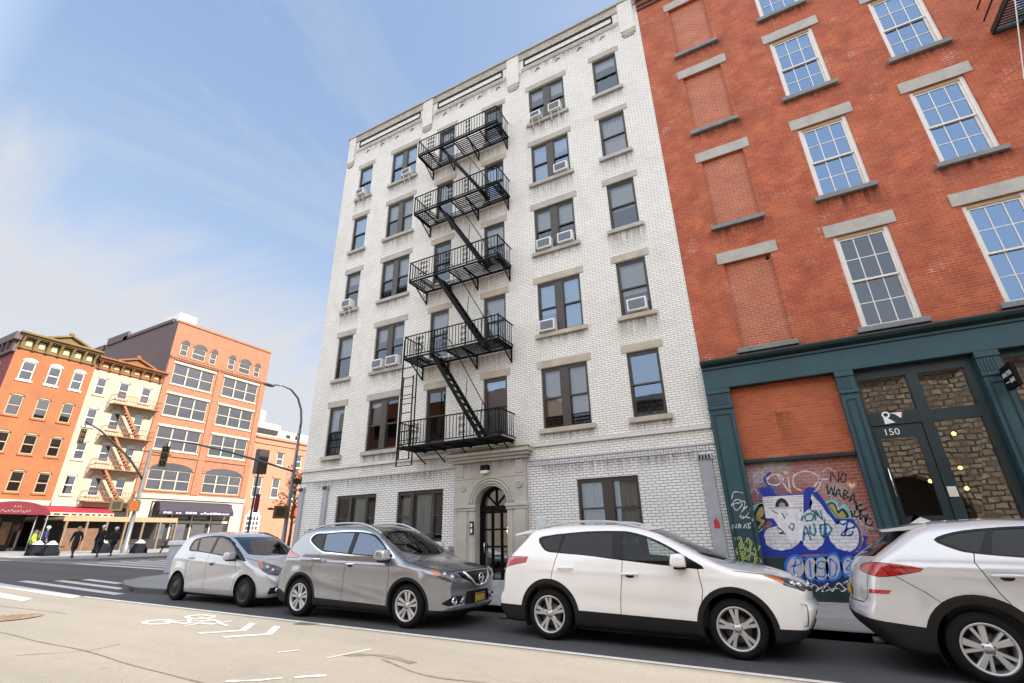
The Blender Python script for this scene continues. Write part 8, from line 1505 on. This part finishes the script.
m = MB(); m.hexa([(-28.03, 21.7, 8.05), (-27.97, 21.7, 8.05), (-27.97, 21.75, 8.0), (-28.03, 21.75, 8.0), (-28.03, 22.0, 8.6), (-27.97, 22.0, 8.6), (-27.97, 22.0, 8.5), (-28.03, 22.0, 8.5)]); m.build('stay', M_pole, lp)
signal_head(lp, (-28, 13.95, 5.8), 3, (.85, -.5)); walk_signal(lp, (-27.75, 21.9, 3.28), (1, -.55))
m = MB(); m.box(-27.9, -27.85, 22.05, 22.7, 5.05, 5.4); m.build('street_sign', pm('dark_sign', (.03, .04, .03), .5), lp)
sp2 = thing('signal_post', 'grey signal post with curved arm standing by the dark bollards', 'traffic signal', (-43, 20.4, .86))
m = MB(); m.lathe([(.24, 0), (.24, .6), (.16, .75), (.14, 3), (.11, 7.6)], (-43, 20.35, .86), 'z', 12); m.build('pole', M_pole, sp2)
m = MB(); m.tube([(-43, 20.3, 6.2), (-43, 19.9, 6.7), (-43, 19.0, 7.7), (-43, 17.8, 8.6), (-43, 16.7, 9.4), (-43, 15.7, 9.85)], [.09, .085, .08, .07, .06, .05], 8); m.tube([(-43, 15.75, 9.8), (-43, 15.75, 9.4)], .03, 6); m.tube([(-43, 18.9, 8.3), (-43, 20.35, 8.35), (-43, 21.9, 8.25)], .045, 6); m.build('signal_arm', M_darkpole, sp2)
signal_head(sp2, (-43, 15.75, 8.8), 3, (.9, -.2)); walk_signal(sp2, (-42.75, 19.5, 4.25), (.9, -.3))
sp3 = thing('sign_post', 'slim dark post with big dark panel seen from behind and small red sign', 'sign', (-33, 22.9, .66))
m = MB(); m.lathe([(.12, 0), (.08, .3), (.065, 5.8)], (-33, 22.95, .66), 'z', 10); m.build('pole', M_darkpole, sp3)
m = MB(); m.bbox(-33.25, -32.75, 22.62, 23.42, 6.15, 7.9, .04); m.build('signal_box', M_darkpole, sp3)
m = MB(); m.bbox(-32.92, -32.88, 23.0, 23.36, 3.5, 4.75, .01); m.build('sign_plate', pm('maroon_sign', (.16, .03, .06), .6), sp3)
for i, (bx_, by_, lab) in enumerate(((-43.6, 15.5, 'dark pyramid bollard with white cap, leftmost by the walking people'), (-42.3, 15.75, 'dark pyramid bollard with white cap just left of the woman in the long coat'), (-44.4, 19.5, 'dark pyramid bollard with white cap right of the walkers, before the shed'), (-41.6, 20.6, 'dark pyramid bollard with white cap at the foot of the signal post'))):
    b = thing('bollard', lab, 'bollard', (bx_, by_, gz(bx_)+.14), 'dark pyramid bollards on the far pavement'); z = gz(bx_)+.14
    def fr(h0, h1, z0, z1, mi): return [(bx_-h0, by_-h0, z0), (bx_+h0, by_-h0, z0), (bx_+h0, by_+h0, z0), (bx_-h0, by_+h0, z0), (bx_-h1, by_-h1, z1), (bx_+h1, by_-h1, z1), (bx_+h1, by_+h1, z1), (bx_-h1, by_+h1, z1)]
    m = MB(); m.hexa(fr(.42, .38, z, z+.15, 0)); m.hexa(fr(.42, .22, z+.15, z+.68, 0)); m.build('base', pm('dark_granite', (.016, .018, .022), .95, var=.2, spec=.05), b)
    m = MB(); m.hexa(fr(.24, .07, z+.68, z+.9, 0)); m.build('cap', pm('white_cap', (.75, .74, .72), .6), b)
cb = thing('street_cabinet', 'pale grey box on the corner pavement behind the small hatchback', 'cabinet', (-20.3, 11.7, .53)); z = gz(-20.3)+.13
m = MB(); m.bbox(-20.75, -19.75, 11.3, 12.2, z, z+.95, .03); m.build('cabinet_body', pm('pale_grey_plastic', (.36, .40, .45), .5, var=.1), cb); m = MB(); m.bbox(-20.8, -19.7, 11.25, 12.25, z+.95, z+1.12, .03); m.build('lid', pm('white_lid', (.62, .64, .66), .5, var=.15, scale=8), cb)
for i, (bx_, by_) in enumerate(((-40.5, 22.6), (-42.2, 26.0), (-41.5, 29))):
    b = thing('bench', ['dark timber picnic bench nearest the signal post', 'dark timber picnic bench in the middle of the square', 'dark timber picnic bench before the black awning'][i], 'bench', (bx_, by_, gz(bx_)+.14), 'picnic benches on the square'); z = gz(bx_)+.14
    m = MB(); m.bbox(bx_-.4, bx_+.4, by_-.9, by_+.9, z+.72, z+.78, .01); m.build('tabletop', M_dark, b)
    for s_ in (-.75, .75): m = MB(); m.bbox(bx_+s_-.14, bx_+s_+.14, by_-.9, by_+.9, z+.42, z+.47, .01); m.build('seat', M_dark, b)
    for u in (-.7, .7):
        m = MB(); m.bar((bx_-.75, by_+u, z), (bx_-.2, by_+u, z+.72), .07); m.bar((bx_+.75, by_+u, z), (bx_+.2, by_+u, z+.72), .07); m.bar((bx_-.75, by_+u, z+.40), (bx_+.75, by_+u, z+.40), .07); m.build('leg', M_dark, b)

# red leaved tree by the lamp
tt = thing('tree', 'slim tree with sparse red leaves behind the street lamp', 'tree', (-32.0, 25.6, .64)); rt = random.Random(11)
m = MB(); m.tube([(-32, 25.6, .6), (-31.97, 25.63, 2.2), (-32.02, 25.6, 4.0), (-31.95, 25.55, 6.0)], [.13, .10, .07, .03], 8); tips = []
for i in range(18):
    z = 2.6+i*.22; a = i*2.4; l_ = 1.5*(1-(z-2.6)/6.5)*rt.uniform(.7, 1.1); e = Vector((-32+l_*math.cos(a), 25.6+l_*math.sin(a), z+l_*.75)); s_ = Vector((-32, 25.6, z)); m.tube([s_, s_.lerp(e, .5)+Vector((0, 0, .08)), e], [.045, .03, .01], 5); tips += [s_.lerp(e, t) for t in (.45, .65, .8, .95, 1.0)]
m.build('trunk', pm('tree_bark', (.12, .09, .07), .9, var=.3, scale=6), tt)
m = MB()
for q in tips:
    for k in range(11):
        c = q+Vector((rt.gauss(0, .2), rt.gauss(0, .2), rt.gauss(0, .18))); u = Vector((rt.gauss(0, 1), rt.gauss(0, 1), rt.gauss(0, 1))).normalized(); v = u.orthogonal().normalized(); s_ = rt.uniform(.04, .085); m.quad(c-u*s_, c+v*s_*.7, c+u*s_, c-v*s_*.7, rt.choice((0, 0, 1, 1, 2)))
m.build('crown', [pm('red_leaf', (.30, .035, .02), .6, var=.3), pm('orange_leaf', (.42, .09, .03), .6, var=.3), pm('pale_leaf', (.5, .22, .12), .6, var=.3)], tt, recalc=False)

# ------------------------------------------------------------------ people crossing on the far pavement
def skin_mesh(chains, sub=1):
    """chains: list of [(point, radius), ...]; returns one grown surface per chain set, joined at shared points"""
    vs = []; rs = []; es = []; key = {}
    for ch_ in chains:
        prev = None
        for p_, r_ in ch_:
            k = tuple(round(c, 4) for c in p_)
            if k not in key: key[k] = len(vs); vs.append(p_); rs.append(r_)
            if prev is not None and prev != key[k]: es.append((prev, key[k]))
            prev = key[k]
    me = bpy.data.meshes.new('figure'); me.from_pydata(vs, es, []); o = bpy.data.objects.new('figure', me); C.objects.link(o)
    sm_ = o.modifiers.new('skin', 'SKIN'); me.update()
    if not me.skin_vertices: me.skin_vertices.new() if hasattr(me.skin_vertices, 'new') else None
    for i, d in enumerate(me.skin_vertices[0].data): d.radius = (rs[i], rs[i]); d.use_root = (i == 0)
    sm_.use_smooth_shade = True; ss = o.modifiers.new('sub', 'SUBSURF'); ss.levels = sub; ss.render_levels = sub
    bpy.context.view_layer.update(); dg = bpy.context.evaluated_depsgraph_get(); ev = o.evaluated_get(dg); m2 = ev.to_mesh()
    V = [v.co[:] for v in m2.vertices]; F = [tuple(p_.vertices) for p_ in m2.polygons]
    bpy.data.objects.remove(o); return V, F
def person(x, y, heading, label, coat, trousers, hair, long_coat=.55, stride=.35, arm=.25, hat=None, H=1.7):
    root = thing('person', label, 'person', (x, y, gz(x)+.14)); s = H/1.7; st = stride
    hip = (0, 0, .92); 
    def P(a, b, c): return (a*s, b*s, c*s)
    J = lambda f, sd, z: P(f, sd, z)
    chains = [[(J(0, 0, .93), .13), (J(0, 0, 1.10), .125), (J(.01, 0, 1.28), .135), (J(.02, 0, 1.42), .10), (J(.03, 0, 1.49), .052), (J(.04, 0, 1.55), .06), (J(.05, 0, 1.62), .088), (J(.045, 0, 1.69), .07)]]
    for sd, k in ((-1, 1), (1, -1)):
        f = st*k
        chains.append([(J(0, 0, .93), .13), (J(.02, sd*.09, .86), .095), (J(.10+f*.42, sd*.10, .49), .062), (J(f*.95-(.12 if k < 0 else 0), sd*.10, .10), .043), (J(f*.95-(.14 if k < 0 else -.02), sd*.10, .045), .045), (J(f*.95+.13, sd*.11, .035), .035)])
        chains.append([(J(.02, 0, 1.42), .10), (J(.01, sd*.17, 1.39), .062), (J(-.03-f*.25*arm/.25, sd*.22, 1.12), .045), (J(.10-f*.45*arm/.25, sd*.21, .90), .033), (J(.13-f*.5*arm/.25, sd*.205, .82), .036)])
    V, F = skin_mesh(chains)
    b = MB(); b.add(V, [f_ for f_ in F], 0, True)
    for i, f_ in enumerate(b.f):
        c = sum((Vector(b.v[q]) for q in f_), Vector())/len(f_); z = c.z/s; b.m[i] = 2 if z < .085 else (0 if (z > 1.50 or (z < .93 and abs(c.y) > .17*s)) else 1)
    # face: nose, eyes, mouth, ears on the head
    b.sphere(P(.145, 0, 1.615), .018*s, 6, 5, 0); b.sphere(P(.128, -.032, 1.64), .012*s, 6, 4, 2); b.sphere(P(.128, .032, 1.64), .012*s, 6, 4, 2); b.sphere(P(.125, 0, 1.568), .018*s, 6, 4, 3, (.5, 1.4, .4)); b.sphere(P(.04, -.088, 1.62), .022*s, 6, 5, 0, (.7, .4, 1.2)); b.sphere(P(.04, .088, 1.62), .022*s, 6, 5, 0, (.7, .4, 1.2))
    # hands: palm and separate fingers
    for sd, k in ((-1, 1), (1, -1)):
        h_ = Vector(J(.13-st*k*.5*arm/.25, sd*.205, .80))
        for q in range(4): b.tube([h_+Vector((-.026+.017*q, 0, 0))*s, h_+Vector((-.024+.018*q, -sd*.008, -.045-.006*(q in (1, 2))))*s, h_+Vector((-.018+.016*q, -sd*.03, -.075-.008*(q in (1, 2))))*s], .0085*s, 5, 0)
        b.tube([h_+Vector((.035, 0, .02))*s, h_+Vector((.058, -sd*.01, -.02))*s, h_+Vector((.055, -sd*.02, -.05))*s], .0095*s, 5, 0)
    def skinm(): return pm('skin', (.42, .25, .18), .55, var=.08)
    body = b.build('body', [skinm(), trousers, M_dark, pm('lips', (.3, .1, .09), .5)], None); body.parent = root
    cc = [[(J(.0, 0, .92), .165), (J(0, 0, 1.10), .15), (J(.01, 0, 1.28), .155), (J(.02, 0, 1.40), .12), (J(.03, 0, 1.47), .07)], [(J(.0, 0, .92), .165), (J(.01, 0, .92-long_coat*.5), .17+.03*long_coat), (J(.02, 0, .92-long_coat), .16+.06*long_coat)]]
    for sd, k in ((-1, 1), (1, -1)):
        f = st*k; cc.append([(J(.02, 0, 1.40), .12), (J(.01, sd*.17, 1.39), .078), (J(-.03-f*.25*arm/.25, sd*.22, 1.12), .06), (J(.09-f*.42*arm/.25, sd*.21, .92), .048)])
    V, F = skin_mesh(cc); q = MB(); q.add(V, F, 0, True); o = q.build('coat', coat, None); o.parent = root
    q = MB(); q.sphere(P(.025, 0, 1.655), .108*s, 12, 8, 0, (1.0, .92, .95)); q.sphere(P(-.05, 0, 1.57), .075*s, 10, 6, 0, (.6, 1.05, 1.3))
    if hat: q = MB(); q.sphere(P(.035, 0, 1.675), .118*s, 12, 8, 0, (1.05, .95, .9))
    o = q.build('hat' if hat else 'hair', hat or hair, None); o.parent = root
    root.rotation_euler = (0, 0, heading); return root
kB = pm('black_wool_coat', (.012, .013, .018), .85, var=.2, scale=10); kN = pm('navy_jacket', (.02, .03, .10), .7, var=.2); kG = pm('neon_green_jacket', (.28, .50, .03), .6, var=.15); kJ = pm('dark_trousers', (.02, .02, .028), .8, var=.2); hB = pm('fair_hair', (.42, .26, .12), .6, var=.2); hD = pm('brown_hair', (.06, .035, .02), .6); hW = pm('white_knit_hat', (.72, .7, .68), .9)
person(-37.2, 14.95, R(175), 'woman in long black coat with fair hair, first of the walkers from the left', kB, kJ, hB, .5, .38)
person(-37.0, 16.1, R(172), 'walker in black coat and white knit hat, in the middle of the group', kB, kJ, hD, .25, .34, hat=hW, H=1.76)
person(-38.2, 17.35, R(178), 'person in black jacket and white hat, last of the walkers on the right', kB, kJ, hD, .1, .2, hat=hW, H=1.68)
person(-46.0, 16.0, R(60), 'person in neon green jacket standing by the maroon canopy', kG, kN, hD, .05, .1, H=1.55)
person(-46.4, 16.75, R(80), 'person in navy jacket and pale hat beside the neon green jacket', kN, kJ, hB, .08, .1, hat=hW, H=1.78)

# ------------------------------------------------------------------ what the windows mirror: the stone approach wall behind the viewer
M_wallstone = brick('rusticated_stone', (.85, .70, .48), (.42, .34, .23), (.03, .026, .02), bw=.52, bh=.30, ms=.05, dirt=.4, dirtcol=(.10, .075, .05), dscale=2.4, bump=1.0, vary=.8, wav=.22, bdist=.14)
st_ = thing('stone_wall', 'long rusticated stone bridge wall across the street, mirrored in the windows', 'wall', (15, -7, 0))
m = MB(); wy = -8.2
hl = [(x_, x_+4.4, -1.5, 4.2) for x_ in (-4, 4.5, 13, 21.5)]
rect_hole_wall(m, [-9.5, 45], [-1.5, 10.2], hl, lambda u, z, d: (u, wy-d, z), 0)
for h in hl: reveals(m, h, lambda u, z, d: (u, wy-d, z), 1.2, 0)
m.quad((-9.5, wy, -1.5), (-9.5, wy-6, -1.5), (-9.5, wy-6, 10.2), (-9.5, wy, 10.2)); m.quad((-9.5, wy, 10.2), (45, wy, 10.2), (45, wy-6, 10.2), (-9.5, wy-6, 10.2)); m.quad((-9.5, wy-1.2, -1.5), (45, wy-1.2, -1.5), (45, wy-1.2, 6), (-9.5, wy-1.2, 6), 1)
m.build('wall', [M_wallstone, M_dark], st_, recalc=False)
for h in hl:
    c = MB(); um = (h[0]+h[1])/2; n = 12; arc = [(um+2.2*math.cos(math.pi*i/n), 2.0+2.2*math.sin(math.pi*i/n)) for i in range(n+1)]
    for q, r_ in zip(arc, arc[1:]): c.prism([q, r_, (r_[0], 4.2), (q[0], 4.2)], wy-1.1, wy-.02, 'y')
    c.build('arch', M_wallstone, st_)
c = MB(); c.bbox(-9.7, 45, wy-6.1, wy+.2, 10.2, 10.6, .05); c.build('coping', M_grey, st_)
ob = thing('brick_building', 'plain orange building down the street, seen only as a reflection in the lower windows', 'building', (-36, -22, .7))
m = MB(); hs = [(-48+i*3.0, -46.4+i*3.0, z, z+2) for i in range(8) for z in (3, 6.5, 10, 13.5)]
rect_hole_wall(m, [-50, -23], [.2, 17.5], hs, lambda u, z, d: (u, -20-d, z), 0)
m.quad((-23, -20, .2), (-23, -35, .2), (-23, -35, 17.5), (-23, -20, 17.5)); m.quad((-50, -20, 17.5), (-23, -20, 17.5), (-23, -35, 17.5), (-50, -35, 17.5)); m.quad((-50, -20.3, .2), (-23, -20.3, .2), (-23, -20.3, 17.4), (-50, -20.3, 17.4), 1)
m.box(-50.05, -22.95, -19.99, -19.9, .2, 6.2, 2); m.build('wall', [M_orange, M_dark, M_creamtrim], ob, recalc=False)
